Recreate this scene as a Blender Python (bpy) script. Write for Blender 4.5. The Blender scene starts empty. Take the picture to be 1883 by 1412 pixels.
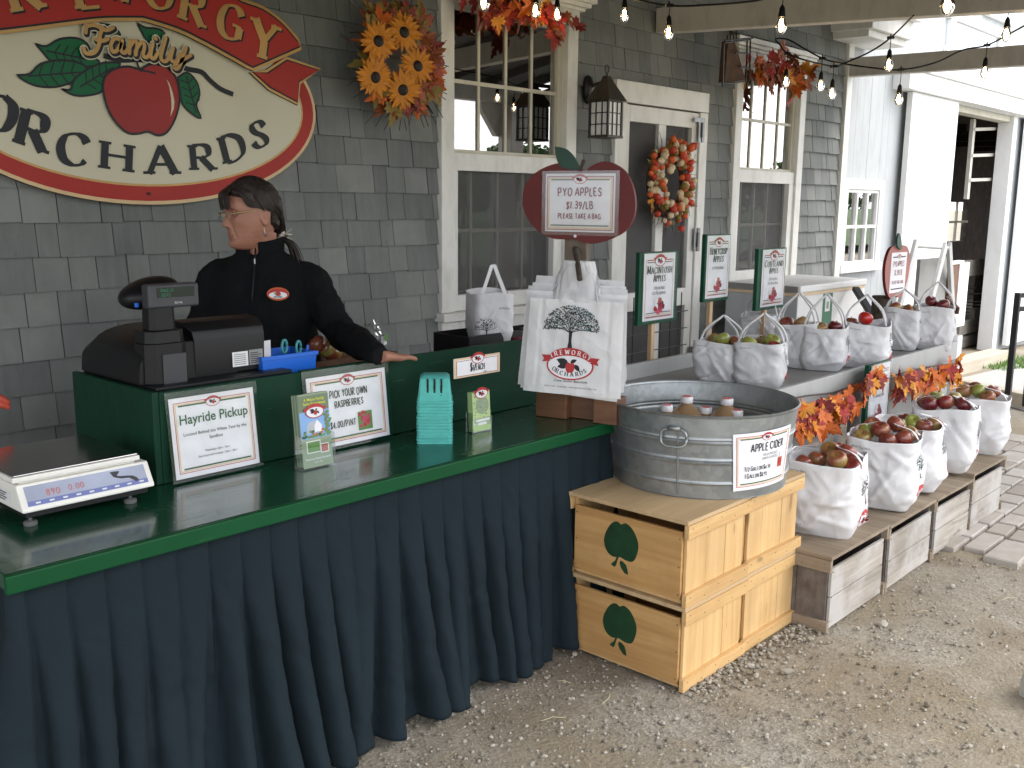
import bpy, bmesh, math, random
from mathutils import Vector, Matrix, noise
from mathutils.geometry import tessellate_polygon
R_ = math.radians
S = bpy.context.scene
COL = S.collection

# ------------------------------------------------------------------ camera
CAM = Vector((0, 0, 1.58))
RX = Vector((0.67393476, -0.73872437, 0.00991228))
UP = Vector((0.12668865, 0.12877481, 0.98354819))
FW = Vector((0.72784747, 0.66159153, -0.18037381))
FPX, PCX, PCY = 1832.33, 941.5, 706.0
cd = bpy.data.cameras.new('camera'); cam = bpy.data.objects.new('camera', cd); COL.objects.link(cam)
m = Matrix((( RX.x, UP.x, -FW.x, CAM.x), (RX.y, UP.y, -FW.y, CAM.y), (RX.z, UP.z, -FW.z, CAM.z), (0, 0, 0, 1)))
cam.matrix_world = m
cd.sensor_width = 36.0; cd.lens = FPX / 1883.0 * 36.0; cd.clip_end = 2000; cd.clip_start = 0.05
S.camera = cam

# ------------------------------------------------------------------ world, sun, exposure
SUN_EL, SUN_AZ = 48.0, 138.0        # azimuth of the sun measured from +Y towards +X
w = bpy.data.worlds.new('World'); S.world = w; w.use_nodes = True
nt = w.node_tree; nt.nodes.clear()
def wn(t, **k):
    n = nt.nodes.new(t)
    for a, b in k.items(): setattr(n, a, b)
    return n
out = wn('ShaderNodeOutputWorld'); bg = wn('ShaderNodeBackground'); bg.inputs['Strength'].default_value = 0.15
sky = wn('ShaderNodeTexSky', sky_type='NISHITA', sun_disc=False)
sky.sun_elevation = R_(SUN_EL); sky.sun_rotation = R_(SUN_AZ); sky.air_density = 1.0; sky.dust_density = 3.0
tc = wn('ShaderNodeTexCoord'); mp = wn('ShaderNodeMapping'); mp.inputs['Scale'].default_value = (1.4, 1.4, 4.2)
nz = wn('ShaderNodeTexNoise'); nz.inputs['Scale'].default_value = 2.2; nz.inputs['Detail'].default_value = 7
nz.inputs['Roughness'].default_value = 0.55
cr = wn('ShaderNodeValToRGB')
cr.color_ramp.elements[0].position = 0.30; cr.color_ramp.elements[0].color = (0.40, 0.43, 0.49, 1)
cr.color_ramp.elements[1].position = 0.58; cr.color_ramp.elements[1].color = (1, 1, 1, 1)
cl = wn('ShaderNodeMixRGB', blend_type='MIX'); cl.inputs['Color2'].default_value = (9.2, 9.3, 9.6, 1)
cr2 = wn('ShaderNodeMixRGB', blend_type='MULTIPLY'); cr2.inputs['Fac'].default_value = 1.0
cl.inputs['Fac'].default_value = 0.82
L_ = nt.links.new
L_(tc.outputs['Generated'], mp.inputs['Vector']); L_(mp.outputs['Vector'], nz.inputs['Vector'])
L_(nz.outputs['Fac'], cr.inputs['Fac']); L_(sky.outputs['Color'], cl.inputs['Color1'])
L_(cl.outputs['Color'], cr2.inputs['Color1']); L_(cr.outputs['Color'], cr2.inputs['Color2'])
L_(cr2.outputs['Color'], bg.inputs['Color']); L_(bg.outputs['Background'], out.inputs['Surface'])
sl = bpy.data.lights.new('sun', 'SUN'); sl.energy = .85; sl.angle = R_(40); sl.color = (1.0, 0.965, 0.91)
so = bpy.data.objects.new('sun', sl); COL.objects.link(so)
az, el = R_(SUN_AZ), R_(SUN_EL)
tosun = Vector((math.sin(az) * math.cos(el), math.cos(az) * math.cos(el), math.sin(el)))
so.rotation_euler = tosun.to_track_quat('Z', 'Y').to_euler(); so.location = (0, -8, 12)
S.view_settings.view_transform = 'Standard'; S.view_settings.look = 'None'; S.view_settings.gamma = 1
S.view_settings.use_curve_mapping = False
S.view_settings.exposure = 1.62
S.render.engine = 'CYCLES'
S.cycles.max_bounces = 8; S.cycles.diffuse_bounces = 4; S.cycles.transparent_max_bounces = 12
S.cycles.use_denoising = True

# ------------------------------------------------------------------ survey: where a sight line of the photograph meets a real plane
def ray(x, y): return RX * ((x - PCX) / FPX) - UP * ((y - PCY) / FPX) + FW
def PY(x, y, Y): d = ray(x, y); return CAM + d * ((Y - CAM.y) / d.y)
def PX(x, y, X): d = ray(x, y); return CAM + d * ((X - CAM.x) / d.x)
def PZ(x, y, z): d = ray(x, y); return CAM + d * ((z - CAM.z) / d.z)
def PP(x, y, p, n): d = ray(x, y); return CAM + d * ((p - CAM).dot(n) / d.dot(n))
def PD(x, y, r): return CAM + ray(x, y).normalized() * r
V = Vector

# ------------------------------------------------------------------ materials
MATS = {}
class N:
    def __init__(s, name):
        s.m = bpy.data.materials.new(name); s.m.use_nodes = True; s.t = s.m.node_tree; s.t.nodes.clear()
        s.o = s.n('ShaderNodeOutputMaterial'); s.b = s.n('ShaderNodeBsdfPrincipled')
        s.l(s.b.outputs[0], s.o.inputs['Surface']); MATS[name] = s.m
    def n(s, t, **k):
        x = s.t.nodes.new(t)
        for a, b in k.items(): setattr(x, a, b)
        return x
    def l(s, a, b): s.t.links.new(a, b)
    def coord(s, scale=(1, 1, 1), rot=(0, 0, 0), rnd=True):
        c = s.n('ShaderNodeTexCoord'); v = c.outputs['Object']
        if rnd:
            oi = s.n('ShaderNodeObjectInfo'); mu = s.n('ShaderNodeMath', operation='MULTIPLY'); mu.inputs[1].default_value = 37.0
            s.l(oi.outputs['Random'], mu.inputs[0]); ad = s.n('ShaderNodeVectorMath', operation='ADD')
            s.l(v, ad.inputs[0]); s.l(mu.outputs[0], ad.inputs[1]); v = ad.outputs[0]
        mp = s.n('ShaderNodeMapping'); mp.inputs['Scale'].default_value = scale; mp.inputs['Rotation'].default_value = rot
        s.l(v, mp.inputs['Vector']); return mp.outputs[0]
    def noise(s, v, scale, detail=4, rough=.55, dist=0):
        x = s.n('ShaderNodeTexNoise'); x.inputs['Scale'].default_value = scale; x.inputs['Detail'].default_value = detail
        x.inputs['Roughness'].default_value = rough; x.inputs['Distortion'].default_value = dist; s.l(v, x.inputs['Vector']); return x.outputs['Fac']
    def ramp(s, f, stops):
        r = s.n('ShaderNodeValToRGB'); e = r.color_ramp.elements
        while len(e) < len(stops): e.new(.5)
        for k, (p, c) in enumerate(stops):
            e[k].position = p; e[k].color = (c, c, c, 1) if not hasattr(c, '__len__') else (c[0], c[1], c[2], 1)
        s.l(f, r.inputs['Fac']); return r.outputs['Color']
    def mix(s, f, a, b, blend='MIX'):
        x = s.n('ShaderNodeMixRGB', blend_type=blend)
        for k, q in (('Fac', f), ('Color1', a), ('Color2', b)):
            if hasattr(q, 'is_linked') or hasattr(q, 'links'): s.l(q, x.inputs[k])
            elif hasattr(q, '__len__'): x.inputs[k].default_value = (q[0], q[1], q[2], 1)
            else: x.inputs[k].default_value = q if k == 'Fac' else (q, q, q, 1)
        return x.outputs['Color']
    def base(s, c):
        if hasattr(c, 'links'): s.l(c, s.b.inputs['Base Color'])
        else: s.b.inputs['Base Color'].default_value = (c[0], c[1], c[2], 1)
    def set(s, **k):
        for a, q in k.items():
            a = a.replace('_', ' ')
            if hasattr(q, 'links'): s.l(q, s.b.inputs[a])
            else: s.b.inputs[a].default_value = q
    def bump(s, h, strength=.3, dist=.01):
        x = s.n('ShaderNodeBump'); x.inputs['Strength'].default_value = strength; x.inputs['Distance'].default_value = dist
        s.l(h, x.inputs['Height']); s.l(x.outputs[0], s.b.inputs['Normal'])

def paint(name, c, rough=.5, var=.12, scale=9, bump=.08, metal=0., coat=0., spec=.5):
    s = N(name); v = s.coord()
    f = s.noise(v, scale, 6); a = [max(0, q * (1 - var)) for q in c]; b = [min(1, q * (1 + var)) for q in c]
    s.base(s.mix(s.ramp(f, [(.3, 0.), (.7, 1.)]), a, b))
    s.set(Roughness=rough, Metallic=metal, Coat_Weight=coat, Specular_IOR_Level=spec)
    if bump: s.bump(s.noise(v, scale * 9, 5), bump, .004)
    return s.m
def wood(name, c1, c2, axis, rough=.6, knots=.35, streak=1.0, grey=None, eyes=0):
    sc = {'x': (1.6, 26, 26), 'y': (26, 1.6, 26), 'z': (26, 26, 1.6)}[axis]
    s = N(name); v = s.coord(sc); f = s.noise(v, 1.0, 5, .6, .8)
    v2 = s.coord({'x': (.8, 6, 6), 'y': (6, .8, 6), 'z': (6, 6, .8)}[axis]); f2 = s.noise(v2, 1.0, 3)
    col = s.mix(s.ramp(f, [(.32, 0.), (.68, 1.)]), c1, c2)
    col = s.mix(s.ramp(f2, [(.35, 0.), (.75, knots)]), col, [q * .55 for q in c1])
    if eyes:
        kn = s.noise(s.coord({'x': (2.5, 7, 7), 'y': (7, 2.5, 7), 'z': (7, 7, 2.5)}[axis]), 1.6, 2, .5); col = s.mix(s.ramp(kn, [(.69, 0.), (.735, eyes)]), col, [q * .32 for q in c1])
        dr = s.noise(s.coord((2, 2, 2)), 2.0, 5, .65); col = s.mix(s.ramp(dr, [(.5, 0.), (.75, .35)]), col, [q * .6 for q in c1])
    if grey is not None:
        kn = s.noise(s.coord({'x': (1.4, 4, 4), 'y': (4, 1.4, 4), 'z': (4, 4, 1.4)}[axis]), 2.2, 3, .6); col = s.mix(s.ramp(kn, [(.62, 0.), (.70, .75)]), col, [q * .28 for q in c1])
        f3 = s.noise(s.coord((3, 3, 3)), 1.3, 5, .65); col = s.mix(s.ramp(f3, [(.42, 0.), (.6, .85)]), col, grey)
    s.base(col); s.set(Roughness=rough); s.bump(f, .25 * streak, .004); return s.m
# ------------------------------------------------------------------ mesh builder
class MB:
    def __init__(s): s.v = []; s.f = []; s.fm = []; s.mats = []; s.att = []
    def mi(s, m):
        if m not in s.mats: s.mats.append(m)
        return s.mats.index(m)
    def add(s, vs, fs, m, tone=0.5):
        o = len(s.v); s.v += [V(p) for p in vs]; k = s.mi(m)
        for f in fs: s.f.append([o + i for i in f]); s.fm.append(k); s.att.append(tone)
    def box(s, c, d, m, rz=0, M=None, tone=.5):
        c = V(c); h = V(d) / 2; q = M or Matrix.Rotation(rz, 3, 'Z'); vs = []
        for x in (-1, 1):
            for y in (-1, 1):
                for z in (-1, 1): vs.append(c + q @ V((x * h.x, y * h.y, z * h.z)))
        s.add(vs, [(0, 1, 3, 2), (4, 6, 7, 5), (0, 4, 5, 1), (2, 3, 7, 6), (0, 2, 6, 4), (1, 5, 7, 3)], m, tone)
    def mm(s, a, b, m, tone=.5):
        a, b = V(a), V(b); s.box((a + b) / 2, (abs(b.x - a.x), abs(b.y - a.y), abs(b.z - a.z)), m, tone=tone)
    def bar(s, a, b, w, t, m, up=V((0, 0, 1))):
        a, b = V(a), V(b); d = (b - a); L = d.length; d.normalize()
        x = d.cross(up)
        if x.length < 1e-4: x = d.cross(V((1, 0, 0)))
        x.normalize(); y = x.cross(d); q = Matrix((x, y, d)).transposed()
        s.box((a + b) / 2, (w, t, L), m, M=q)
    def tube(s, pts, r, m, n=8, cap=True):
        pts = [V(p) for p in pts]; N_ = len(pts); rs = list(r) if hasattr(r, '__len__') else [r] * N_
        if len(rs) != N_: rs = [rs[min(int(i * (len(rs) - 1) / (N_ - 1)), len(rs) - 2)] * (1 - (i * (len(rs) - 1) / (N_ - 1)) % 1) + rs[min(int(i * (len(rs) - 1) / (N_ - 1)) + 1, len(rs) - 1)] * ((i * (len(rs) - 1) / (N_ - 1)) % 1) if i < N_ - 1 else rs[-1] for i in range(N_)]
        rings = []; prev = None
        for i, p in enumerate(pts):
            d = (pts[min(i + 1, N_ - 1)] - pts[max(i - 1, 0)])
            if d.length < 1e-9: d = V((0, 0, 1))
            d.normalize()
            if prev is None:
                x = d.cross(V((0, 0, 1)))
                if x.length < .05: x = d.cross(V((0, 1, 0)))
            else: x = prev - d * prev.dot(d)
            x.normalize(); prev = x; y = d.cross(x)
            rings.append([p + (x * math.cos(2 * math.pi * k / n) + y * math.sin(2 * math.pi * k / n)) * rs[i] for k in range(n)])
        s.rings(rings, m, cap, cap)
    def rings(s, rings, m, c0=True, c1=True):
        n = len(rings[0]); vs = [p for r in rings for p in r]; fs = []
        for i in range(len(rings) - 1):
            for k in range(n): fs.append((i * n + k, i * n + (k + 1) % n, (i + 1) * n + (k + 1) % n, (i + 1) * n + k))
        if c0: fs.append(tuple(range(n))[::-1])
        if c1: fs.append(tuple((len(rings) - 1) * n + k for k in range(n)))
        s.add(vs, fs, m)
    def lathe(s, c, prof, m, n=24, c0=True, c1=True):
        c = V(c); s.rings([[c + V((r * math.cos(2 * math.pi * k / n), r * math.sin(2 * math.pi * k / n), z)) for k in range(n)] for r, z in prof], m, c0, c1)
    def grid(s, fn, nu, nv, m, closed=False):
        vs = [fn(i / (nu if closed else nu - 1), j / (nv - 1)) for j in range(nv) for i in range(nu)]; fs = []
        for j in range(nv - 1):
            for i in range(nu if closed else nu - 1): fs.append((j * nu + i, j * nu + (i + 1) % nu, (j + 1) * nu + (i + 1) % nu, (j + 1) * nu + i))
        s.add(vs, fs, m)
    def prism(s, poly, o, u, v, t, m, edge=None):       # outline in the plane (u, v) through o, thickness t along u x v
        o, u, v = V(o), V(u), V(v); nn = u.cross(v).normalized(); n = len(poly)
        A = [o + u * a + v * b for a, b in poly]; B = [p + nn * t for p in A]
        s.add(B, [tuple(range(n))], m); s.add(A, [tuple(range(n))[::-1]], m)
        s.add(A + B, [(i, (i + 1) % n, n + (i + 1) % n, n + i) for i in range(n)], edge or m)
    def build(s, name, parent=None, origin=None, smooth=False, bevel=0, sub=0, solid=0, auto=None, attr=False):
        if parent is not None: og = V(parent['_o']) if '_o' in parent else parent.location.copy()
        elif origin is not None: og = V(origin)
        else:
            xs = [p.x for p in s.v]; ys = [p.y for p in s.v]; og = V(((min(xs) + max(xs)) / 2, (min(ys) + max(ys)) / 2, min(p.z for p in s.v)))
        me = bpy.data.meshes.new(name); me.from_pydata([p - og for p in s.v], [], s.f)
        for m in s.mats: me.materials.append(MATS[m])
        for p, k in zip(me.polygons, s.fm): p.material_index = k; p.use_smooth = smooth
        if attr:
            a = me.attributes.new('tone', 'FLOAT', 'FACE'); a.data.foreach_set('value', s.att)
        me.update()
        o = bpy.data.objects.new(name, me); COL.objects.link(o)
        if parent is not None: o.parent = parent; o['_o'] = tuple(og)
        else: o.location = og; o['_o'] = tuple(og)
        if solid: q = o.modifiers.new('s', 'SOLIDIFY'); q.thickness = solid; q.offset = 0
        if bevel: q = o.modifiers.new('b', 'BEVEL'); q.width = bevel; q.segments = 2; q.limit_method = 'ANGLE'; q.harden_normals = False
        if sub: q = o.modifiers.new('u', 'SUBSURF'); q.levels = sub; q.render_levels = sub
        if auto is not None:
            for p in me.polygons: p.use_smooth = True
            try: me.set_sharp_from_angle(angle=R_(auto))
            except Exception: pass
        return o
def thing(name, label, cat, loc=(0, 0, 0), group=None):
    o = bpy.data.objects.new(name, None); COL.objects.link(o); o.location = loc; o['_o'] = tuple(loc); o.empty_display_size = .1
    return tag(o, label, cat, group)
def tag(o, label, cat, group=None):
    o['label'] = label; o['category'] = cat
    if group: o['group'] = group
    return o
def kind(o, k): o['kind'] = k; return o
def dup(o, parent=None, loc=None, rz=None, label=None):
    c = o.copy(); COL.objects.link(c)
    if parent is not None: c.parent = parent
    if loc is not None: c.location = loc; c['_o'] = tuple(loc)
    if rz is not None: c.rotation_euler = (0, 0, rz)
    if label: c['label'] = label
    for ch in [x for x in S.objects if x.parent == o]: dup(ch, c)
    return c
rnd = random.Random(7)

# ------------------------------------------------------------------ flat print: thin layers of paint, ink and paper laid on a surface
class Flat:
    def __init__(s, mb, o, u, v, fn=None, lift=.0007, eps=.00045):
        s.mb = mb; s.o = V(o); s.u = V(u).normalized(); s.v = V(v).normalized(); s.n = s.u.cross(s.v).normalized(); s.fn = fn; s.lift = lift; s.eps = eps; s.c = 0
    def nl(s, l): s.c = (s.c + 1) % 12; return l + s.c * .07      # no two overlapping faces share a plane
    def P(s, a, b, l):
        h = s.lift + l * s.eps
        return s.fn(a, b, h) if s.fn else s.o + s.u * a + s.v * b + s.n * h
    def poly(s, pts, m, l=0):
        l = s.nl(l)
        if s.fn:
            st = [[pts[i] for i in t] for t in tessellate_polygon([[V((a, b, 0)) for a, b in pts]])]; vs = []; fs = []
            while st:
                A, B, C = st.pop(); e = [math.dist(A, B), math.dist(B, C), math.dist(C, A)]; k = e.index(max(e))
                if e[k] > .013:
                    P, Q, W_ = ((A, B, C), (B, C, A), (C, A, B))[k]; M_ = ((P[0] + Q[0]) / 2, (P[1] + Q[1]) / 2); st += [[P, M_, W_], [M_, Q, W_]]; continue
                if (B[0] - A[0]) * (C[1] - A[1]) - (B[1] - A[1]) * (C[0] - A[0]) < 0: B, C = C, B
                n_ = len(vs); vs += [s.P(a, b, l) for a, b in (A, B, C)]; fs.append((n_, n_ + 1, n_ + 2))
            s.mb.add(vs, fs, m)
        else: s.mb.add([s.P(a, b, l) for a, b in pts], [tuple(range(len(pts)))], m)
    def rect(s, a0, b0, a1, b1, m, l=0, nu=1, nv=1):
        vs = [s.P(a0 + (a1 - a0) * i / nu, b0 + (b1 - b0) * j / nv, l) for j in range(nv + 1) for i in range(nu + 1)]
        s.mb.add(vs, [(j * (nu + 1) + i, j * (nu + 1) + i + 1, (j + 1) * (nu + 1) + i + 1, (j + 1) * (nu + 1) + i) for j in range(nv) for i in range(nu)], m)
    def frame(s, a0, b0, a1, b1, t, m, l=0, nu=1):
        s.rect(a0, b0, a1, b0 + t, m, l, nu); s.rect(a0, b1 - t, a1, b1, m, l, nu)
        s.rect(a0, b0 + t, a0 + t, b1 - t, m, l, 1, 6); s.rect(a1 - t, b0 + t, a1, b1 - t, m, l, 1, 6)
    def oval(s, c, rx, ry, m, l=0, n=28): s.poly([(c[0] + rx * math.cos(2 * math.pi * k / n), c[1] + ry * math.sin(2 * math.pi * k / n)) for k in range(n)], m, l)
    def ring(s, c, rx, ry, t, m, l=0, n=32, a0=0, a1=360):
        vs = []; fs = []
        for k in range(n + 1):
            q = R_(a0 + (a1 - a0) * k / n); ca, sa = math.cos(q), math.sin(q)
            vs += [s.P(c[0] + rx * ca, c[1] + ry * sa, l), s.P(c[0] + (rx - t) * ca, c[1] + (ry - t) * sa, l)]
        for k in range(n): fs.append((2 * k, 2 * k + 2, 2 * k + 3, 2 * k + 1))
        s.mb.add(vs, fs, m)
    def stroke(s, pts, wf, m, l=0):                     # wf: width, or function of direction angle
        l = s.nl(l); n = len(pts); vs = []; fs = []
        for i, p in enumerate(pts):
            a = pts[max(i - 1, 0)]; b = pts[min(i + 1, n - 1)]; dx, dy = b[0] - a[0], b[1] - a[1]; q = math.hypot(dx, dy) or 1; dx /= q; dy /= q
            w = (wf(dx, dy) if callable(wf) else wf) / 2
            vs += [s.P(p[0] - dy * w, p[1] + dx * w, l), s.P(p[0] + dy * w, p[1] - dx * w, l)]
        for i in range(n - 1): fs.append((2 * i, 2 * i + 1, 2 * i + 3, 2 * i + 2))
        s.mb.add(vs, fs, m)
    def bfont(s, txt, c, h, m, l=0, shear=0, wide=1., bold=0, align='C', ang=0):
        cu = bpy.data.curves.new('t', 'FONT'); cu.body = txt; cu.size = 1; cu.shear = shear; cu.offset = bold; cu.resolution_u = 3
        ob = bpy.data.objects.new('t', cu); COL.objects.link(ob); dg = bpy.context.evaluated_depsgraph_get()
        me = bpy.data.meshes.new_from_object(ob.evaluated_get(dg)); k = h / .72
        vs = [(v.co.x * k * wide, v.co.y * k) for v in me.vertices]; fs = [tuple(p.vertices) for p in me.polygons]
        bpy.data.objects.remove(ob); bpy.data.curves.remove(cu); bpy.data.meshes.remove(me)
        if not vs: return
        w = max(a for a, b in vs); o = {'C': -w / 2, 'L': 0, 'R': -w}[align]; ca, sa = math.cos(ang), math.sin(ang)
        s.mb.add([s.P(c[0] + (a + o) * ca - b * sa, c[1] + (a + o) * sa + b * ca, l) for a, b in vs], fs, m)
GL = {'A': (.74, "0,0 .37,1 .74,0;.13,.34 .61,.34"), 'B': (.6, "0,0 0,1;~0,1 .35,1 .5,.9 .5,.62 .35,.52 0,.52;~0,.52 .4,.52 .58,.38 .58,.14 .4,0 0,0"),
 'C': (.7, "~.68,.78 .57,.94 .36,1 .12,.86 .02,.5 .12,.14 .36,0 .57,.06 .68,.22"), 'D': (.7, "0,0 0,1;~0,1 .3,1 .6,.82 .68,.5 .6,.18 .3,0 0,0"),
 'E': (.55, "0,0 0,1;0,1 .52,1;0,.52 .42,.52;0,0 .54,0"), 'F': (.52, "0,0 0,1;0,1 .52,1;0,.52 .42,.52"),
 'G': (.74, "~.68,.8 .57,.94 .36,1 .12,.86 .02,.5 .12,.14 .36,0 .58,.05 .7,.18;.7,.12 .7,.45;.44,.45 .74,.45"), 'H': (.7, "0,0 0,1;.68,0 .68,1;0,.52 .68,.52"),
 'I': (.2, ".1,0 .1,1"), 'J': (.45, "~.4,1 .4,.25 .3,.03 .12,.02 0,.15"), 'K': (.66, "0,0 0,1;.6,1 0,.42;.2,.6 .64,0"), 'L': (.52, "0,0 0,1;0,0 .5,0"),
 'M': (.86, "0,0 .06,1;.06,1 .43,.1;.43,.1 .8,1;.8,1 .86,0"), 'N': (.72, "0,0 0,1;0,1 .7,0;.7,0 .7,1"), 'O': (.78, "~.39,1 .12,.86 .02,.5 .12,.14 .39,0 .66,.14 .76,.5 .66,.86 .39,1"),
 'P': (.58, "0,0 0,1;~0,1 .35,1 .54,.88 .54,.6 .35,.46 0,.46"), 'R': (.64, "0,0 0,1;~0,1 .35,1 .52,.88 .52,.62 .35,.5 0,.5;.26,.5 .64,0"),
 'S': (.56, "~.52,.8 .42,.96 .26,1 .09,.9 .06,.72 .17,.58 .39,.45 .53,.29 .49,.1 .3,0 .12,.05 .02,.2"), 'T': (.64, ".32,0 .32,1;0,1 .64,1"),
 'U': (.68, "~0,1 0,.3 .1,.06 .34,0 .58,.06 .68,.3 .68,1"), 'V': (.7, "0,1 .35,0 .7,1"), 'W': (1.0, "0,1 .24,0 .5,.9 .76,0 1,1"), 'X': (.66, "0,1 .64,0;.64,1 0,0"),
 'Y': (.68, "0,1 .34,.48;.68,1 .34,.48;.34,.48 .34,0"), 'Z': (.6, "0,1 .58,1 0,0 .6,0"), '0': (.6, "~.3,1 .08,.85 .02,.5 .08,.15 .3,0 .52,.15 .58,.5 .52,.85 .3,1"),
 '1': (.3, ".02,.8 .17,1 .17,0"), '2': (.55, "~.03,.78 .12,.96 .3,1 .5,.88 .47,.62 .2,.25 0,0;0,0 .54,0"), '3': (.52, "~.03,.9 .22,1 .45,.9 .44,.64 .2,.54 .46,.44 .5,.16 .25,0 .02,.12"),
 '4': (.56, ".42,0 .42,1 0,.3 .56,.3"), '5': (.52, ".48,1 .08,1 .06,.56;~.06,.56 .28,.64 .5,.46 .48,.14 .24,0 .02,.1"), '6': (.55, "~.46,.95 .2,.8 .04,.4 .1,.08 .3,0 .5,.12 .5,.42 .3,.54 .08,.4"),
 '7': (.52, "0,1 .52,1 .18,0"), '8': (.54, "~.27,1 .06,.88 .1,.64 .27,.54 .47,.4 .5,.14 .27,0 .04,.14 .07,.4 .27,.54 .45,.66 .47,.88 .27,1"), '9': (.55, "~.48,.62 .28,.48 .06,.6 .06,.88 .27,1 .47,.9 .49,.6 .36,.2 .2,0"),
 '$': (.55, "~.5,.8 .42,.92 .26,.96 .09,.88 .06,.72 .17,.58 .39,.45 .53,.29 .49,.12 .3,.04 .12,.08 .02,.2;.28,-.1 .28,1.1"), '/': (.45, "0,-.08 .42,1.08"), '.': (.16, ".05,0 .05,.1"), '-': (.4, ".05,.4 .35,.4"), '+': (.4, ".02,.4 .38,.4;.2,.2 .2,.6")}
def crom(p, k=5):
    if len(p) < 3: return p
    o = []
    for i in range(len(p) - 1):
        a, b, c, d = p[max(i - 1, 0)], p[i], p[i + 1], p[min(i + 2, len(p) - 1)]
        for j in range(k):
            t = j / k; o.append(tuple(.5 * (2 * b[q] + (c[q] - a[q]) * t + (2 * a[q] - 5 * b[q] + 4 * c[q] - d[q]) * t * t + (3 * b[q] - a[q] - 3 * c[q] + d[q]) * t ** 3) for q in range(len(b))))
    return o + [p[-1]]
def glyph(fl, ch, base, ang, h, m, l=0, wide=1., serif=True, thick=.17, thin=.06, jit=0, off=(0, 0)):
    wd, st = GL[ch]; ca, sa = math.cos(ang), math.sin(ang)
    def T(p):
        x = (p[0] - wd / 2) * h * wide + off[0]; y = p[1] * h + off[1]; return (base[0] + x * ca - y * sa, base[1] + x * sa + y * ca)
    nb = R_(20) + ang; nx, ny = math.cos(nb), math.sin(nb)
    wf = (lambda dx, dy: h * max(thin, thick * abs(dx * ny - dy * nx))) if serif else h * thick
    for q in st.split(';'):
        cv = q[0] == '~'; P = [tuple(float(z) for z in a.split(',')) for a in q.lstrip('~').split()]
        if jit: P = [(a + rnd.uniform(-jit, jit), b + rnd.uniform(-jit, jit)) for a, b in P]
        Q = [T(p) for p in (crom(P) if cv else P)]
        if cv or len(Q) == 2: fl.stroke(Q, wf, m, l)
        else:
            for a, b in zip(Q, Q[1:]): fl.stroke([a, b], wf, m, l)
        if serif and not cv:
            for e, o in ((P[0], P[1]), (P[-1], P[-2])):
                if e[1] in (0, 1) and abs(e[1] - o[1]) > .3:
                    yy = e[1] + (thin * .5 if e[1] == 0 else -thin * .5); fl.stroke([T((e[0] - .17, yy)), T((e[0] + .17, yy))], h * thin * 1.1, m, l)
def text(fl, s_, c, h, m, l=0, wide=1., serif=True, thick=.17, thin=.06, jit=0, gap=.33, first=1., align='C', ang=0):
    wtot = 0; items = []
    for k, ch in enumerate(s_):
        hh = h * (first if (k == 0 or s_[k - 1] == ' ') else 1)
        if ch == ' ': wtot += .4 * h * wide; continue
        gw = GL[ch][0] * hh * wide; items.append((ch, wtot + gw / 2, hh)); wtot += gw + gap * h * wide
    wtot -= gap * h * wide; o = {'C': -wtot / 2, 'L': 0, 'R': -wtot}[align]; ca, sa = math.cos(ang), math.sin(ang)
    for ch, x, hh in items:
        dy = rnd.uniform(-.05, .05) * h if jit else 0
        glyph(fl, ch, (c[0] + (x + o) * ca - dy * sa, c[1] + (x + o) * sa + dy * ca), ang + (rnd.uniform(-.06, .06) if jit else 0), hh, m, l, wide, serif, thick, thin, jit)
APPLE2D = crom([(0, .80), (.12, .90), (.38, .98), (.68, .88), (.90, .55), (.96, .15), (.86, -.35), (.62, -.78), (.36, -.96), (.16, -.95), (0, -.86), (-.16, -.95), (-.36, -.96), (-.62, -.78), (-.86, -.35), (-.96, .15), (-.90, .55), (-.68, .88), (-.38, .98), (-.12, .90), (0, .80)], 3)[:-1]
LEAF2D = [(0, 0), (.18, .16), (.42, .24), (.68, .18), (1, 0), (.7, -.15), (.42, -.22), (.18, -.15)]
def rot2(p, a, s=1, o=(0, 0), sy=None):
    ca, sa = math.cos(a), math.sin(a); sy = s if sy is None else sy
    return [(o[0] + x * s * ca - y * sy * sa, o[1] + x * s * sa + y * sy * ca) for x, y in p]
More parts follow.
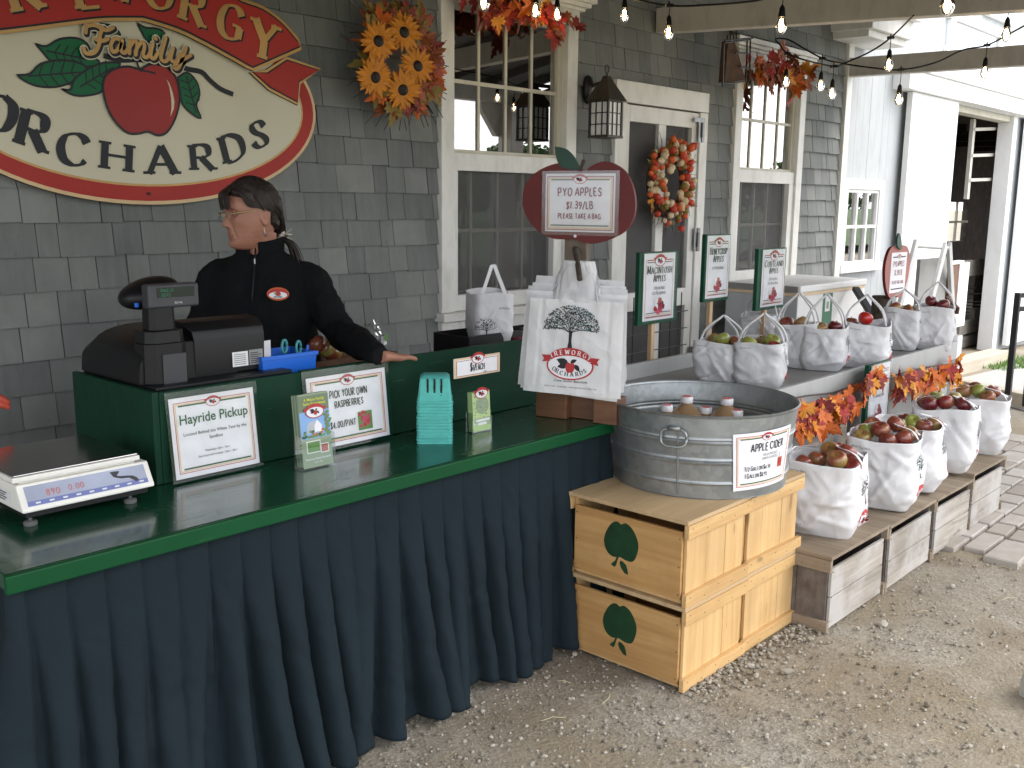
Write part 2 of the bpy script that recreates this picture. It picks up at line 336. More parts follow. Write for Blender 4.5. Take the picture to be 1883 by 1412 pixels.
def logo(fl, c, w, l=0, words=False, ink='ink'):
    rx, ry = w / 2, w * .30; tk = .07 if words else .10
    fl.oval(c, rx, ry, 'print_red', l); fl.oval(c, rx * (1 - tk), ry * (1 - tk * 1.4), 'paper', l + 1)
    A0, A1 = (26, 154)
    bn = [(c[0] + rx * 1.06 * math.cos(R_(a)), c[1] + ry * 1.20 * math.sin(R_(a))) for a in range(A0, A1 + 1, 8)] + [(c[0] + rx * .90 * math.cos(R_(a)), c[1] + ry * .66 * math.sin(R_(a))) for a in range(A1, A0 - 1, -8)]
    for s_ in (1, -1):
        q = [(c[0] + s_ * rx * x, c[1] + ry * y) for x, y in ((.93, .62), (1.24, .60), (1.13, .36), (1.2, .12), (.84, .22))]; fl.poly(q if s_ < 0 else q[::-1], 'print_red', l + 2)
    fl.poly(bn, 'print_red', l + 3)
    for an, L, ox, oy in ((165, .55, -.05, .12), (195, .46, -.08, .05), (25, .3, .02, .2), (-50, .36, .2, .08)): fl.poly(rot2(LEAF2D, R_(an), rx * L, (c[0] + rx * ox, c[1] + ry * oy), rx * L * 1.2), ink, l + 4)
    fl.poly(rot2(APPLE2D, 0, rx * .20, (c[0] + rx * .02, c[1] - ry * .16), ry * .36), 'print_red', l + 5)
    if words:
        for txt, r1, r2, a0, a1, sgn, mm, hh in (('TREWORGY', rx * .97, ry * .76, 142, 38, 1, 'paper', ry * .30), ('ORCHARDS', rx * .82, ry * .74, 212, 328, -1, ink, ry * .27)):
            for k, ch in enumerate(txt):
                a = R_(a0 + (a1 - a0) * k / 7); p = (c[0] + r1 * math.cos(a), c[1] + r2 * math.sin(a)); tx, ty = -r1 * math.sin(a), r2 * math.cos(a)
                if sgn > 0: tx, ty = -tx, -ty
                glyph(fl, ch, p, math.atan2(ty, tx), hh, mm, l + 5, .95, True, .22, .09)
def tree_print(fl, c, h, l=0, n=170, seed=3):
    r = random.Random(seed)
    fl.poly([(c[0] - .06 * h, c[1]), (c[0] + .07 * h, c[1]), (c[0] + .035 * h, c[1] + .2 * h), (c[0] + .045 * h, c[1] + .42 * h), (c[0] - .035 * h, c[1] + .42 * h), (c[0] - .03 * h, c[1] + .2 * h)], 'ink', l)
    fl.stroke([(c[0] - .3 * h, c[1] - .01 * h), (c[0], c[1] + .015 * h), (c[0] + .3 * h, c[1] - .01 * h)], .015 * h, 'ink', l)
    for k in range(9):
        a = R_(12 + k * 19.5); L = r.uniform(.42, .6) * h; e = (c[0] + math.cos(a) * L * 1.05, c[1] + .4 * h + math.sin(a) * L * .72)
        mid = (c[0] + math.cos(a) * L * .5 + r.uniform(-.04, .04) * h, c[1] + .42 * h + math.sin(a) * L * .45)
        fl.stroke(crom([(c[0], c[1] + .38 * h), mid, e], 4), .016 * h, 'ink', l)
    for k in range(n):
        a = r.uniform(-.12, 3.26); q = math.sqrt(r.random()); x = c[0] + math.cos(a) * q * .66 * h; y = c[1] + .48 * h + math.sin(a) * q * .5 * h
        if y < c[1] + .36 * h: continue
        fl.poly(rot2([(-.5, 0), (0, .28), (.5, 0), (0, -.28)], r.uniform(0, 6.28), h * r.uniform(.05, .085) * (170 / n) ** .34, (x, y)), 'print_teal' if r.random() < .25 else 'ink', l)
# ------------------------------------------------------------------ material list
def mk_shingle():
    s = N('shingle'); v = s.coord((1, 1, 1), rnd=False)
    a = s.n('ShaderNodeAttribute', attribute_name='tone')
    c = s.ramp(a.outputs['Fac'], [(0., (.125, .131, .126)), (.5, (.175, .182, .173)), (1., (.236, .240, .222))])
    st = s.noise(s.coord((30, 30, 2.2), rnd=False), 1.0, 5, .6); bl = s.noise(v, 2.3, 5, .6)
    c = s.mix(s.ramp(st, [(.3, 0.), (.72, .45)]), c, (.255, .264, .258)); c = s.mix(s.ramp(bl, [(.42, 0.), (.66, .5)]), c, (.105, .114, .110))
    sp = s.noise(v, 26, 3, .7); c = s.mix(s.ramp(sp, [(.66, 0.), (.74, .5)]), c, (.10, .095, .08))
    s.base(c); s.set(Roughness=.85); s.bump(st, .3, .004)
mk_shingle()
paint('shingle_gap', (.012, .012, .012), .95, .1)
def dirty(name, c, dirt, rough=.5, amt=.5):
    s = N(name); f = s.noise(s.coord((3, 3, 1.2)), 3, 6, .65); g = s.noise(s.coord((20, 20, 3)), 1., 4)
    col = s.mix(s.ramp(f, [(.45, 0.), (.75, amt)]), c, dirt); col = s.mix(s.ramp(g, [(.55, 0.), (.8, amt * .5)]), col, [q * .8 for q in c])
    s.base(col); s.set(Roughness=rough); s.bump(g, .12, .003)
dirty('white_trim', (.74, .73, .69), (.36, .34, .28), .5, .45)
dirty('white_barn', (.80, .80, .79), (.62, .61, .58), .5, .35)
dirty('cream_sash', (.58, .55, .45), (.33, .29, .2), .5, .5)
dirty('beam_paint', (.54, .515, .46), (.24, .21, .17), .65, .45)
dirty('grey_barn', (.44, .46, .47), (.33, .34, .34), .7, .5)
dirty('grey_paint', (.40, .405, .395), (.27, .27, .25), .5, .5)
dirty('grey_top', (.22, .215, .205), (.30, .29, .27), .4, .6)
dirty('foundation', (.2, .2, .195), (.12, .12, .11), .9, .5)
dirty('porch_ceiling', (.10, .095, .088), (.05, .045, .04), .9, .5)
dirty('roofing', (.09, .09, .095), (.05, .05, .05), .95, .5)
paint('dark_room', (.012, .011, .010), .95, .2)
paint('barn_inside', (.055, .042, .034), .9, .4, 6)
paint('curtain', (.10, .095, .10), .9, .3, 5)
# glass: a thin reflective pane
def mk_glass(name, tint, alpha, rough, refl):
    s = N(name); s.t.nodes.remove(s.b); g = s.n('ShaderNodeBsdfGlossy'); g.inputs['Roughness'].default_value = rough; g.inputs['Color'].default_value = (1, 1, 1, 1)
    tr = s.n('ShaderNodeBsdfTransparent'); tr.inputs['Color'].default_value = (*tint, 1); mx = s.n('ShaderNodeMixShader')
    fr = s.n('ShaderNodeFresnel'); fr.inputs['IOR'].default_value = 1.5; mu = s.n('ShaderNodeMath', operation='MULTIPLY_ADD'); mu.inputs[1].default_value = refl[0]; mu.inputs[2].default_value = refl[1]; mu.use_clamp = True
    s.l(fr.outputs[0], mu.inputs[0]); s.l(mu.outputs[0], mx.inputs[0]); s.l(tr.outputs[0], mx.inputs[1]); s.l(g.outputs[0], mx.inputs[2]); s.l(mx.outputs[0], s.o.inputs['Surface'])
mk_glass('window_glass', (.7, .73, .72), 0, .0, (2.6, .17))
mk_glass('acrylic', (.95, .97, .96), 0, .03, (.4, .0))
mk_glass('film', (.96, .97, .97), 0, .12, (1.3, .015))
mk_glass('bulb_glass', (1.0, .93, .80), 0, .02, (1.0, .02))
mk_glass('eyeglass', (.95, .93, .9), 0, .02, (1.0, .0))
def mk_screen():
    s = N('insect_screen'); s.base((.16, .16, .165)); s.set(Roughness=.8); tr = s.n('ShaderNodeBsdfTransparent'); mx = s.n('ShaderNodeMixShader'); mx.inputs[0].default_value = .62
    f = s.noise(s.coord((2, 2, 2)), 2, 3); s.base(s.mix(f, (.075, .075, .078), (.13, .126, .122)))
    s.l(tr.outputs[0], mx.inputs[1]); s.l(s.b.outputs[0], mx.inputs[2]); s.l(mx.outputs[0], s.o.inputs['Surface'])
mk_screen()
# counter
def mk_green(name, c, rough, coat):
    s = N(name); f = s.noise(s.coord((2, 9, 2)), 2, 5, .6); sc = s.noise(s.coord((3, 60, 30)), 2, 4, .7)
    s.base(s.mix(s.ramp(sc, [(.66, 0.), (.74, .5)]), s.mix(f, [q * .8 for q in c], [q * 1.2 for q in c]), (.12, .17, .12)))
    s.set(Roughness=s.ramp(f, [(.3, rough * .8), (.7, rough * 1.5)]), Coat_Weight=coat, Coat_Roughness=.08); s.bump(sc, .05, .002); s.set(Specular_IOR_Level=.5 if coat else .2)
mk_green('counter_green', (.006, .050, .024), .2, .35)
mk_green('edge_green', (.002, .060, .018), .45, .0)
mk_green('box_green', (.003, .034, .017), .5, .0)
def mk_cloth(name, c, scale=700, b=.25, var=.15, rough=.9):
    s = N(name); f = s.noise(s.coord((4, 4, 2)), 2, 5, .6); v = s.coord(); wv = s.noise(v, scale, 2)
    s.base(s.mix(f, [q * (1 - var) for q in c], [q * (1 + var) for q in c])); s.set(Roughness=rough, Specular_IOR_Level=.15); ck = s.noise(s.coord((9, 9, 9)), 1.6, 5, .6, 1.2); s.bump(s.mix(.25, ck, wv), b, .012)
mk_cloth('skirt_cloth', (.0118, .0205, .0255), 700, .35, .22)
mk_cloth('fleece', (.0062, .0070, .0080), 420, .8, .3)
mk_cloth('denim', (.03, .04, .07), 500, .3)
# woods
wood('pine_y', (.47, .25, .085), (.61, .365, .145), 'y', .5, .4, 1.2, None, .8); wood('pine_x', (.56, .335, .135), (.69, .46, .21), 'x', .5, .35, 1.2, None, .7); wood('pine_z', (.57, .35, .145), (.71, .48, .225), 'z', .5, .35, 1.2, None, .7)
wood('ply_top', (.46, .31, .16), (.56, .40, .22), 'x', .6, .4)
wood('old_x', (.25, .215, .18), (.38, .345, .30), 'x', .85, .7, 2.0, (.40, .385, .37)); wood('old_y', (.24, .205, .165), (.47, .43, .375), 'y', .85, .75, 2.2, (.43, .41, .385)); wood('old_z', (.065, .045, .034), (.145, .105, .08), 'z', .85, .8, 2.0, (.19, .175, .16))
wood('old_lid', (.22, .165, .11), (.34, .275, .20), 'x', .85, .7, 1.8, None, .8)
wood('stake', (.55, .36, .20), (.64, .45, .27), 'z', .6, .2); wood('brown_block', (.10, .042, .018), (.17, .075, .034), 'y', .55, .5); wood('post_grey', (.13, .10, .075), (.2, .16, .12), 'z', .8, .6)
wood('bark', (.05, .035, .025), (.12, .09, .065), 'z', .95, .7, 3.); wood('timber', (.46, .40, .31), (.56, .50, .40), 'x', .85, .4); wood('barn_board', (.20, .175, .15), (.30, .27, .235), 'y', .85, .5); wood('barn_board_x', (.24, .21, .18), (.36, .325, .285), 'x', .85, .5)
# prints and small paints
for nm, c, r in (('paper', (.78, .775, .80), .55), ('ink', (.012, .012, .014), .6), ('print_red', (.42, .025, .03), .5), ('print_cream', (.72, .55, .36), .6), ('print_green', (.02, .10, .045), .6), ('print_teal', (.03, .16, .16), .6), ('print_grey', (.22, .23, .23), .6), ('maroon', (.22, .02, .05), .6), ('berry', (.50, .05, .12), .5), ('leaf_print', (.12, .26, .06), .6), ('sky_print', (.22, .40, .70), .5), ('barn_print', (.42, .45, .50), .5), ('yellow_print', (.62, .62, .08), .5), ('olive_print', (.15, .20, .12), .5), ('pale_green', (.45, .58, .27), .5), ('sage', (.26, .33, .22), .5)):
    paint(nm, c, r, .05, 20, 0)
paint('sign_cream', (.56, .52, .375), .4, .04, 3, .03); paint('sign_red', (.36, .022, .016), .42, .08, 5, .03, spec=.25); paint('sign_gold', (.42, .24, .07), .35, .1, 8, .03, metal=.2); paint('sign_tan', (.62, .43, .22), .4, .1); paint('sign_black', (.005, .006, .010), .4, .1, 8, 0, spec=.3); paint('sign_green', (.003, .11, .038), .45, .1, 6, 0, spec=.25); paint('sign_apple', (.30, .014, .012), .4, .08, 5, 0, spec=.3)
paint('apple_board', (.115, .007, .006), .55, .12, 8, .05); paint('board_green', (.004, .060, .030), .5, .2, 14, .1, spec=.25); paint('faded_red', (.36, .12, .10), .6, .12); paint('leaf_green', (.01, .055, .035), .5, .1)
paint('stencil_green', (.006, .040, .012), .6, .3, 25, .05)
paint('black_plastic', (.006, .006, .007), .42, .1, 9, .03, spec=.3); paint('grey_plastic', (.035, .036, .042), .45, .1); paint('black_metal', (.012, .012, .013), .4, .2); paint('lantern_metal', (.055, .045, .034), .5, .3, 12, .1, metal=.4); paint('rust', (.085, .045, .028), .8, .4, 14, .2, metal=.3)
paint('lamp_pane', (.75, .75, .75), .25, .05); paint('label_white', (.7, .7, .7), .5, .1, 40, 0); paint('hinge_steel', (.22, .22, .22), .4, .2, 20, .05, metal=.8)
paint('scale_white', (.80, .78, .72), .35, .04, 5, 0); paint('scale_panel', (.34, .37, .47), .3, .2, 6, 0); paint('scale_blue', (.16, .19, .42), .35, .1); paint('led_red', (.55, .13, .10), .4, .1, 8, 0); paint('rubber', (.10, .10, .10), .7, .1)
s_ = N('steel'); s_.base((.42, .41, .40)); s_.set(Metallic=1., Roughness=s_.ramp(s_.noise(s_.coord((2, 60, 2)), 2, 4), [(.3, .1), (.7, .22)]))
paint('blue_plastic', (.015, .13, .60), .3, .1, 6, .02); paint('teal_pulp', (.085, .43, .38), .8, .1, 30, .3); paint('scissor_teal', (.06, .30, .32), .4, .1); paint('vfd_green', (.03, .16, .08), .4, .1, 9, 0); paint('vfd_dark', (.008, .014, .013), .2, .1, 9, 0)
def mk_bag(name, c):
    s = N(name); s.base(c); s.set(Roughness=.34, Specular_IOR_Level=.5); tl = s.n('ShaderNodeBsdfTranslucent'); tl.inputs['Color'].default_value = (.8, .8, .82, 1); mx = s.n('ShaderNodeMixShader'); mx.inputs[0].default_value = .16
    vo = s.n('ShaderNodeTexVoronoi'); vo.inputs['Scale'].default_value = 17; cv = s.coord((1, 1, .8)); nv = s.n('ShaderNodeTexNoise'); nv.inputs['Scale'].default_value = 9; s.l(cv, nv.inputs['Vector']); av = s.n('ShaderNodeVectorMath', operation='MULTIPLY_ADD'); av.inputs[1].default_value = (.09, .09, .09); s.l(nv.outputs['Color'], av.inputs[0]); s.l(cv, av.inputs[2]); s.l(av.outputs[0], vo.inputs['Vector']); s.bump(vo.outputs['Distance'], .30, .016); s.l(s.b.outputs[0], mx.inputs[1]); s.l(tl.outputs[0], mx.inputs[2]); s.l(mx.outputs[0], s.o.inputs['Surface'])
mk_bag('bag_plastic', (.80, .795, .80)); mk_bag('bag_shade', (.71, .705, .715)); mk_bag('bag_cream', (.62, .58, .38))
def mk_galv():
    s = N('galvanized'); v = s.coord((1, 1, 1)); vo = s.n('ShaderNodeTexVoronoi'); vo.inputs['Scale'].default_value = 42; s.l(v, vo.inputs['Vector'])
    f = s.noise(v, 5, 6, .65); sp = s.ramp(vo.outputs['Color'], [(.2, 0.), (.8, 1.)])
    c = s.mix(sp, (.27, .29, .295), (.34, .36, .36)); c = s.mix(s.ramp(f, [(.4, 0.), (.7, .55)]), c, (.43, .45, .45)); c = s.mix(s.ramp(s.noise(s.coord((8, 8, 1.5)), 1.5, 4), [(.62, 0.), (.72, .5)]), c, (.22, .22, .17))
    s.base(c); s.set(Metallic=.75, Roughness=s.ramp(f, [(.3, .36), (.7, .55)])); s.bump(f, .1, .004)
mk_galv()
paint('water', (.16, .165, .16), .06, .1, 5, .1); paint('cider', (.30, .19, .10), .15, .15, 5, 0, coat=.5); paint('cap_white', (.78, .76, .76), .4, .04); paint('cap_red', (.62, .10, .10), .4, .1)
# apples
def mk_apple(name, red, green, lo, hi):
    s = N(name); v = s.coord((1, 1, 1)); f = s.noise(v, 13, 4, .55); st = s.noise(s.coord((60, 60, 8)), 1., 3)
    c = s.mix(s.ramp(f, [(lo, 0.), (hi, 1.)]), green, red); c = s.mix(s.ramp(st, [(.45, 0.), (.75, .45)]), c, [q * .6 for q in red]); sp = s.noise(v, 160, 2); c = s.mix(s.ramp(sp, [(.68, 0.), (.74, .35)]), c, (.55, .40, .22))
    s.base(c); s.set(Roughness=.28, Coat_Weight=.25)
mk_apple('apple_red', (.20, .022, .020), (.30, .13, .06), .3, .6); mk_apple('apple_mixed', (.24, .05, .028), (.31, .25, .07), .36, .62); mk_apple('apple_green', (.27, .10, .04), (.27, .31, .06), .55, .8); mk_apple('apple_bright', (.44, .016, .014), (.5, .12, .05), .2, .45); mk_apple('apple_dark', (.125, .010, .016), (.25, .08, .03), .2, .5)
paint('apple_stem', (.06, .035, .015), .8, .2)
# leaves and flowers
for nm, c in (('leaf_red', (.34, .025, .018)), ('leaf_deep', (.20, .018, .016)), ('leaf_orange', (.56, .12, .012)), ('leaf_gold', (.66, .26, .02)), ('leaf_rust', (.26, .07, .02)), ('leaf_pink', (.44, .11, .07)), ('leaf_olive', (.22, .15, .025)), ('petal', (.60, .215, .010)), ('seed', (.012, .006, .004)), ('pod_orange', (.62, .11, .02)), ('pod_cream', (.66, .52, .32)), ('pod_red', (.50, .05, .02)), ('twig', (.05, .03, .018))):
    s_ = N(nm); f_ = s_.noise(s_.coord((9, 9, 9)), 3, 3); s_.base(s_.mix(f_, [q * .72 for q in c], [min(1, q * 1.25) for q in c])); s_.set(Roughness=.6)
# person
s_ = N('skin'); f_ = s_.noise(s_.coord((14, 14, 14)), 2, 5); s_.base(s_.mix(f_, (.27, .115, .075), (.40, .195, .130))); s_.set(Roughness=.5, Subsurface_Weight=.12, Subsurface_Radius=(.012, .005, .003)); s_.bump(s_.noise(s_.coord((60, 60, 60)), 2, 5), .35, .003)
s_ = N('hair'); f_ = s_.noise(s_.coord((40, 40, 14)), 2, 4, .6); s_.base(s_.mix(f_, (.009, .0065, .005), (.042, .030, .024))); s_.set(Roughness=.5, Specular_IOR_Level=.35)
paint('lip', (.34, .12, .10), .45, .1); paint('eye_white', (.36, .32, .29), .3, .05); paint('iris', (.02, .014, .01), .2, .1); paint('gold_wire', (.50, .38, .20), .3, .1, 9, 0, metal=.8); paint('scrunchie', (.52, .47, .40), .8, .2); paint('zip_steel', (.4, .4, .4), .35, .1, 9, 0, metal=.8)
paint('red_strap', (.52, .08, .05), .5, .2)
# emission: lamp filaments
s_ = N('filament'); s_.base((1, .8, .5)); s_.set(Emission_Color=(1., .74, .40, 1), Emission_Strength=26.)
# ground
def mk_ground():
    s = N('gravel_ground'); v = s.coord((1, 1, 1), rnd=False)
    vo = s.n('ShaderNodeTexVoronoi'); vo.inputs['Scale'].default_value = 70; s.l(v, vo.inputs['Vector']); vo2 = s.n('ShaderNodeTexVoronoi'); vo2.inputs['Scale'].default_value = 165; s.l(v, vo2.inputs['Vector'])
    g = s.ramp(vo.outputs['Color'], [(.1, (.20, .178, .14)), (.5, (.33, .30, .245)), (.9, (.46, .43, .37))]); g2 = s.ramp(vo2.outputs['Color'], [(.1, (.18, .158, .12)), (.9, (.42, .385, .32))])
    big = s.noise(v, 1.1, 7, .62); fine = s.noise(v, 190, 4, .7)
    dirt = s.mix(s.ramp(fine, [(.3, 0.), (.7, 1.)]), (.17, .137, .088), (.31, .252, .168))
    c = s.mix(s.ramp(fine, [(.4, 0.), (.6, 1.)]), g, g2); c = s.mix(s.ramp(big, [(.40, 0.), (.58, .85)]), c, dirt)
    b2 = s.noise(v, .8, 6, .62, .4); c = s.mix(s.ramp(b2, [(.46, 0.), (.66, .7)]), c, (.165, .125, .078)); s.base(c); s.set(Roughness=.95)
    h = s.mix(.5, vo.outputs['Distance'], fine); s.bump(h, .55, .012)
mk_ground()
def mk_stone(name, a, b):
    s = N(name); gm = s.n('ShaderNodeNewGeometry'); s.base(s.ramp(gm.outputs['Random Per Island'], [(0., a), (1., b)])); s.set(Roughness=.85)
mk_stone('pebble', (.15, .128, .095), (.42, .385, .325)); mk_stone('grass_blade', (.05, .15, .02), (.17, .30, .05)); mk_stone('straw', (.35, .29, .17), (.55, .47, .30))
def mk_paver():
    s = N('paver'); gm = s.n('ShaderNodeNewGeometry'); f = s.noise(s.coord((1, 1, 1), rnd=False), 14, 6, .65)
    c = s.ramp(gm.outputs['Random Per Island'], [(0., (.30, .265, .23)), (.5, (.39, .36, .32)), (1., (.46, .43, .40))]); s.base(s.mix(s.ramp(f, [(.35, 0.), (.75, .5)]), c, (.26, .22, .18))); s.set(Roughness=.9); s.bump(f, .3, .006)
mk_paver()
paint('field_grass', (.06, .11, .03), .95, .35, .4, .2)
dirty('lane_gravel', (.40, .385, .36), (.27, .255, .23), .95, .6); dirty('concrete', (.36, .36, .33), (.25, .25, .22), .9, .5)
def mk_foliage(name, a, b):
    s = N(name); gm = s.n('ShaderNodeNewGeometry'); s.base(s.ramp(gm.outputs['Random Per Island'], [(0., a), (1., b)])); s.set(Roughness=.7)
mk_foliage('tree_leaf', (.035, .07, .022), (.10, .14, .045)); paint('trunk', (.07, .055, .04), .9, .3)
# ------------------------------------------------------------------ ground
def gz(x): return -0.04 * max(0., x - 8.5)
def axis(lo, hi, f0, f1, fine, far):
    a = []; x = f0
    while x <= f1: a.append(x); x += fine
    st = fine; x = f1 + fine
    while x < hi: a.append(x); st = min(st * 1.35, far); x += st
    a.append(hi); st = fine; x = f0 - fine; b = []
    while x > lo: b.append(x); st = min(st * 1.35, far); x -= st
    b.append(lo); return sorted(b + a)
gx, gy = axis(-400, 400, .9, 8.5, .03, 60), axis(-400, 400, .4, 2.4, .03, 60)
mb = MB(); nx_ = len(gx); vs = []
for y in gy:
    for x in gx:
        near = .5 < x < 9 and -.2 < y < 2.6
        h = gz(min(x, 16)) + (noise.noise(V((x * 1.3, y * 1.3, 3))) * .012 + noise.noise(V((x * 7, y * 7, 1))) * .006 + noise.noise(V((x * 22, y * 22, 1))) * .004 - .006 if near else -.004)
        vs.append(V((x, y, h)))
mb.add(vs, [(j * nx_ + i, j * nx_ + i + 1, (j + 1) * nx_ + i + 1, (j + 1) * nx_ + i) for j in range(len(gy) - 1) for i in range(nx_ - 1)], 'gravel_ground')
kind(mb.build('ground', origin=(0, 0, 0), smooth=True), 'structure')
# loose stones
mb = MB(); r = random.Random(11)
ICO = [V(p).normalized() for p in ((0, 0, 1), (.89, 0, .45), (.28, .85, .45), (-.72, .53, .45), (-.72, -.53, .45), (.28, -.85, .45), (.72, .53, -.45), (-.28, .85, -.45), (-.89, 0, -.45), (-.28, -.85, -.45), (.72, -.53, -.45), (0, 0, -1))]
ICF = [(0, 1, 2), (0, 2, 3), (0, 3, 4), (0, 4, 5), (0, 5, 1), (1, 6, 2), (2, 7, 3), (3, 8, 4), (4, 9, 5), (5, 10, 1), (6, 7, 2), (7, 8, 3), (8, 9, 4), (9, 10, 5), (10, 6, 1), (11, 7, 6), (11, 8, 7), (11, 9, 8), (11, 10, 9), (11, 6, 10)]
def stone(mb, p, s, m):
    q = Matrix.Rotation(r.uniform(0, 6.3), 3, 'Z') @ Matrix.Rotation(r.uniform(-.3, .3), 3, 'X'); sc = V((r.uniform(.8, 1.4), r.uniform(.7, 1.1), r.uniform(.45, .8)))
    mb.add([V(p) + q @ V([a * b * s * r.uniform(.8, 1.15) for a, b in zip(v, sc)]) for v in ICO], ICF, m)
n = 0
while n < 13000:
    x = r.uniform(1.4, 8.4); y = r.uniform(.1, 2.2)
    if r.random() > (2.2 / max(x, 1.4)) : continue
    d = noise.noise(V((x * 1.1 + 5, y * 1.1, 0))) * .5 + .5 + .25 * noise.noise(V((x * 4, y * 4, 2)))
    if y > 1.35 and x > 4.6: continue
    if d < .42 and r.random() < .72: continue
    s = .0024 + .0068 * r.random() ** 4.0
    stone(mb, (x, y, gz(x) + s * .1 - .002), s, 'pebble'); n += 1
for x, y, s in ((3.62, 1.36, .02), (4.05, 1.37, .016), (4.2, 1.3, .018), (2.72, 1.56, .014), (2.9, 1.5, .012), (3.1, 1.0, .014), (2.75, .9, .012), (2.6, 2.05, .013), (3.0, 1.44, .02), (3.3, 1.5, .016), (3.12, 1.56, .018), (2.95, 1.55, .015)): stone(mb, (x, y, .004), s, 'pebble')
for k in range(520):
    f = r.random(); x = 2.66 + f * .85; y = 1.62 - abs(r.gauss(0, .05)) - f * .02; stone(mb, (x, y, .002), .003 + .008 * r.random() ** 2.5, 'pebble')
kind(mb.build('gravel_stones', origin=(0, 0, 0)), 'stuff')
mb = MB()
for k in range(150):
    x = r.uniform(1.6, 6.5); y = r.uniform(.2, 2.0); a = r.uniform(0, 3.14); L = r.uniform(.02, .09)
    if y > 1.3 and x > 2.5: continue
    mb.tube([(x, y, .006), (x + L * .5 * math.cos(a), y + L * .5 * math.sin(a), .009), (x + L * math.cos(a + .2), y + L * math.sin(a + .2), .005)], .0012, 'straw', 4)
kind(mb.build('straw_litter', origin=(0, 0, 0)), 'stuff')
mb = MB(); mb.add([V((-400, -400, .01)), V((400, -400, .01)), V((400, -9, .01)), V((-400, -9, .01))], [(0, 1, 2, 3)], 'field_grass'); kind(mb.build('field', origin=(0, -9, 0)), 'structure')
# stone pavers
mb = MB(); r = random.Random(5)
y = 0.55; row = 0
while y < 2.3:
    hgt = r.uniform(.11, .17); x = 4.55 + r.uniform(0, .15) + max(0, (1.55 - y)) * .12
    if y > 1.46: x = 5.46 + r.uniform(0, .06)
    while x < 7.1 + r.uniform(0, .25):
        L = r.uniform(.17, .34); b = r.uniform(0, .006); g = .009
        q = [(x + g + r.uniform(-.008, .008), y + g + r.uniform(-.008, .008)), (x + L - g, y + g + r.uniform(-.008, .008)), (x + L - g + r.uniform(-.008, .008), y + hgt - g), (x + g, y + hgt - g + r.uniform(-.008, .008))]
        cx_, cy_ = x + L / 2, y + hgt / 2
        A = [V((a, c, -.03)) for a, c in q]; B = [V((a, c, .012 + b)) for a, c in q]; T = [V((cx_ + (a - cx_) * .95, cy_ + (c - cy_) * .93, .017 + b)) for a, c in q]
        mb.rings([A, B, T], 'paver', False, True); x += L
    y += hgt; row += 1
kind(mb.build('stone_paving', origin=(6, 1.5, 0)), 'structure')
# pale lane beyond the timber edging, grass by the barn
mb = MB(); pts = [(8.95, 3.05), (8.1, 1.7), (7.5, .2), (7.3, -3), (40, -3), (40, 3.1)]
xs = [7.3 + k * .6 for k in range(56)]
def lane_edge(y): return 8.95 - (3.05 - y) * .66
for j in range(14):
    y0, y1 = -3 + j * .44, -3 + (j + 1) * .44
    for k in range(40):
        f0, f1 = (k / 40) ** 2, ((k + 1) / 40) ** 2
        P = [(lane_edge(yy) + ff * (40 - lane_edge(yy)), yy) for yy, ff in ((y0, f0), (y0, f1), (y1, f1), (y1, f0))]
        mb.add([V((a, b, gz(min(a, 16)) + .006)) for a, b in P], [(0, 1, 2, 3)], 'lane_gravel')
kind(mb.build('gravel_lane', origin=(10, 1, 0)), 'structure')
mb = MB(); r = random.Random(3)
for k in range(2600):
    x = 10.9 + r.random() * 2.6; y = 3.05 + r.random() * .55 - (x - 10.9) * .12
    if noise.noise(V((x * 2, y * 3, 0))) < -.25: continue
    a = r.uniform(0, 6.3); h = r.uniform(.02, .06); p = V((x, y, gz(x) + .004)); d = V((math.cos(a), math.sin(a), 0)); e = V((-d.y, d.x, 0)) * .004
    mb.add([p - e, p + e, p + d * h * .5 + V((0, 0, h))], [(0, 1, 2)], 'grass_blade')
for k in range(160):
    x = 8.95 + r.gauss(0, .12); y = 2.75 + r.gauss(0, .12); a = r.uniform(0, 6.3); h = r.uniform(.03, .07); p = V((x, y, gz(x) + .006)); d = V((math.cos(a), math.sin(a), 0)); e = V((-d.y, d.x, 0)) * .005
    mb.add([p - e, p + e, p + d * h * .6 + V((0, 0, h))], [(0, 1, 2)], 'grass_blade')
kind(mb.build('grass', origin=(12, 3, 0)), 'stuff')
mb = MB(); mb.bar((8.93, 3.0, .055), (7.55, .3, .055), .11, .12, 'timber')
tag(mb.build('timber_edging', bevel=.008), 'pale squared timber edging the lane, under the foot of the black railing', 'timber')
mb = MB(); a_ = PZ(1692, 705, .02); mb.bar((9.05, 3.32, .02), (11.9, 3.42, -.08), .2, .15, 'timber')
tag(mb.build('timber_sill', bevel=.01), 'pale timber log lying on the ground before the open barn doorway', 'timber')

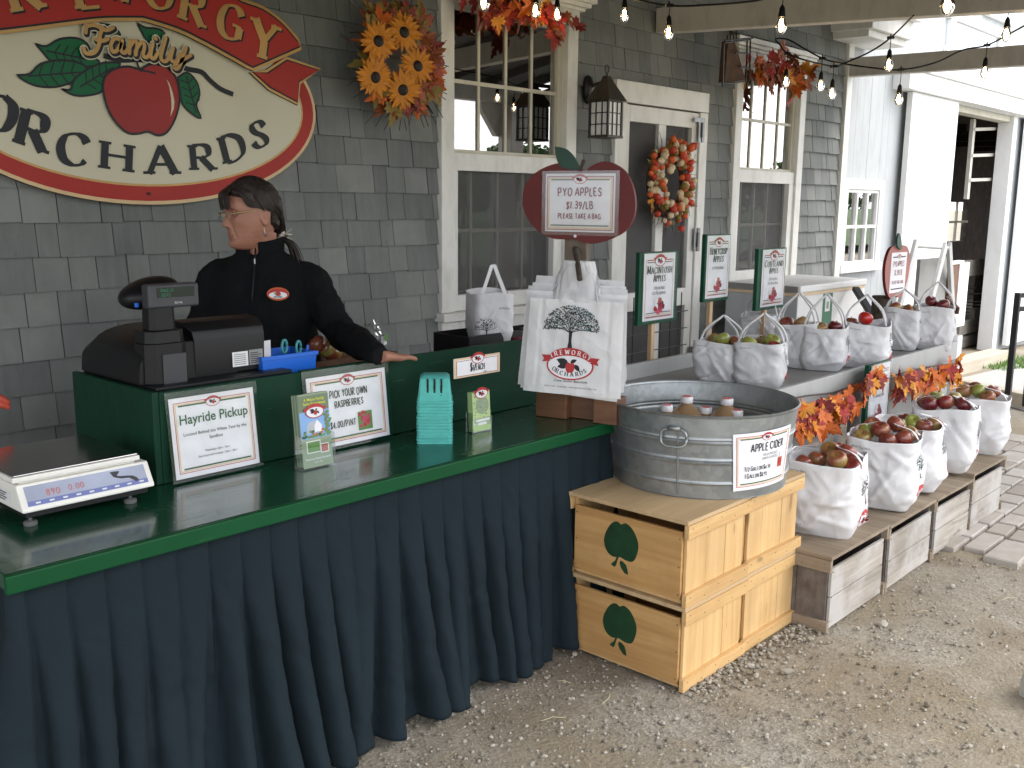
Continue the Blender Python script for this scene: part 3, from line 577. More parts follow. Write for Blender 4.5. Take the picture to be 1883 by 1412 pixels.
# ------------------------------------------------------------------ shop
YW = 3.8
shop = thing('shop_building', 'grey shingled shop with white trimmed windows, screen door and a porch with painted beams', 'building', (4, YW, 0))
OPEN = [(3.60, 4.69, .89, 2.70), (5.07, 6.13, -1, 2.31), (6.50, 7.57, .89, 2.70)]
mb = MB(); xs = [-3.2] + [q for o in OPEN for q in o[:2]] + [8.36]
for a, b in zip(xs, xs[1:]):
    o = [q for q in OPEN if abs(q[0] - a) < 1e-6]
    if not o: mb.mm((a, 3.822, 0), (b, 3.95, 3.65), 'shingle_gap')
    else:
        if o[0][2] > 0: mb.mm((a, 3.822, 0), (b, 3.95, o[0][2]), 'shingle_gap')
        mb.mm((a, 3.822, o[0][3]), (b, 3.95, 3.65), 'shingle_gap')
mb.build('sheathing', shop)
mb = MB(); r = random.Random(21); k = -9
while 1.358 + .128 * k < 3.5:
    z0 = 1.358 + .128 * k; k += 1
    segs = [(-3.2, 8.31)]
    for o in OPEN:
        if z0 + .05 > o[2] and z0 + .09 < o[3]: segs = [q for s_ in segs for q in ((s_[0], min(s_[1], o[0] + .03)), (max(s_[0], o[1] - .03), s_[1])) if q[1] - q[0] > .02]
    for a, b in segs:
        x = a
        while x < b - .01:
            w_ = min(r.choice((.085, .11, .125, .15, .16, .19, .22)) + r.uniform(-.01, .01), b - x)
            if b - x - w_ < .05: w_ = b - x
            g = r.uniform(.002, .005); dz = r.uniform(-.003, .003); ty = r.uniform(-.002, .002); t = min(1, max(0, r.gauss(.5, .30)))
            xa, xb = x + g / 2, x + w_ - g / 2; zb = z0 + dz; zt = z0 + .142; yb = 3.793 + ty
            v8 = [(xa, yb, zb), (xb, yb, zb + r.uniform(-.002, .002)), (xb, 3.812 + ty, zt), (xa, 3.812 + ty, zt), (xa, yb + .013, zb), (xb, yb + .013, zb), (xb, 3.8205, zt), (xa, 3.8205, zt)]
            mb.add(v8, [(0, 1, 2, 3), (5, 4, 7, 6), (4, 5, 1, 0), (1, 5, 6, 2), (4, 0, 3, 7)], 'shingle', t); x += w_
mb.build('shingle_wall', shop, attr=True)
mb = MB(); mb.mm((8.29, 3.772, .1), (8.39, 3.86, 3.3), 'white_trim'); mb.build('corner_board', shop, bevel=.003)
mb = MB()
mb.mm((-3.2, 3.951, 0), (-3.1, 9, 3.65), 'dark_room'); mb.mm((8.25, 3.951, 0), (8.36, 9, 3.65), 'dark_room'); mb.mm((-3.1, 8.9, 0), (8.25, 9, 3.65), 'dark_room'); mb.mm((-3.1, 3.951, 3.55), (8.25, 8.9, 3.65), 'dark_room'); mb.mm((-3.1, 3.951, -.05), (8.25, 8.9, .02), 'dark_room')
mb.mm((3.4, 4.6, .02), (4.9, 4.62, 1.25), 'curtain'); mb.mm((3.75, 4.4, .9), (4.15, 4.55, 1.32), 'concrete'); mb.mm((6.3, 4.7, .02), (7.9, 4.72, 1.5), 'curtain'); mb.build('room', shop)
def window(x0, x1):
    mb = MB(); W = 'white_trim'
    mb.mm((x0, 3.772, .998), (x0 + .092, 3.87, 2.57), W); mb.mm((x1 - .092, 3.772, .998), (x1, 3.87, 2.57), W); mb.mm((x0 - .005, 3.769, 2.57), (x1 + .005, 3.87, 2.655), W)
    mb.mm((x0 + .092, 3.79, 1.735), (x1 - .092, 3.85, 1.826), W); mb.mm((x0 + .092, 3.79, 1.0), (x1 - .092, 3.85, 1.083), W)
    mb.mm((x0 + .092, 3.79, 1.083), (x0 + .135, 3.85, 1.735), W); mb.mm((x1 - .17, 3.79, 1.083), (x1 - .092, 3.85, 1.735), W)
    wn_ = mb.build('window', shop, bevel=.003)
    mb = MB(); mb.mm((x0 - .04, 3.755, 2.655), (x1 + .04, 3.87, 2.675), W); mb.mm((x0 - .07, 3.735, 2.676), (x1 + .07, 3.87, 2.70), W); mb.mm((x0 - .10, 3.715, 2.701), (x1 + .10, 3.87, 2.735), W); mb.build('cornice', wn_, bevel=.004)
    mb = MB(); mb.mm((x0 - .02, 3.735, .952), (x1 + .02, 3.88, .997), W); mb.mm((x0, 3.771, .885), (x1, 3.86, .951), W); mb.build('sill', wn_, bevel=.004)
    mb = MB(); c = 'cream_sash'; a, b = x0 + .092, x1 - .092
    mb.mm((a, 3.815, 1.827), (a + .024, 3.855, 2.569), c); mb.mm((b - .035, 3.815, 1.827), (b, 3.855, 2.569), c); mb.mm((a + .024, 3.815, 2.545), (b - .035, 3.855, 2.569), c); mb.mm((a + .024, 3.815, 1.827), (b - .035, 3.855, 1.845), c)
    for k in (1, 2, 3):
        xm = a + .024 + (b - a - .059) * k / 4; mb.mm((xm - .009, 3.828, 1.845), (xm + .009, 3.8375, 2.545), c)
        mb.mm((xm - .009, 3.885, 1.04), (xm + .009, 3.91, 1.735), c)
    mb.mm((a + .024, 3.826, 2.180), (b - .035, 3.8378, 2.200), c); mb.mm((a, 3.887, 1.41), (b, 3.908, 1.43), c); mb.build('sash', wn_, bevel=.002)
    mb = MB(); mb.mm((a + .02, 3.838, 1.84), (b - .03, 3.842, 2.55), 'window_glass'); mb.mm((a, 3.896, 1.0), (b, 3.90, 1.735), 'window_glass'); mb.build('glass', wn_)
    mb = MB(); mb.add([(a, 3.83, 1.05), (b, 3.83, 1.05), (b, 3.83, 1.76), (a, 3.83, 1.76)], [(0, 1, 2, 3)], 'insect_screen'); mb.build('insect_screen', wn_)
window(3.60, 4.69); window(6.50, 7.57)
mb = MB(); W = 'white_trim'
mb.mm((5.07, 3.772, .1), (5.185, 3.88, 2.186), W); mb.mm((6.035, 3.772, .1), (6.13, 3.88, 2.186), W); mb.mm((5.07, 3.769, 2.19), (6.13, 3.88, 2.318), W); dr = mb.build('door', shop, bevel=.003)
mb = MB(); mb.mm((5.19, 3.785, .12), (5.235, 3.825, 2.18), W); mb.mm((5.95, 3.785, .12), (6.03, 3.825, 2.18), W); mb.mm((5.235, 3.785, 2.08), (5.95, 3.825, 2.18), W); mb.mm((5.235, 3.785, .88), (5.95, 3.825, 1.0), W); mb.mm((5.235, 3.785, .12), (5.95, 3.825, .28), W)
mb.mm((5.56, 3.787, 1.0), (5.645, 3.823, 2.08), W); mb.mm((5.56, 3.787, .28), (5.645, 3.823, .88), W); mb.build('screen_door', dr, bevel=.003)
mb = MB(); mb.add([(5.2, 3.812, .2), (6.0, 3.812, .2), (6.0, 3.812, 2.12), (5.2, 3.812, 2.12)], [(0, 1, 2, 3)], 'insect_screen'); mb.build('insect_screen', dr)
for z in (2.07, 1.33, .5):
    mb = MB(); mb.mm((6.0, 3.762, z - .08), (6.03, 3.77, z + .08), 'hinge_steel'); mb.mm((6.03, 3.755, z - .05), (6.045, 3.768, z + .05), 'black_metal'); mb.mm((6.045, 3.762, z - .08), (6.075, 3.7695, z + .08), 'hinge_steel')
    if z > 2: mb.mm((5.94, 3.7615, 2.12), (6.06, 3.7645, 2.149), 'hinge_steel')
    mb.build('hinge', dr)
mb = MB(); mb.mm((5.19, 3.9, .1), (6.03, 3.94, 2.18), 'curtain'); mb.build('inner_door', dr)
mb = MB(); mb.mm((-3.2, 3.81, -.3), (8.36, 3.96, .19), 'foundation'); mb.build('foundation', shop)
# eave return at the corner
mb = MB(); W = 'white_trim'
mb.mm((8.02, 3.50, 2.90), (8.78, 3.82, 2.955), W); mb.mm((7.99, 3.46, 2.956), (8.81, 3.82, 3.10), W); mb.mm((7.95, 3.40, 3.101), (8.85, 3.82, 3.15), W); mb.build('eave_return', shop, bevel=.004)
# porch beams, ceiling, header, posts
def beam(x, z0, sl_):
    mb = MB(); q = [(3.79, z0), (.13, z0 - sl_ * 3.66), (.13, z0 - sl_ * 3.66 + .15), (3.79, z0 + .15)]
    mb.rings([[V((x - .045, y, z)) for y, z in q], [V((x + .045, y, z)) for y, z in q]], 'beam_paint'); mb.build('porch_beam', shop, bevel=.005)
beam(5.53, 2.638, .05); beam(8.355, 2.637, .014); beam(2.70, 2.64, .02); beam(-.12, 2.64, .02)
def ceil_z(y): return 3.55 - .178 * (3.8 - y)
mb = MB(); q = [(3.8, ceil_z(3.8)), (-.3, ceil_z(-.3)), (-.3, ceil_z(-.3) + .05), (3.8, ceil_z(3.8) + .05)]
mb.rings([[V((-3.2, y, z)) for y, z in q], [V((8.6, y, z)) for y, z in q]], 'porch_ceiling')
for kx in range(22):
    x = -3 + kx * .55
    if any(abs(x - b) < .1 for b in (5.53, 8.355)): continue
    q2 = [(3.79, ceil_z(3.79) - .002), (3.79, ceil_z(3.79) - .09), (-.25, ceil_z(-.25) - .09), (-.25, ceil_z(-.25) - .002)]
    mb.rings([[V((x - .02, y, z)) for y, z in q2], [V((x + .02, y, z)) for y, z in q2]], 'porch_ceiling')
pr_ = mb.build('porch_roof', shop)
mb = MB(); q = [(3.85, ceil_z(3.8) + .052), (-.36, ceil_z(-.3) + .052), (-.36, ceil_z(-.3) + .09), (3.85, ceil_z(3.8) + .09)]
mb.rings([[V((-3.25, y, z)) for y, z in q], [V((8.65, y, z)) for y, z in q]], 'roofing'); mb.add([(-3.3, 3.8, 3.66), (8.5, 3.8, 3.66), (8.5, 9.2, 6), (-3.3, 9.2, 6)], [(0, 1, 2, 3)], 'roofing'); mb.build('roof', shop)
mb = MB(); mb.mm((-3.2, -.02, 2.62), (8.45, .10, 2.80), 'beam_paint'); mb.build('porch_header', shop, bevel=.005)
for px_ in (8.32, -2.6):
    mb = MB(); mb.mm((px_ - .1, -.04, 0), (px_ + .1, .16, 2.619), 'beam_paint')
    for s_ in (-1, 1): mb.prism([(0, 0), (.1, 0), (.34, .28), (.34, .34), (0, .34)], (px_ + s_ * .1, .03, 2.275), (s_, 0, 0), (0, 0, 1), .06 * s_, 'beam_paint')
    mb.build('porch_post', shop, bevel=.006)

# ------------------------------------------------------------------ barn
YB = 3.85
barn = thing('barn', 'tall pale grey board sided barn with white sliding doors standing open', 'building', (12, YB, 0))
BO = [(8.56, 9.26, 1.03, 1.72), (10.9, 13.1, -1, 2.62)]
mb = MB(); x = 8.40; r = random.Random(9)
while x < 20:
    w_ = .143; xm = x + w_ / 2; t = r.random(); cuts = [(-.6, 5.6)]
    for o in BO:
        if o[0] < xm < o[1]: cuts = [(-.6, o[2]), (o[3], 5.6)] if o[2] > 0 else [(o[3], 5.6)]
    for a, b in cuts: mb.mm((x + .001, YB - r.uniform(0, .0025), a), (x + w_ - .001, YB + .025, b), 'grey_barn')
    x += w_
mb.build('siding', barn)
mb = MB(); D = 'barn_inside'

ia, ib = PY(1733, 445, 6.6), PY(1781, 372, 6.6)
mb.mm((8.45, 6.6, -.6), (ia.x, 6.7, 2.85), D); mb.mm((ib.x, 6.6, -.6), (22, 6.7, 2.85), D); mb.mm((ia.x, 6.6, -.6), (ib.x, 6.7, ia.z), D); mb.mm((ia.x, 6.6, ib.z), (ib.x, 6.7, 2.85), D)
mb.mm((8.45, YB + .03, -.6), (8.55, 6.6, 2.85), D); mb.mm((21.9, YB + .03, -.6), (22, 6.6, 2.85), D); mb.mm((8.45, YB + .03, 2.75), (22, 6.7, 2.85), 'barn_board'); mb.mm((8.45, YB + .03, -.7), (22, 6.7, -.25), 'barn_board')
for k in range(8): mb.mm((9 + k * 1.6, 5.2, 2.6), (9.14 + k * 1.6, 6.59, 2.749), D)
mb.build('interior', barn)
mb = MB(); mx_ = (ia.x + ib.x) / 2; mz_ = (ia.z + ib.z) / 2
mb.mm((mx_ - .02, 6.58, ia.z), (mx_ + .02, 6.62, ib.z), 'cream_sash'); mb.mm((ia.x, 6.578, mz_ - .02), (ib.x, 6.622, mz_ + .02), 'cream_sash')
wi = mb.build('window', barn); mb = MB(); mb.add([(ia.x, 6.65, ia.z), (ib.x, 6.65, ia.z), (ib.x, 6.65, ib.z), (ia.x, 6.65, ib.z)], [(0, 1, 2, 3)], 'acrylic'); mb.build('pane', wi)
mb = MB(); mb.add([(8.2, 3.5, 5.4), (20.4, 3.5, 5.4), (20.4, 6.5, 8), (8.2, 6.5, 8)], [(0, 1, 2, 3)], 'roofing'); mb.add([(8.2, 9.6, 5.4), (20.4, 9.6, 5.4), (20.4, 6.5, 8.003), (8.2, 6.5, 8.003)], [(0, 1, 2, 3)], 'roofing'); mb.build('roof', barn, solid=.05)
mb = MB(); Wb = 'white_barn'
x0, x1, z0, z1 = 8.475, 9.335, .99, 1.80
mb.mm((x0, YB - .035, z0 + .06), (x0 + .09, YB + .02, z1), Wb); mb.mm((x1 - .09, YB - .035, z0 + .06), (x1, YB + .02, z1), Wb); mb.mm((x0 - .01, YB - .038, z1), (x1 + .01, YB + .02, z1 + .0), Wb) if False else None
mb.mm((x0 + .09, YB - .035, z1 - .085), (x1 - .09, YB + .02, z1), Wb); mb.mm((x0 - .02, YB - .06, z0 - .01), (x1 + .02, YB + .02, z0 + .06), Wb)
wb = mb.build('window', barn, bevel=.004)
mb = MB()
for k in (0, 1, 2, 3): xm = x0 + .10 + (x1 - x0 - .2) * k / 3; mb.mm((xm - .013, YB - .02, z0 + .061), (xm + .013, YB + .01, z1 - .086), Wb)
for z in (z0 + .075, (z0 + z1) / 2 - .01, z1 - .10): mb.mm((x0 + .091, YB - .018, z - .013), (x1 - .091, YB + .008, z + .013), Wb)
mb.build('sash', wb)
mb = MB(); mb.add([(x0 + .08, YB + .005, z0 + .05), (x1 - .08, YB + .005, z0 + .05), (x1 - .08, YB + .005, z1 - .07), (x0 + .08, YB + .005, z1 - .07)], [(0, 1, 2, 3)], 'window_glass'); mb.build('pane', wb)
mb = MB(); mb.mm((8.56, 4.3, .9), (9.3, 4.32, 1.9), 'curtain'); mb.build('interior_screen', barn)
mb = MB(); mb.mm((9.42, YB - .16, 2.632), (15.5, YB - .001, 2.80), Wb); mb.mm((9.40, YB - .19, 2.801), (15.5, YB - .001, 2.868), Wb); mb.build('door_track', barn, bevel=.004)
mb = MB(); mb.mm((9.66, YB - .105, -.02), (10.90, YB - .05, 2.628), Wb); mb.build('sliding_door', barn, bevel=.004)
mb = MB(); mb.mm((13.32, YB - .105, -.14), (15.4, YB - .05, 2.628), Wb); sd = mb.build('sliding_door', barn, bevel=.004); mb = MB(); mb.lathe((13.9, YB - .115, .9), [(.012, -.05), (.012, .05)], 'hinge_steel', 8); mb.build('handle', sd)
mb = MB(); mb.mm((12.98, YB - .04, -.18), (13.12, YB + .14, 2.63), Wb); mb.mm((10.86, YB - .03, -.1), (10.9, YB + .14, 2.62), Wb); mb.mm((10.91, YB + .0, 2.56), (12.97, YB + .14, 2.63), 'cream_sash'); mb.build('door_jamb', barn, bevel=.004)
p, q = PY(1733, 180, YB), PY(1738, 98, YB)
mb = MB(); mb.mm((10.62, YB - .04, 2.90), (15.4, YB - .001, 3.16), Wb); mb.mm((10.66, YB - .045, 3.161), (10.80, YB - .001, 3.42), Wb); mb.mm((10.62, YB - .05, 3.421), (12.4, YB - .001, 3.52), Wb); mb.mm((12.2, YB - .045, 3.161), (12.35, YB - .001, 3.42), Wb)
wu = mb.build('window', barn, bevel=.004); mb = MB(); mb.mm((10.81, YB - .02, 3.162), (12.19, YB - .003, 3.42), 'window_glass'); mb.build('pane', wu)
mb = MB(); a, b = PY(1808, 16, YB), PY(1860, 38, YB)
mb.mm((a.x, YB - .05, a.z - .06), (b.x, YB - .001, a.z + .12), Wb); mb.mm((a.x, YB - .045, a.z + .121), (a.x + .12, YB - .001, a.z + 1.3), Wb); mb.mm((b.x - .12, YB - .045, a.z + .121), (b.x, YB - .001, a.z + 1.3), Wb); mb.mm((a.x, YB - .05, a.z + 1.301), (b.x, YB - .001, a.z + 1.42), Wb)
wu = mb.build('window', barn, bevel=.004); mb = MB(); mb.mm((a.x + .121, YB - .02, a.z + .122), (b.x - .121, YB - .003, a.z + 1.30), 'window_glass'); mb.build('pane', wu)
# things inside the barn doorway
def plane_box(mb, x0, y0, x1, y1, Y, t, m):
    a, b = PY(x0, y0, Y), PY(x1, y1, Y); mb.mm((a.x, Y, min(a.z, b.z)), (b.x, Y + t, max(a.z, b.z)), m)
ld = thing('ladder', 'pale grey wooden ladder hanging high inside the barn doorway', 'ladder', tuple(PY(1805, 365, 4.05)))
for xa, xb in ((1790, 1777), (1851, 1835)):
    mb = MB(); mb.bar(PY(xa, 219, 4.05), PY(xb, 366, 4.05), .075, .04, 'beam_paint', V((0, 1, 0))); mb.build('rail', ld)
for y_, xa, xb in ((238, 1789, 1847), (286, 1785, 1843), (331, 1781, 1839)):
    mb = MB(); a, b = PY(xa, y_, 4.04), PY(xb, y_ - 2, 4.04); mb.bar(a, b, .035, .045, 'beam_paint', V((0, 1, 0))); mb.build('rung', ld)
rk = thing('shelf_rack', 'rough plank shelf rack with wire shelves low inside the barn doorway', 'rack', tuple(PY(1795, 640, 4.15)))
for a, b, c, d in ((1771, 480, 1812, 504), (1766, 592, 1800, 612), (1768, 616, 1797, 637), (1768, 640, 1796, 655)):
    mb = MB(); plane_box(mb, a, b, c, d, 4.15, .06, 'barn_board_x'); mb.build('plank', rk, bevel=.004)
mb = MB(); plane_box(mb, 1793, 568, 1801, 592, 4.16, .06, 'barn_board'); plane_box(mb, 1806, 500, 1812, 660, 4.3, .08, 'barn_inside'); mb.build('upright', rk)
mb = MB()
for y_ in (541, 556, 562, 568, 574, 580, 586): a, b = PY(1773, y_, 4.3), PY(1806, y_ - 1, 4.3); mb.tube([a, b], .010, 'hinge_steel', 5)
mb.tube(crom([PY(1774, 515, 4.3), PY(1780, 527, 4.3), PY(1792, 530, 4.3), PY(1802, 522, 4.3)], 4), .008, 'hinge_steel', 5); mb.build('wire_shelf', rk)
pn = thing('leaning_panel', 'dark brown panel with a white edge leaning at the barn doorway', 'panel', tuple(PY(1762, 600, 4.0)))
mb = MB(); plane_box(mb, 1751, 484, 1766, 594, 4.0, .04, 'brown_block'); mb.build('board', pn); mb = MB(); plane_box(mb, 1766.3, 484, 1773, 598, 3.99, .06, 'white_barn'); plane_box(mb, 1750, 481, 1773, 484, 3.985, .07, 'white_barn'); mb.build('edge_strip', pn)

# ------------------------------------------------------------------ trees across the yard (seen mirrored in the window glass)
r = random.Random(77)
def make_tree(name, label, x, y, h, wd, grp):
    t = thing(name, label, 'tree', (x, y, 0), grp); mb = MB()
    mb.tube([(x, y, 0), (x + .1, y, h * .3), (x - .1, y + .1, h * .75)], [h * .03, h * .022, h * .006], 'trunk', 8)
    for k in range(7):
        a = r.uniform(0, 6.28); z = h * r.uniform(.25, .6); mb.tube([(x, y, z), (x + math.cos(a) * wd * .5, y + math.sin(a) * wd * .5, z + h * .18)], [h * .01, h * .003], 'trunk', 5)
    mb.build('trunk', t); mb = MB()
    cl = [(r.uniform(-1, 1), r.uniform(-1, 1), r.uniform(.28, .95)) for _ in range(16)]
    for k in range(1300):
        c = r.choice(cl); sp = wd * (1.05 - .75 * abs(c[2] - .45)); p = V((x + c[0] * sp * .7 + r.gauss(0, wd * .16), y + c[1] * sp * .7 + r.gauss(0, wd * .16), h * c[2] + r.gauss(0, h * .05)))
        d = V((r.gauss(0, 1), r.gauss(0, 1), r.gauss(0, 1))).normalized(); e = d.orthogonal().normalized(); s_ = r.uniform(.16, .34); f_ = d.cross(e)
        mb.add([p - e * s_, p + f_ * s_ * .6, p + e * s_, p - f_ * s_ * .6], [(0, 1, 2, 3)], 'tree_leaf')
    mb.build('crown', t)
for k in range(24):
    make_tree('tree', 'green leafy tree standing across the yard, seen only mirrored in the shop windows', 6 + k * 4.2 + r.uniform(-1.5, 1.5), -34 - r.uniform(0, 14), r.uniform(3.4, 6.2), r.uniform(2.2, 3.4), 'trees across the yard')
# ------------------------------------------------------------------ counter
CX0, CX1 = .75, 2.885
ct = thing('sales_counter', 'long dark green painted counter with raised back panel and a pleated dark teal skirt', 'counter', (1.8, 2.5, 0))
mb = MB(); mb.mm((CX0, 2.112, .764), (CX1, 2.99, .80), 'counter_green'); mb.build('countertop', ct, bevel=.004)
mb = MB(); mb.mm((CX0 - .004, 2.092, .760), (CX1, 2.111, .8015), 'edge_green'); mb.build('edge_trim', ct, bevel=.004)
mb = MB(); mb.mm((1.302, 2.50, .801), (1.322, 2.985, 1.06), 'box_green'); mb.mm((1.3225, 2.50, .801), (1.79, 2.52, 1.058), 'box_green'); mb.mm((1.3225, 2.521, 1.03), (1.79, 2.985, 1.052), 'box_green'); mb.mm((1.77, 2.521, .801), (1.79, 2.985, 1.029), 'box_green'); mb.build('raised_box', ct, bevel=.003)
mb = MB(); mb.mm((1.7905, 2.502, .801), (2.95, 2.522, 1.062), 'box_green'); mb.build('back_panel', ct, bevel=.003)
for x, y in ((.85, 2.3), (2.78, 2.3), (.85, 2.9), (2.78, 2.9)):
    mb = MB(); mb.mm((x - .04, y - .04, 0), (x + .04, y + .04, .763), 'box_green'); mb.build('leg', ct)
PW = .0875; r = random.Random(4); npl = 60; amp = [r.uniform(.55, 1.3) for _ in range(npl)]; jit = [r.uniform(-.9, .9) for _ in range(npl)]; wid = [r.uniform(.62, .86) for _ in range(npl)]; skw = [r.uniform(-.25, .35) for _ in range(npl)]
LF = 2.985 - 2.14; LT = LF + (CX1 - CX0 - .03)
def sm(x): x = max(0., min(1., x)); return x * x * (3 - 2 * x)
def skirt(u, v):
    s_ = u * LT; t = v                                     # v 0 at the top, 1 at the hem
    k0 = int(math.floor(s_ / PW)); best = 0.
    for k in (k0 - 1, k0, k0 + 1):                         # every pleat opens into a rounded fold that drifts sideways towards the hem
        j = k % npl; c = (k + .46) * PW + PW * jit[j] * .62 * t * t + PW * skw[j] * t; hw = PW * (.53 - .10 * sm(t * 1.3)) * (.8 + .45 * (wid[j] - .62) / .24 * t)
        q = (s_ - c) / hw
        if abs(q) < 1:
            f = (1 - abs(q) ** 2.6) ** .6; best = max(best, f * (.0 + .082 * t ** .8 * amp[j]) * sm(t * 2.2))
    p = s_ / PW - k0; step = p / .9 if p < .9 else (1 - p) / .1; step = .017 * step * (.6 + .5 * amp[k0 % npl]) * (1 - sm((t - .12) * 1.9))
    out_ = best + step + .018 * t + .007 * t * noise.noise(V((s_ * 7, t * 3.0, 7))) + .0016 * noise.noise(V((s_ * 26, t * 9, 4))) * min(1, 3 * t) + .006 * sm(t * 2) * (1 - 2 * abs(noise.noise(V((s_ * 9 + t * 5, t * 6 - s_ * 3, 3))))) + .0035 * sm(t * 5) * (1 - 2 * abs(noise.noise(V((s_ * 17 - t * 11, t * 8 + s_ * 4, 8)))))
    z = .7595 - (.7595 - .024 - .030 * noise.noise(V((s_ * 6, 0, 9)))) * t
    if s_ < LF: return V((CX0 + .020 - out_, 2.985 - s_, z))
    return V((CX0 + .020 + (s_ - LF), 2.14 - out_, z))
mb = MB(); mb.grid(skirt, 900, 56, 'skirt_cloth'); mb.build('skirt', ct, smooth=True, solid=.0012)
# ------------------------------------------------------------------ price scale
P1, P2 = PZ(30, 974, .8), PZ(254, 928, .8)
sc = thing('weighing_scale', 'white counter weighing scale with a steel platter and grey blue readout panel', 'scale', ((P1.x + P2.x) / 2, P1.y + .15, .8))
sy = P1.y; sx0, sx1 = PY(42, 942, P1.y - .028).x, PY(285, 897, P1.y - .028).x; SW = sx1 - sx0; P1.x = sx0 + .03; P2.x = sx1 - .03
mb = MB(); prof = [(sy - .028, .842), (sy - .028, .850), (sy + .004, .905), (sy + .30, .905), (sy + .30, .842)]
mb.rings([[V((sx0, y, z)) for y, z in prof], [V((sx1, y, z)) for y, z in prof]], 'scale_white'); mb.build('body', sc, bevel=.006)
mb = MB(); mb.mm((sx0 + .012, sy - .012, .826), (sx1 - .012, sy + .29, .8415), 'black_plastic'); mb.build('underside', sc)
fu = V((1, 0, 0)); fv = V((0, .032, .055)).normalized(); fl = Flat(MB(), V(((sx0 + sx1) / 2, sy - .012, .8775)), fu, fv)
fl.rect(-SW * .455, -.025, SW * .455, .025, 'scale_panel', 0); fl.rect(-SW * .455, -.025, SW * .455, -.013, 'scale_blue', 1); fl.poly([(-.14, .016), (-.02, .02), (.05, .016), (.06, -.006), (-.16, -.008)], 'label_white', 1) if False else None
text(fl, '890', (-SW * .26, -.006), .015, 'led_red', 2, .9, False, .12); text(fl, '0.00', (-.03, -.004), .014, 'led_red', 2, .9, False, .12)
for k in range(9): fl.rect(-SW * .4 + k * SW * .098, -.021, -.0 - SW * .365 + k * SW * .098, -.017, 'label_white', 2)
fl.poly(crom([(.06, .020), (.085, .018), (.075, .008), (.09, .004), (.115, .0), (.128, -.012), (.12, -.017), (.105, -.004), (.085, -.002), (.066, .006)], 2), 'grey_plastic', 2)
fl.mb.build('readout_panel', sc)
mb = MB(); mb.mm((sx0 + .01, sy + .005, .906), (sx1 - .035, sy + .285, .9145), 'scale_white'); mb.mm((sx0 - .012, sy - .012, .915), (sx1 - .028, sy + .30, .928), 'scale_white'); mb.build('platter_base', sc, bevel=.003)
mb = MB(); mb.mm((sx0 - .008, sy - .008, .9285), (sx1 - .032, sy + .296, .933), 'steel'); mb.build('platter', sc, bevel=.002)
for x, y in ((P1.x, sy + .01), (P2.x - .02, sy + .01), (P1.x, sy + .26), (P2.x - .02, sy + .26)):
    mb = MB(); mb.lathe((x, y, .8005), [(.015, 0), (.016, .003), (.016, .009), (.012, .012), (.004, .013), (.004, .027)], 'rubber', 16); mb.build('foot', sc, smooth=False)
fl = Flat(MB(), V((sx0, sy + .07, .872)), (0, -1, 0), (0, 0, 1)); fl.rect(-.05, -.02, .03, .012, 'label_white', 0)
for k in range(4): fl.rect(-.045, -.015 + k * .006, .0 + .01 * (k % 2), -.012 + k * .006, 'ink', 1)
fl.mb.build('rating_label', sc)
mb = MB(); mb.tube(crom([PY(-14, 728, 2.95), PY(4, 735, 2.95), PY(16, 742, 2.95)], 3), [.012, .013, .008], 'red_strap', 8); mb.tube(crom([PY(-14, 741, 2.95), PY(4, 744, 2.95), PY(17, 750, 2.95)], 3), [.010, .011, .007], 'red_strap', 8)
tag(mb.build('strap_end', smooth=True), 'orange red strap end poking in at the far left above the scale', 'strap')
# ------------------------------------------------------------------ till
TZ = 1.0535
rg = thing('cash_register', 'black cash register with a customer display on a post and a receipt printer', 'cash register', (1.52, 2.72, TZ))
mb = MB(); mb.mm((1.33, 2.53, TZ), (1.78, 2.97, TZ + .012), 'black_plastic'); mb.build('base_mat', rg, bevel=.004)
mb = MB(); B = 'black_plastic'
rr = []
for k in range(15):
    a = math.pi * k / 14; x_ = 1.475 - .155 * math.cos(a); hgt = .035 + .115 * math.sin(a) ** .55
    if a > 1.3: hgt = max(hgt, .145)
    rr.append([V((x_, 2.60, TZ + .013)), V((x_, 2.60, TZ + hgt * .8)), V((x_, 2.66, TZ + hgt)), V((x_, 2.90, TZ + hgt)), V((x_, 2.955, TZ + hgt * .75)), V((x_, 2.955, TZ + .013))])
mb.rings(rr, B); mb.build('body', rg, auto=50)
fl = Flat(MB(), V((1.348, 2.598, TZ + .03)), (1, 0, 0), (0, 0, 1)); fl.rect(-.012, -.015, .04, .02, 'grey_plastic', 1); fl.rect(0, .002, .02, .006, 'zip_steel', 2); fl.mb.build('lock_plate', rg)
mb = MB(); c = PY(302, 630, 2.60)
for z0, z1, hw, hd in ((TZ + .012, TZ + .125, .066, .055), (TZ + .125, TZ + .16, .060, .05), (TZ + .16, TZ + .225, .040, .035)):
    ring = lambda z, s_: [V((c.x + s_ * hw * sg1, 2.625 + s_ * hd * sg2, z)) for sg1, sg2 in ((-1, -.55), (-.6, -1), (.6, -1), (1, -.55), (1, .55), (.6, 1), (-.6, 1), (-1, .55))]
    mb.rings([ring(z0, 1), ring(z1, .96)], B)
mb.build('post', rg, bevel=.002)
fl = Flat(MB(), V((c.x + .012, 2.625 - .0555, TZ + .06)), (1, 0, 0), (0, 0, 1)); fl.rect(-.036, -.048, .036, .035, 'grey_plastic', 1); fl.mb.build('access_cover', rg)
a, b = PY(274, 569, 2.585), PY(365, 519, 2.585)
mb = MB(); mb.mm((a.x, 2.585, a.z), (b.x, 2.625, b.z), 'grey_plastic'); dsp = mb.build('customer_display', rg, bevel=.006)
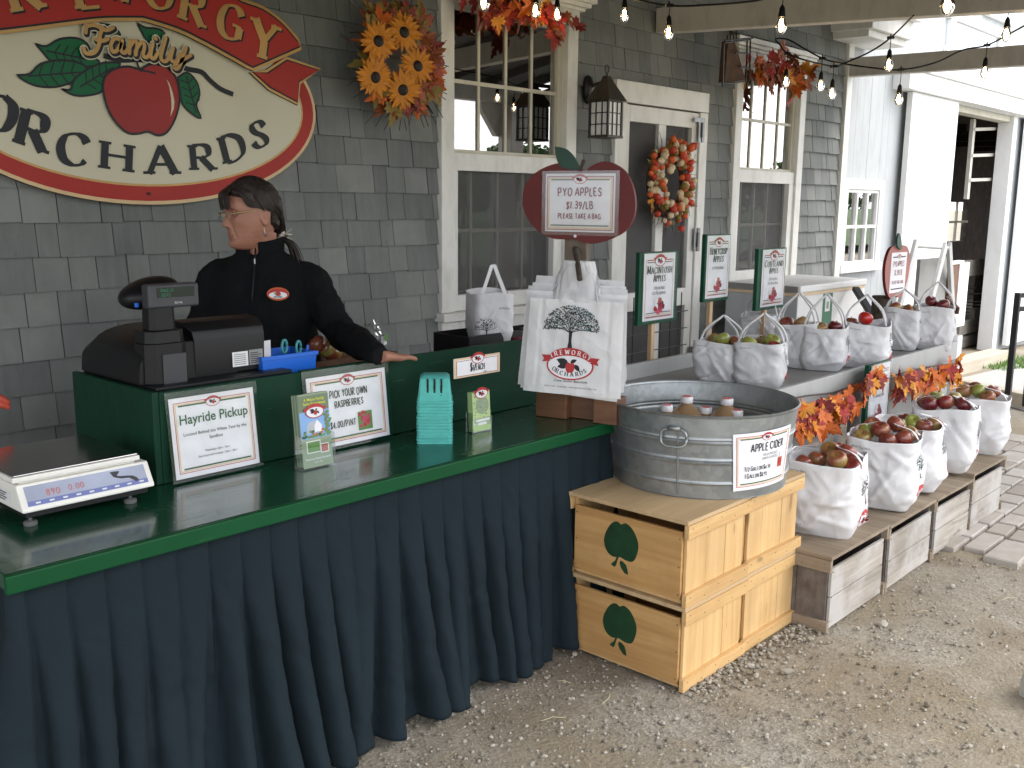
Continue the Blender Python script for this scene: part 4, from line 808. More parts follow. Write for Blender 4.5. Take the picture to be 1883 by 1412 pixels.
fl = Flat(MB(), V(((a.x + b.x) / 2, 2.585, (a.z + b.z) / 2)), (1, 0, 0), (0, 0, 1)); fl.rect(-.052, -.004, .062, .024, 'vfd_dark', 1); text(fl, 'RING 03', (-.022, .012), .009, 'vfd_green', 3, .75, False, .16); text(fl, '08145', (-.026, -.001), .009, 'vfd_green', 3, .75, False, .16); text(fl, 'ROYAL', (.012, -.022), .005, 'label_white', 3, 1.0, False, .16); fl.mb.build('display_window', dsp)
mb = MB(); ec = PY(274, 538, 2.70); qx = V((.95, .0, .16)).normalized()
def ell(u, v):
    th = math.pi * v; ph = 2 * math.pi * u; q = V((math.sin(th) * math.cos(ph), math.sin(th) * math.sin(ph), math.cos(th)))
    return ec + V((.93, -.2, .22)).normalized() * q.x * .088 + V((.2, .95, .1)).normalized() * q.y * .07 + V((-.2, -.1, .95)).normalized() * q.z * .043
mb.grid(ell, 32, 17, B, True); md = mb.build('operator_screen', rg, smooth=True)
mb = MB(); mb.lathe((ec.x - .062, ec.y - .045, ec.z - .028), [(.006, -.006), (.007, .006)], 'blue_plastic', 10); mb.build('button', rg)
# printer
a, b = PY(347, 690, 2.60), PY(484, 600, 2.60)
mb = MB(); prof = [(2.60, TZ + .013), (2.595, TZ + .12), (2.603, TZ + .148), (2.63, TZ + .17), (2.68, TZ + .176), (2.76, TZ + .165), (2.80, TZ + .12), (2.80, TZ + .013)]
mb.rings([[V((a.x + (0.02 if y < 2.62 else 0), y, z)) for y, z in prof], [V((b.x, y, z)) for y, z in prof]], B); pt = mb.build('printer', rg, auto=40, bevel=.003)
fl = Flat(MB(), V((b.x - .052, 2.5965, TZ + .05)), (1, 0, 0), (0, .03, 1)); fl.rect(-.062, -.02, -.008, .024, 'label_white', 1); fl.rect(-.004, -.02, .044, .026, 'print_grey', 1)
for k in range(6): fl.rect(-.056, -.015 + k * .006, -.016, -.0125 + k * .006, 'print_grey', 2); fl.rect(0, -.015 + k * .006, .038 - .01 * (k % 2), -.0125 + k * .006, 'ink', 2)
fl.mb.build('rating_label', rg)
# ------------------------------------------------------------------ blue bin with scissors
a, b = PY(470, 688, 2.60), PY(574, 650, 2.60); z0, z1 = 1.0, PY(520, 650, 2.6).z
mb = MB(); bx0, bx1 = a.x + .01, b.x
def tray(mb, x0, x1, y0, y1, z0, z1, t, m, fl_=.012):
    mb.rings([[V(q) for q in ((x0 + fl_, y0 + fl_, z0), (x1 - fl_, y0 + fl_, z0), (x1 - fl_, y1 - fl_, z0), (x0 + fl_, y1 - fl_, z0))], [V(q) for q in ((x0, y0, z1), (x1, y0, z1), (x1, y1, z1), (x0, y1, z1))], [V(q) for q in ((x0 + t, y0 + t, z1), (x1 - t, y0 + t, z1), (x1 - t, y1 - t, z1), (x0 + t, y1 - t, z1))], [V(q) for q in ((x0 + fl_ + t, y0 + fl_ + t, z0 + t), (x1 - fl_ - t, y0 + fl_ + t, z0 + t), (x1 - fl_ - t, y1 - fl_ - t, z0 + t), (x0 + fl_ + t, y1 - fl_ - t, z0 + t))]], m)
tray(mb, bx0, bx1, 2.575, 2.72, .925, z1, .003, 'blue_plastic'); mb.mm((bx0 - .004, 2.571, z1 - .012), (bx1 + .004, 2.5745, z1 + .001), 'blue_plastic')
tag(mb.build('plastic_bin', bevel=.002), 'bright blue plastic bin behind the counter panel, scissors sticking out of it', 'bin')
mb = MB(); mb.mm((1.792, 2.53, .80), (2.06, 2.76, .924), 'box_green'); tag(mb.build('wooden_riser'), 'low dark wooden block under the blue bin behind the counter panel', 'block')
mb = MB()
for cx_, cy_ in ((523, 637), (549, 639)):
    c_ = PY(cx_, cy_, 2.64); mb.tube([c_ + V((.012 * math.cos(k * .42), .004 * math.cos(k * .42), .021 * math.sin(k * .42))) for k in range(16)], .0045, 'scissor_teal', 6)
mb.tube([PY(528, 652, 2.64), PY(536, 690, 2.64)], .004, 'zip_steel', 6); mb.tube([PY(546, 654, 2.64), PY(538, 690, 2.64)], .004, 'zip_steel', 6); tag(mb.build('scissors', smooth=True), 'teal handled scissors standing in the blue bin', 'scissors')
mb = MB(); mb.box(PY(491, 655, 2.66), (.03, .004, .10), 'paper', .2); mb.box(PY(489, 660, 2.675), (.034, .004, .09), 'paper', .1); tag(mb.build('paper_slips'), 'white paper slips standing in the blue bin', 'paper')
mb = MB(); mb.tube([PY(566, 634, 2.62), PY(561, 670, 2.62)], .005, 'blue_plastic', 8); tag(mb.build('marker_pen'), 'blue marker pen standing at the right end of the blue bin', 'pen')
# ------------------------------------------------------------------ signs and small goods on the counter
def paper_page(fl, w, h, cream=True, nu=1):
    fl.rect(-w / 2, -h / 2, w / 2, h / 2, 'paper', 0, nu, 6); fl.frame(-w * .455, -h * .44, w * .455, h * .44, w * .007, 'print_red', 1, nu)
    if cream: fl.frame(-w * .442, -h * .423, w * .442, h * .423, w * .014, 'print_cream', 1, nu)
    for b in (-h * .40, h * .385): fl.rect(-w * .40, b, w * .40, b + h * .02, 'print_green', 1, nu)
    logo(fl, (0, h * .40), w * .17, 2)
def lean(p0, p1, h, tilt, base_z):                      # page standing on a line p0..p1, tilted back
    u = V((p1.x - p0.x, p1.y - p0.y, 0)); w = u.length; u.normalize(); nb = V((-u.y, u.x, 0)); v = (V((0, 0, 1)) * math.cos(tilt) + nb * math.sin(tilt)).normalized()
    o = V(((p0.x + p1.x) / 2, (p0.y + p1.y) / 2, base_z)); return o + v * h / 2, u, v, w
p0, p1 = PZ(326, 893, .803), PZ(498, 862, .803); p1.y = p0.y = 2.465
o, u, v, w_ = lean(p0, p1, .245, R_(6), .804)
hs = thing('counter_sign', 'white hayride pickup notice in a clear sleeve leaning on the green box', 'sign', (o.x, 2.47, .803))
fl = Flat(MB(), o, u, v); paper_page(fl, w_ * .96, .225)
fl.bfont('Hayride Pickup', (0, .037), .028, 'print_green', 3, wide=.92, bold=.012)
fl.bfont('Located Behind the White Tent by the', (0, .004), .0092, 'ink', 3); fl.bfont('Sandbox', (0, -.013), .0092, 'ink', 3); fl.bfont('Weekdays: 2pm - 5pm', (0, -.048), .0062, 'ink', 3); fl.bfont('Saturdays and Sundays: 12am - 4pm', (0, -.062), .0062, 'ink', 3); fl.mb.build('page', hs)
fl = Flat(MB(), o + u.cross(v) * .003, u, v); fl.rect(-w_ * .52, -.122, w_ * .52, .13, 'film', 0); fl.mb.build('sleeve', hs)
# raspberry sign
q0, q1 = PZ(575, 838, .803), PZ(722, 805, .803); q0.y = q1.y = 2.466
o, u, v, w_ = lean(q0, q1, .245, R_(6), .804)
rs = thing('counter_sign', 'white raspberries price notice with a berry picture, half behind the leaflet holder', 'sign', (o.x, 2.47, .803))
fl = Flat(MB(), o, u, v); paper_page(fl, w_ * .96, .225)
text(fl, 'PICK YOUR OWN', (0, .040), .023, 'ink', 3, .56, False, .13, jit=.03); text(fl, 'RASPBERRIES', (0, .007), .021, 'ink', 3, .56, False, .13, jit=.03); text(fl, '$4.00/PINT', (-.03, -.056), .020, 'ink', 3, .62, False, .13, jit=.03)
fl.rect(.030, -.078, .088, -.018, 'leaf_print', 3)
for k in range(26): fl.oval((.056 + rnd.gauss(0, .011), -.046 + rnd.gauss(0, .011)), .007, .006, 'berry' if k % 3 else 'print_red', 4 + k * .1, 8)
fl.mb.build('page', rs)
fl = Flat(MB(), o + u.cross(v) * .003, u, v); fl.rect(-w_ * .53, -.122, w_ * .52, .135, 'film', 0); fl.mb.build('sleeve', rs)
# leaflet holder
b0, b1 = PZ(557, 866, .803), PZ(620, 853, .803); b1.y = b0.y; hx = (b0.x + b1.x) / 2; hw = b1.x - b0.x; hy = b0.y
lh = thing('leaflet_holder', 'clear acrylic leaflet holder full of green and blue farm leaflets', 'leaflet holder', (hx, hy + .02, .802))
A = 'acrylic'; mb = MB(); mb.mm((hx - hw / 2, hy - .001, .802), (hx + hw / 2, hy + .001, .885), A); mb.mm((hx - hw / 2, hy + .04, .802), (hx + hw / 2, hy + .042, .98), A); mb.mm((hx - hw / 2, hy + .0015, .802), (hx - hw / 2 + .002, hy + .0395, .90), A); mb.mm((hx + hw / 2 - .002, hy + .0015, .802), (hx + hw / 2, hy + .0395, .90), A); mb.build('holder', lh)
mb = MB(); vv = V((0, .10, 1)).normalized(); o = V((hx, hy + .0035, .806)); wl, hl = hw * .90, .212
for k in range(5):
    fl = Flat(mb, o + V((0, .0065 * k, .004 * (4 - k) * .3)), (1, 0, 0), vv); 
    mb.box(fl.o + vv * hl / 2 + V((0, .003, 0)), (wl, .0055, hl), 'olive_print' if k % 2 else 'sage', M=Matrix(((1, 0, 0), (0, vv.z, vv.y), (0, -vv.y, vv.z))))
fl = Flat(mb, o, (1, 0, 0), vv, lift=.0012)
fl.rect(-wl / 2, 0, wl / 2, .085, 'sage', 0); fl.rect(-wl / 2, .085, wl / 2, .165, 'sky_print', 0); fl.rect(-wl / 2, .165, wl / 2, hl, 'olive_print', 0)
for k in range(40): fl.oval((rnd.uniform(-wl / 2 + .004, wl / 2 - .004), .09 + rnd.random() ** 2 * .018), .005, .004, rnd.choice(('leaf_print', 'olive_print', 'leaf_orange', 'print_green')), 2 + k * .05, 7)
fl.poly([(-.032, .10), (.022, .10), (.022, .122), (.006, .138), (-.026, .132), (-.032, .120)], 'barn_print', 1); fl.poly([(.006, .138), (.022, .122), (.022, .103), (-.004, .103), (-.004, .122)], 'paper', 1.5)
for k in range(22): fl.oval((wl / 2 - .012 + rnd.gauss(0, .005), .095 + k * .003), .006, .004, 'leaf_print' if k % 2 else 'olive_print', 3 + k * .05, 7)
logo(fl, (0, .163), .066, 5); fl.bfont('A Maine Family', (0, .196), .0085, 'yellow_print', 6, bold=.02); fl.bfont('Farm Experience', (0, .184), .0085, 'yellow_print', 6, bold=.02)
fl.rect(-.038, .042, .012, .078, 'paper', 3); fl.rect(-.035, .045, .009, .075, 'leaf_print', 4); fl.rect(.010, .038, .040, .066, 'paper', 5); fl.rect(.013, .041, .037, .063, 'leaf_pink', 6)
fl.bfont('Treworgy Family Orchards', (0, .022), .006, 'paper', 3, bold=.02); fl.bfont('Levant, Maine', (0, .012), .004, 'paper', 3); mb.build('leaflets', lh)
# pint box stack: every pulp box nests in the one below
t0, t1 = PZ(773, 809, .803), PZ(835, 809, .803); tx = (t0.x + t1.x) / 2; tyy = (t0.y + t1.y) / 2; ang = math.atan2(t1.y - t0.y, t1.x - t0.x); tw = (t1 - t0).length
def pint():
    mb = MB(); hb, ht, hgt, t = tw * .50, tw * .40, .085, .003      # box stands upside down: wide rim below
    def sq(s_, z): return [V((x * s_, y * s_, z)) for x, y in ((-1, -.9), (-.9, -1), (.9, -1), (1, -.9), (1, .9), (.9, 1), (-.9, 1), (-1, .9))]
    mb.rings([sq(hb + .002, 0), sq(hb + .002, .006), sq(hb - .001, .0065), sq(ht + .003, hgt - .008), sq(ht - .006, hgt)], 'teal_pulp', False, True)
    for k in (-1, 0, 1): mb.mm((k * .022 - .003, -ht - .0075, .052), (k * .022 + .003, -ht + .002, .078), 'sign_black')
    return mb
pb0 = pint().build('pint_box', origin=(0, 0, 0), auto=40); pb0.location = (tx, tyy + .01, .801); pb0.rotation_euler = (0, 0, ang); NB = 14
tag(pb0, 'teal pulp pint box at the very bottom of the nested stack on the counter', 'berry box', 'nested teal pint boxes')
for k in range(1, NB):
    c = dup(pb0, None, (tx + rnd.uniform(-.001, .001), tyy + .01 + rnd.uniform(-.001, .001), .801 + k * .0105), ang + rnd.uniform(-.02, .02), 'topmost teal pulp pint box of the stack, its three slots showing' if k == NB - 1 else 'teal pulp pint box nested within the middle of the stack on the counter')
# seed packet rack and price card
h0, h1 = PZ(868, 797, .803), PZ(922, 790, .803); hx = (h0.x + h1.x) / 2; hy = h0.y + .0; hw = (h1.x - h0.x) * .92
ch = thing('card_holder', 'clear holder of pale green cards with a one dollar price card standing above it', 'card holder', (hx, hy + .02, .802))
mb = MB(); mb.mm((hx - hw / 2, hy, .802), (hx + hw / 2 - .01, hy + .002, .85), A); mb.mm((hx - hw / 2, hy + .034, .802), (hx + hw / 2 + .012, hy + .036, .90), A); mb.mm((hx - hw / 2, hy + .0025, .802), (hx - hw / 2 + .002, hy + .0335, .87), A); mb.mm((hx + hw / 2 - .012, hy + .0025, .802), (hx + hw / 2 - .01, hy + .0335, .87), A); mb.build('holder', ch)
mb = MB(); mb.box((hx - .005, hy + .017, .872), (hw * .82, .022, .135), 'pale_green', M=Matrix(((1, 0, 0), (0, 1, .06), (0, -.06, 1))))
fl = Flat(mb, V((hx - .005, hy + .0058, .872)), (1, 0, 0), V((0, .06, 1)).normalized(), lift=.001); cw = hw * .82; fl.rect(-cw / 2, -.0675, cw / 2, .0675, 'pale_green', 0); fl.oval((.004, .02), .032, .030, 'sage', 1, 20); fl.ring((.004, .02), .036, .036, .004, 'pale_green', 2)
for k in range(40): fl.oval((rnd.uniform(-cw / 2 + .006, cw / 2 - .006), rnd.uniform(-.06, .062)), rnd.uniform(.002, .006), rnd.uniform(.001, .003), rnd.choice(('sage', 'pale_green', 'olive_print')), 2 + k * .03, 8)
fl.rect(-.03, -.034, .036, -.026, 'paper', 5); fl.rect(-.02, -.046, .02, -.038, 'paper', 5); logo(fl, (.0, .062), .06, 6); mb.build('cards', ch)
pa, pb_ = PY(835, 697, hy + .04), PY(919, 648, hy + .04); mb = MB(); pcx, pcz = (pa.x + pb_.x) / 2, (pa.z + pb_.z) / 2; pw, ph = pb_.x - pa.x, pb_.z - pa.z
mb.box((pcx, hy + .042, pcz), (pw, .003, ph), 'paper'); fl = Flat(mb, V((pcx, hy + .0403, pcz)), (1, 0, 0), (0, 0, 1)); fl.rect(-pw / 2, -ph / 2, pw / 2, ph / 2, 'print_cream', 0); fl.rect(-pw * .44, -ph * .42, pw * .44, ph * .40, 'paper', 1); fl.frame(-pw * .455, -ph * .43, pw * .455, ph * .36, .0016, 'maroon', 2); logo(fl, (0, ph * .38), pw * .27, 3)
text(fl, '$1/EACH', (-.002, -.015), .021, 'ink', 4, .52, True, .18, .08, first=1.3, gap=.34); text(fl, '+TAX', (.035, -.027), .006, 'ink', 4, .8, False, .14); mb.build('price_card', ch)
# ------------------------------------------------------------------ bag stand with the apple shaped sign
NV = V((-.97, -.243, 0)).normalized(); TV = V((.243, -.97, 0)).normalized(); PB = PZ(1012, 768, .801)
st = thing('sign_stand', 'wooden peg stand on the counter topped by a big red apple price sign', 'sign stand', tuple(PB + TV * .12 - NV * .05))
def QP(x, y, d): return PP(x, y, PB + NV * d, NV)
mb = MB(); Mz = Matrix((TV, -NV, V((0, 0, 1)))).transposed()
for xa, xb in ((985, 1040), (1090, 1133)):
    a, b = QP(xa, 769, 0), QP(xb, 768, 0); c = (a + b) / 2; mb.box((c.x - NV.x * .045, c.y - NV.y * .045, .801 + .046), ((b - a).length, .09, .092), 'brown_block', M=Mz)
a, b = QP(1040.5, 760, -.03), QP(1089.5, 760, -.03); c = (a + b) / 2; mb.box((c.x - NV.x * .03, c.y - NV.y * .03, .801 + .045), ((b - a).length, .04, .09), 'brown_block', M=Mz); mb.build('base_block', st, bevel=.003)
a, b = QP(1037, 455, -.01), QP(1078, 455, -.01); c = (a + b) / 2; mb = MB(); mb.box((c.x - NV.x * .02, c.y - NV.y * .02, (.89 + c.z + .12) / 2), ((b - a).length, .035, c.z + .12 - .89), 'post_grey', M=Mz); mb.build('post', st, bevel=.003)
aO = QP(1063, 378, 0); k_ = (QP(1163, 378, 0) - QP(963, 378, 0)).length / 200
mb = MB(); out2 = [(-103, -2), (-101, 30), (-88, 52), (-66, 68), (-40, 77), (-18, 77), (5, 70), (12, 62), (24, 72), (45, 80), (64, 76), (84, 62), (98, 36), (104, 6), (101, -22), (88, -44), (62, -60), (34, -69), (14, -68), (-4, -62), (-20, -63), (-44, -62), (-70, -50), (-92, -26)]
ky = (QP(1063, 300, 0) - QP(1063, 440, 0)).length / 140
def S2(p): return [(x * k_, y * ky) for x, y in p]
mb.prism(S2(crom(out2 + out2[:1], 4)[:-1]), aO - NV * .004, TV, (0, 0, 1), .014, 'apple_board', 'apple_board'); ab = mb.build('apple_board', st, bevel=.001)
mb = MB(); mb.prism(S2(crom([(-41, 108), (-22, 104), (-8, 92), (2, 76), (4, 66), (-12, 66), (-30, 72), (-38, 88), (-41, 108)], 3)[:-1]), aO + NV * .011, TV, (0, 0, 1), .008, 'leaf_green'); mb.build('leaf', ab)
mb = MB(); mb.prism(S2([(3, 62), (8, 62), (15, 82), (9, 84)]), aO + NV * .011, TV, (0, 0, 1), .007, 'twig'); mb.build('stem', ab)
ctr = QP(1066, 373, .011); pw, ph = 127 * k_, 107 * ky; fl = Flat(MB(), ctr, TV, (0, 0, 1))
fl.rect(-pw / 2, -ph / 2, pw / 2, ph / 2, 'paper', 0); fl.frame(-pw * .475, -ph * .47, pw * .475, ph * .455, .0028, 'maroon', 1); fl.frame(-pw * .46, -ph * .45, pw * .46, ph * .435, .006, 'print_cream', 1); fl.rect(-pw * .42, ph * .385, pw * .42, ph * .405, 'print_green', 2); fl.rect(-pw * .42, -ph * .40, pw * .42, -ph * .38, 'print_green', 2); logo(fl, (0, ph * .40), pw * .19, 3)
text(fl, 'PYO APPLES', (0, ph * .12), ph * .135, 'maroon', 4, .70, False, .17, jit=.03); text(fl, '$1.39/LB', (0, -ph * .10), ph * .12, 'maroon', 4, .70, False, .17, jit=.03); text(fl, 'PLEASE TAKE A BAG', (0, -ph * .27), ph * .085, 'maroon', 4, .66, False, .17, jit=.03); fl.mb.build('page', ab)
fl = Flat(MB(), ctr + NV * .003, TV, (0, 0, 1)); fl.rect(-pw * .55, -ph * .56, pw * .56, ph * .55, 'film', 0); fl.mb.build('sleeve', ab)
mb = MB(); c = QP(1058, 434, .012); mb.tube([c, c + NV * .003], .0055, 'label_white', 10); mb.build('screw', ab)
mb = MB(); pk = [QP(1058, 458, -.005), QP(1060, 470, .05), QP(1063, 490, .10), QP(1066, 513, .145)]; mb.tube(crom(pk, 4), [.011] * 5 + [.0095] * 8, 'bark', 10); mb.build('peg', st, smooth=True)
# bags hanging from the peg
def hang_bag(tl, tr, bl, br, d, seed, prt, m='bag_plastic'):
    r_ = random.Random(seed); A_, B_, C_, D_ = [QP(x, y, d) for x, y in (tl, tr, br, bl)]
    mb = MB(); nu, nv = (72, 80) if prt else (22, 26)
    def f(sgn):
        def g(u, v):
            p = (A_ * (1 - u) + B_ * u) * v + (D_ * (1 - u) + C_ * u) * (1 - v)
            e = 1 - (2 * abs(u - .5)) ** 6; b = .0045 * e * (1 - v ** 8) + .0022 * noise.noise(V((u * 6 + seed, v * 7, seed))) + .0035 * noise.noise(V((u * 2.2, v * 1.7 + seed, 4)))
            if abs(u - .14) < .02 or abs(u - .86) < .02: b -= .0012
            return p + NV * (sgn * .003 * (.2 + .8 * e) + b)
        return g
    mb.grid(f(1), nu, nv, m); mb.grid(lambda u, v: f(-1)(1 - u, v), nu, nv, m)
    og = (D_ + C_) / 2; o_ = mb.build('carrier_bag', origin=tuple(og), smooth=True)
    mb = MB(); top = QP(1063, 480, .06); w2 = (B_ - A_).length; mt = (A_ + B_) / 2
    def hd(u, v):
        a = u * 2 * math.pi; ww = (.24 * w2 * (1 - v) + .058 * v); c_ = mt * (1 - v) + top * v - V((0, 0, .012)) * math.sin(math.pi * v) + V((0, 0, -.006 if v == 0 else 0))
        return c_ + TV * math.cos(a) * ww * (1 + .1 * noise.noise(V((a * 2, v * 3, seed)))) + NV * (math.sin(a) * (.006 + .022 * v) + .012 * noise.noise(V((a * 2.4, v * 1.5, seed + 2))))
    mb.grid(hd, 36, 12, m, True); mb.build('handle', o_, smooth=True)
    if prt:
        u_ = (B_ - A_).normalized(); v_ = ((A_ + B_) / 2 - (C_ + D_) / 2).normalized(); W_ = (B_ - A_).length; H_ = ((A_ + B_) / 2 - og).length
        fl = Flat(MB(), og, u_, v_, fn=lambda a, b, h: f(1)(min(max(a / W_ + .5, 0), 1), min(max(b / H_, 0), 1)) + NV * (h + .0016), eps=.0003)
        tree_print(fl, (-.01, H_ * .475), .155, 1, 900); logo(fl, (-.005, H_ * .315), W_ * .49, 1, True)
        fl.bfont('Come Gather Beautifully', (0, H_ * .135), .0085, 'ink', 1, shear=.3); fl.bfont('LEVANT, MAINE    207-884-8354    WWW.TREWORGYORCHARDS.COM', (0, H_ * .075), .0042, 'ink', 1); fl.mb.build('print', o_)
    return o_
tag(hang_bag((976, 547), (1148, 557), (962, 717), (1141, 734), .165, 1, True), 'front white carrier bag on the peg, printed with a tree and a red oval emblem', 'bag', 'bags hanging on the peg')
HB = [((972, 541), (1152, 552), (957, 712), (1134, 739), 'second white carrier bag, its corner poking out below the printed front bag'), ((970, 533), (1154, 543), (952, 706), (1147, 722), 'white carrier bag hidden mostly behind the printed front bag on the peg'), ((972, 525), (1154, 533), (956, 700), (1150, 711), 'white carrier bag hidden mostly behind the printed front bag on the peg'), ((980, 519), (1151, 527), (957, 690), (1152, 700), 'white carrier bag hidden mostly behind the printed front bag on the peg'), ((987, 506), (1147, 517), (962, 680), (1151, 690), 'rearmost white carrier bag, its blank top edge highest in the peg bundle')]
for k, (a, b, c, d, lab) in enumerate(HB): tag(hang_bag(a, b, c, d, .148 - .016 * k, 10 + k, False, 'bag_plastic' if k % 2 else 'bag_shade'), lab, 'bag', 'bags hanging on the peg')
# ------------------------------------------------------------------ things behind the counter panel
def crate_box(mb, x0, x1, y0, y1, z0, z1, m, t=.012):
    mb.mm((x0, y0, z0), (x1, y0 + t, z1), m); mb.mm((x0, y1 - t, z0), (x1, y1, z1), m); mb.mm((x0, y0 + t + .0005, z0 + .002), (x0 + t, y1 - t - .0005, z1 - .002), m); mb.mm((x1 - t, y0 + t + .0005, z0 + .002), (x1, y1 - t - .0005, z1 - .002), m); mb.mm((x0 + t, y0 + t, z0), (x1 - t, y1 - t, z0 + t), m)
c0, c1 = PY(575, 655, 2.78), PY(728, 640, 2.78)
mb = MB(); crate_box(mb, c0.x, c1.x, 2.77, 2.97, .801, 1.03, 'brown_block'); tag(mb.build('apple_crate', bevel=.002), 'brown wooden crate of apples behind the woman with her sleeve in front of it', 'crate')
def apple_mesh(name, mat_):
    mb = MB()
    def f(u, v):
        th = math.pi * v; a = 2 * math.pi * u; rr = .036 * (math.sin(th) ** .92) * (1 + .03 * math.cos(5 * a) * max(0, math.cos(th - .2) * -1)); z = .033 * math.cos(th)
        rr *= 1 + .10 * math.cos(th); z -= .013 * math.exp(-(th / .36) ** 2) ; z += .010 * math.exp(-((math.pi - th) / .34) ** 2)
        return V((rr * math.cos(a), rr * math.sin(a), z))
    mb.grid(f, 24, 18, mat_, True); o = mb.build(name, origin=(0, 0, 0), smooth=True)
    mb = MB(); mb.tube([(0, 0, .018), (.002, .001, .028), (.006, .003, .036)], [.0016, .0012, .0014], 'apple_stem', 6); mb.build('stem', o); return o
APP = {k: apple_mesh('apple', 'apple_' + k) for k in ('red', 'mixed', 'green', 'bright', 'dark')}; USED = set()
def apple(p, k, s_, label, group=None, tilt=None):
    o = APP[k]
    if k in USED: o = dup(APP[k])
    USED.add(k); o.location = p; o['_o'] = tuple(p); o.scale = (s_, s_, s_ * rnd.uniform(.92, 1.04)); a = rnd.uniform(0, 6.28)
    o.rotation_euler = tilt or (rnd.uniform(-.7, .7), rnd.uniform(-.7, .7), a)
    tag(o, label, 'apple', group); return o
for k, (x, y, c) in enumerate(((583, 634, 'red'), (600, 641, 'mixed'), (612, 648, 'mixed'))): apple(PY(x, y, 2.87), c, 1.0, 'yellow and red apple at the near end of the brown crate' if c == 'mixed' else 'redder apple in the brown crate behind the woman', 'apples in the brown crate')
mb = MB(); pc = PY(683, 618, 2.87)
def pl(u, v):
    th = math.pi * v; a = 2 * math.pi * u; q = V((math.sin(th) * math.cos(a), math.sin(th) * math.sin(a), math.cos(th))); k = 1 + .35 * noise.noise(q * 2.3 + V((3, 1, 2))); return pc + V((q.x * .045 * k, q.y * .04 * k, q.z * .055 * k))
mb.grid(pl, 24, 14, 'acrylic', True); tag(mb.build('plastic_bag', smooth=False), 'crumpled clear plastic bag on the brown crate behind the woman\'s forearm', 'plastic bag')
mb = MB(); c = PY(706, 626, 2.82); mb.box(c, (.022, .012, .03), 'paper', .4); mb.add([c + V((-.012, -.012, .01)), c + V((.004, -.012, .03)), c + V((.012, -.012, .012)), c + V((0, -.012, -.004))], [(0, 1, 2, 3)], 'leaf_print'); tag(mb.build('produce_tag'), 'small white and green tag beside the clear plastic bag', 'tag')
k0, k1 = PY(832, 640, 2.70), PY(962, 610, 2.70)
mb = MB(); crate_box(mb, k0.x + .05, k1.x, 2.66, 2.86, .801, PY(835, 619, 2.70).z, 'black_plastic', .006); tag(mb.build('storage_tub', bevel=.002), 'black storage tub behind the green panel with a printed bag standing in it', 'tub')
mb = MB(); a, b = PY(944, 634, 2.66), PY(975, 616, 2.66); mb.mm((a.x, 2.62, .801), (b.x, 2.675, b.z), 'maroon'); tag(mb.build('red_box', bevel=.003), 'dark red box end between the black tub and the hanging bags', 'box')
# ------------------------------------------------------------------ apple crates
def make_crate(px, py, pz, end, side, lid, name, old=False):
    t = thing(name, 'x', 'crate', (0, 0, 0)); DX, DY, H = .392, .445, .292
    mb = MB()
    if old: mb.mm((-DX / 2, -DY / 2 + .004, .012), (-DX / 2 + .012, DY / 2 - .004, .128), end); mb.mm((-DX / 2 + .0015, -DY / 2 + .003, .131), (-DX / 2 + .013, DY / 2 - .005, .238), end)
    else: mb.mm((-DX / 2, -DY / 2 + .004, .018), (-DX / 2 + .012, DY / 2 - .004, .250), end)
    for y_ in (-DY / 2 + .012, DY / 2 - .012):
        for z_ in (.035, .13, .225): mb.tube([(-DX / 2 - .0008, y_, z_), (-DX / 2 + .001, y_, z_)], .0028, 'rust', 7)
    mb.build('front_panel', t, bevel=.0015)
    mb = MB(); mb.mm((DX / 2 - .012, -DY / 2 + .004, .018), (DX / 2, DY / 2 - .004, .250), end); mb.build('back_panel', t, bevel=.0015)
    for s_ in (-1, 1):
        mb = MB()
        xs_ = [-DX / 2 + .013, -DX / 2 + .135, -DX / 2 + .258, DX / 2 - .013]
        for a, b in zip(xs_, xs_[1:]): mb.mm((a + .001, s_ * DY / 2 - .006 - rnd.uniform(0, .0015), .004), (b - .001, s_ * DY / 2 + .006 - rnd.uniform(0, .002), .272), side)
        mb.build('side_panel', t, bevel=.0012)
        for z0, z1, n_ in ((.0, .042, 'bottom_cleat'), (.232, .277, 'top_cleat')):
            mb = MB(); y = s_ * (DY / 2 + .0135); mb.mm((-DX / 2 - .006, y - .0105 + (.0045 if s_ > 0 else 0), z0), (DX / 2 + .006, y + .0105 - (.0045 if s_ < 0 else 0), z1), lid if end[0] == 'o' else 'pine_x')
            for k in range(5): x_ = -DX / 2 + .02 + k * (DX - .04) / 4; mb.tube([(x_, y + s_ * .0098, (z0 + z1) / 2 + .008 * (-1) ** k), (x_, y + s_ * .0114, (z0 + z1) / 2 + .008 * (-1) ** k)], .0022, 'rust', 6)
            mb.build(n_, t, bevel=.002)
    mb = MB(); mb.mm((-DX / 2 - .008, -DY / 2 - .022, .278), (DX / 2 + .008, DY / 2 + .022, H), lid); mb.build('lid', t, bevel=.002)
    mb = MB(); mb.mm((-DX / 2 + .013, -DY / 2 + .007, .003), (DX / 2 - .013, DY / 2 - .007, .014), side); mb.build('floor', t)
    return t
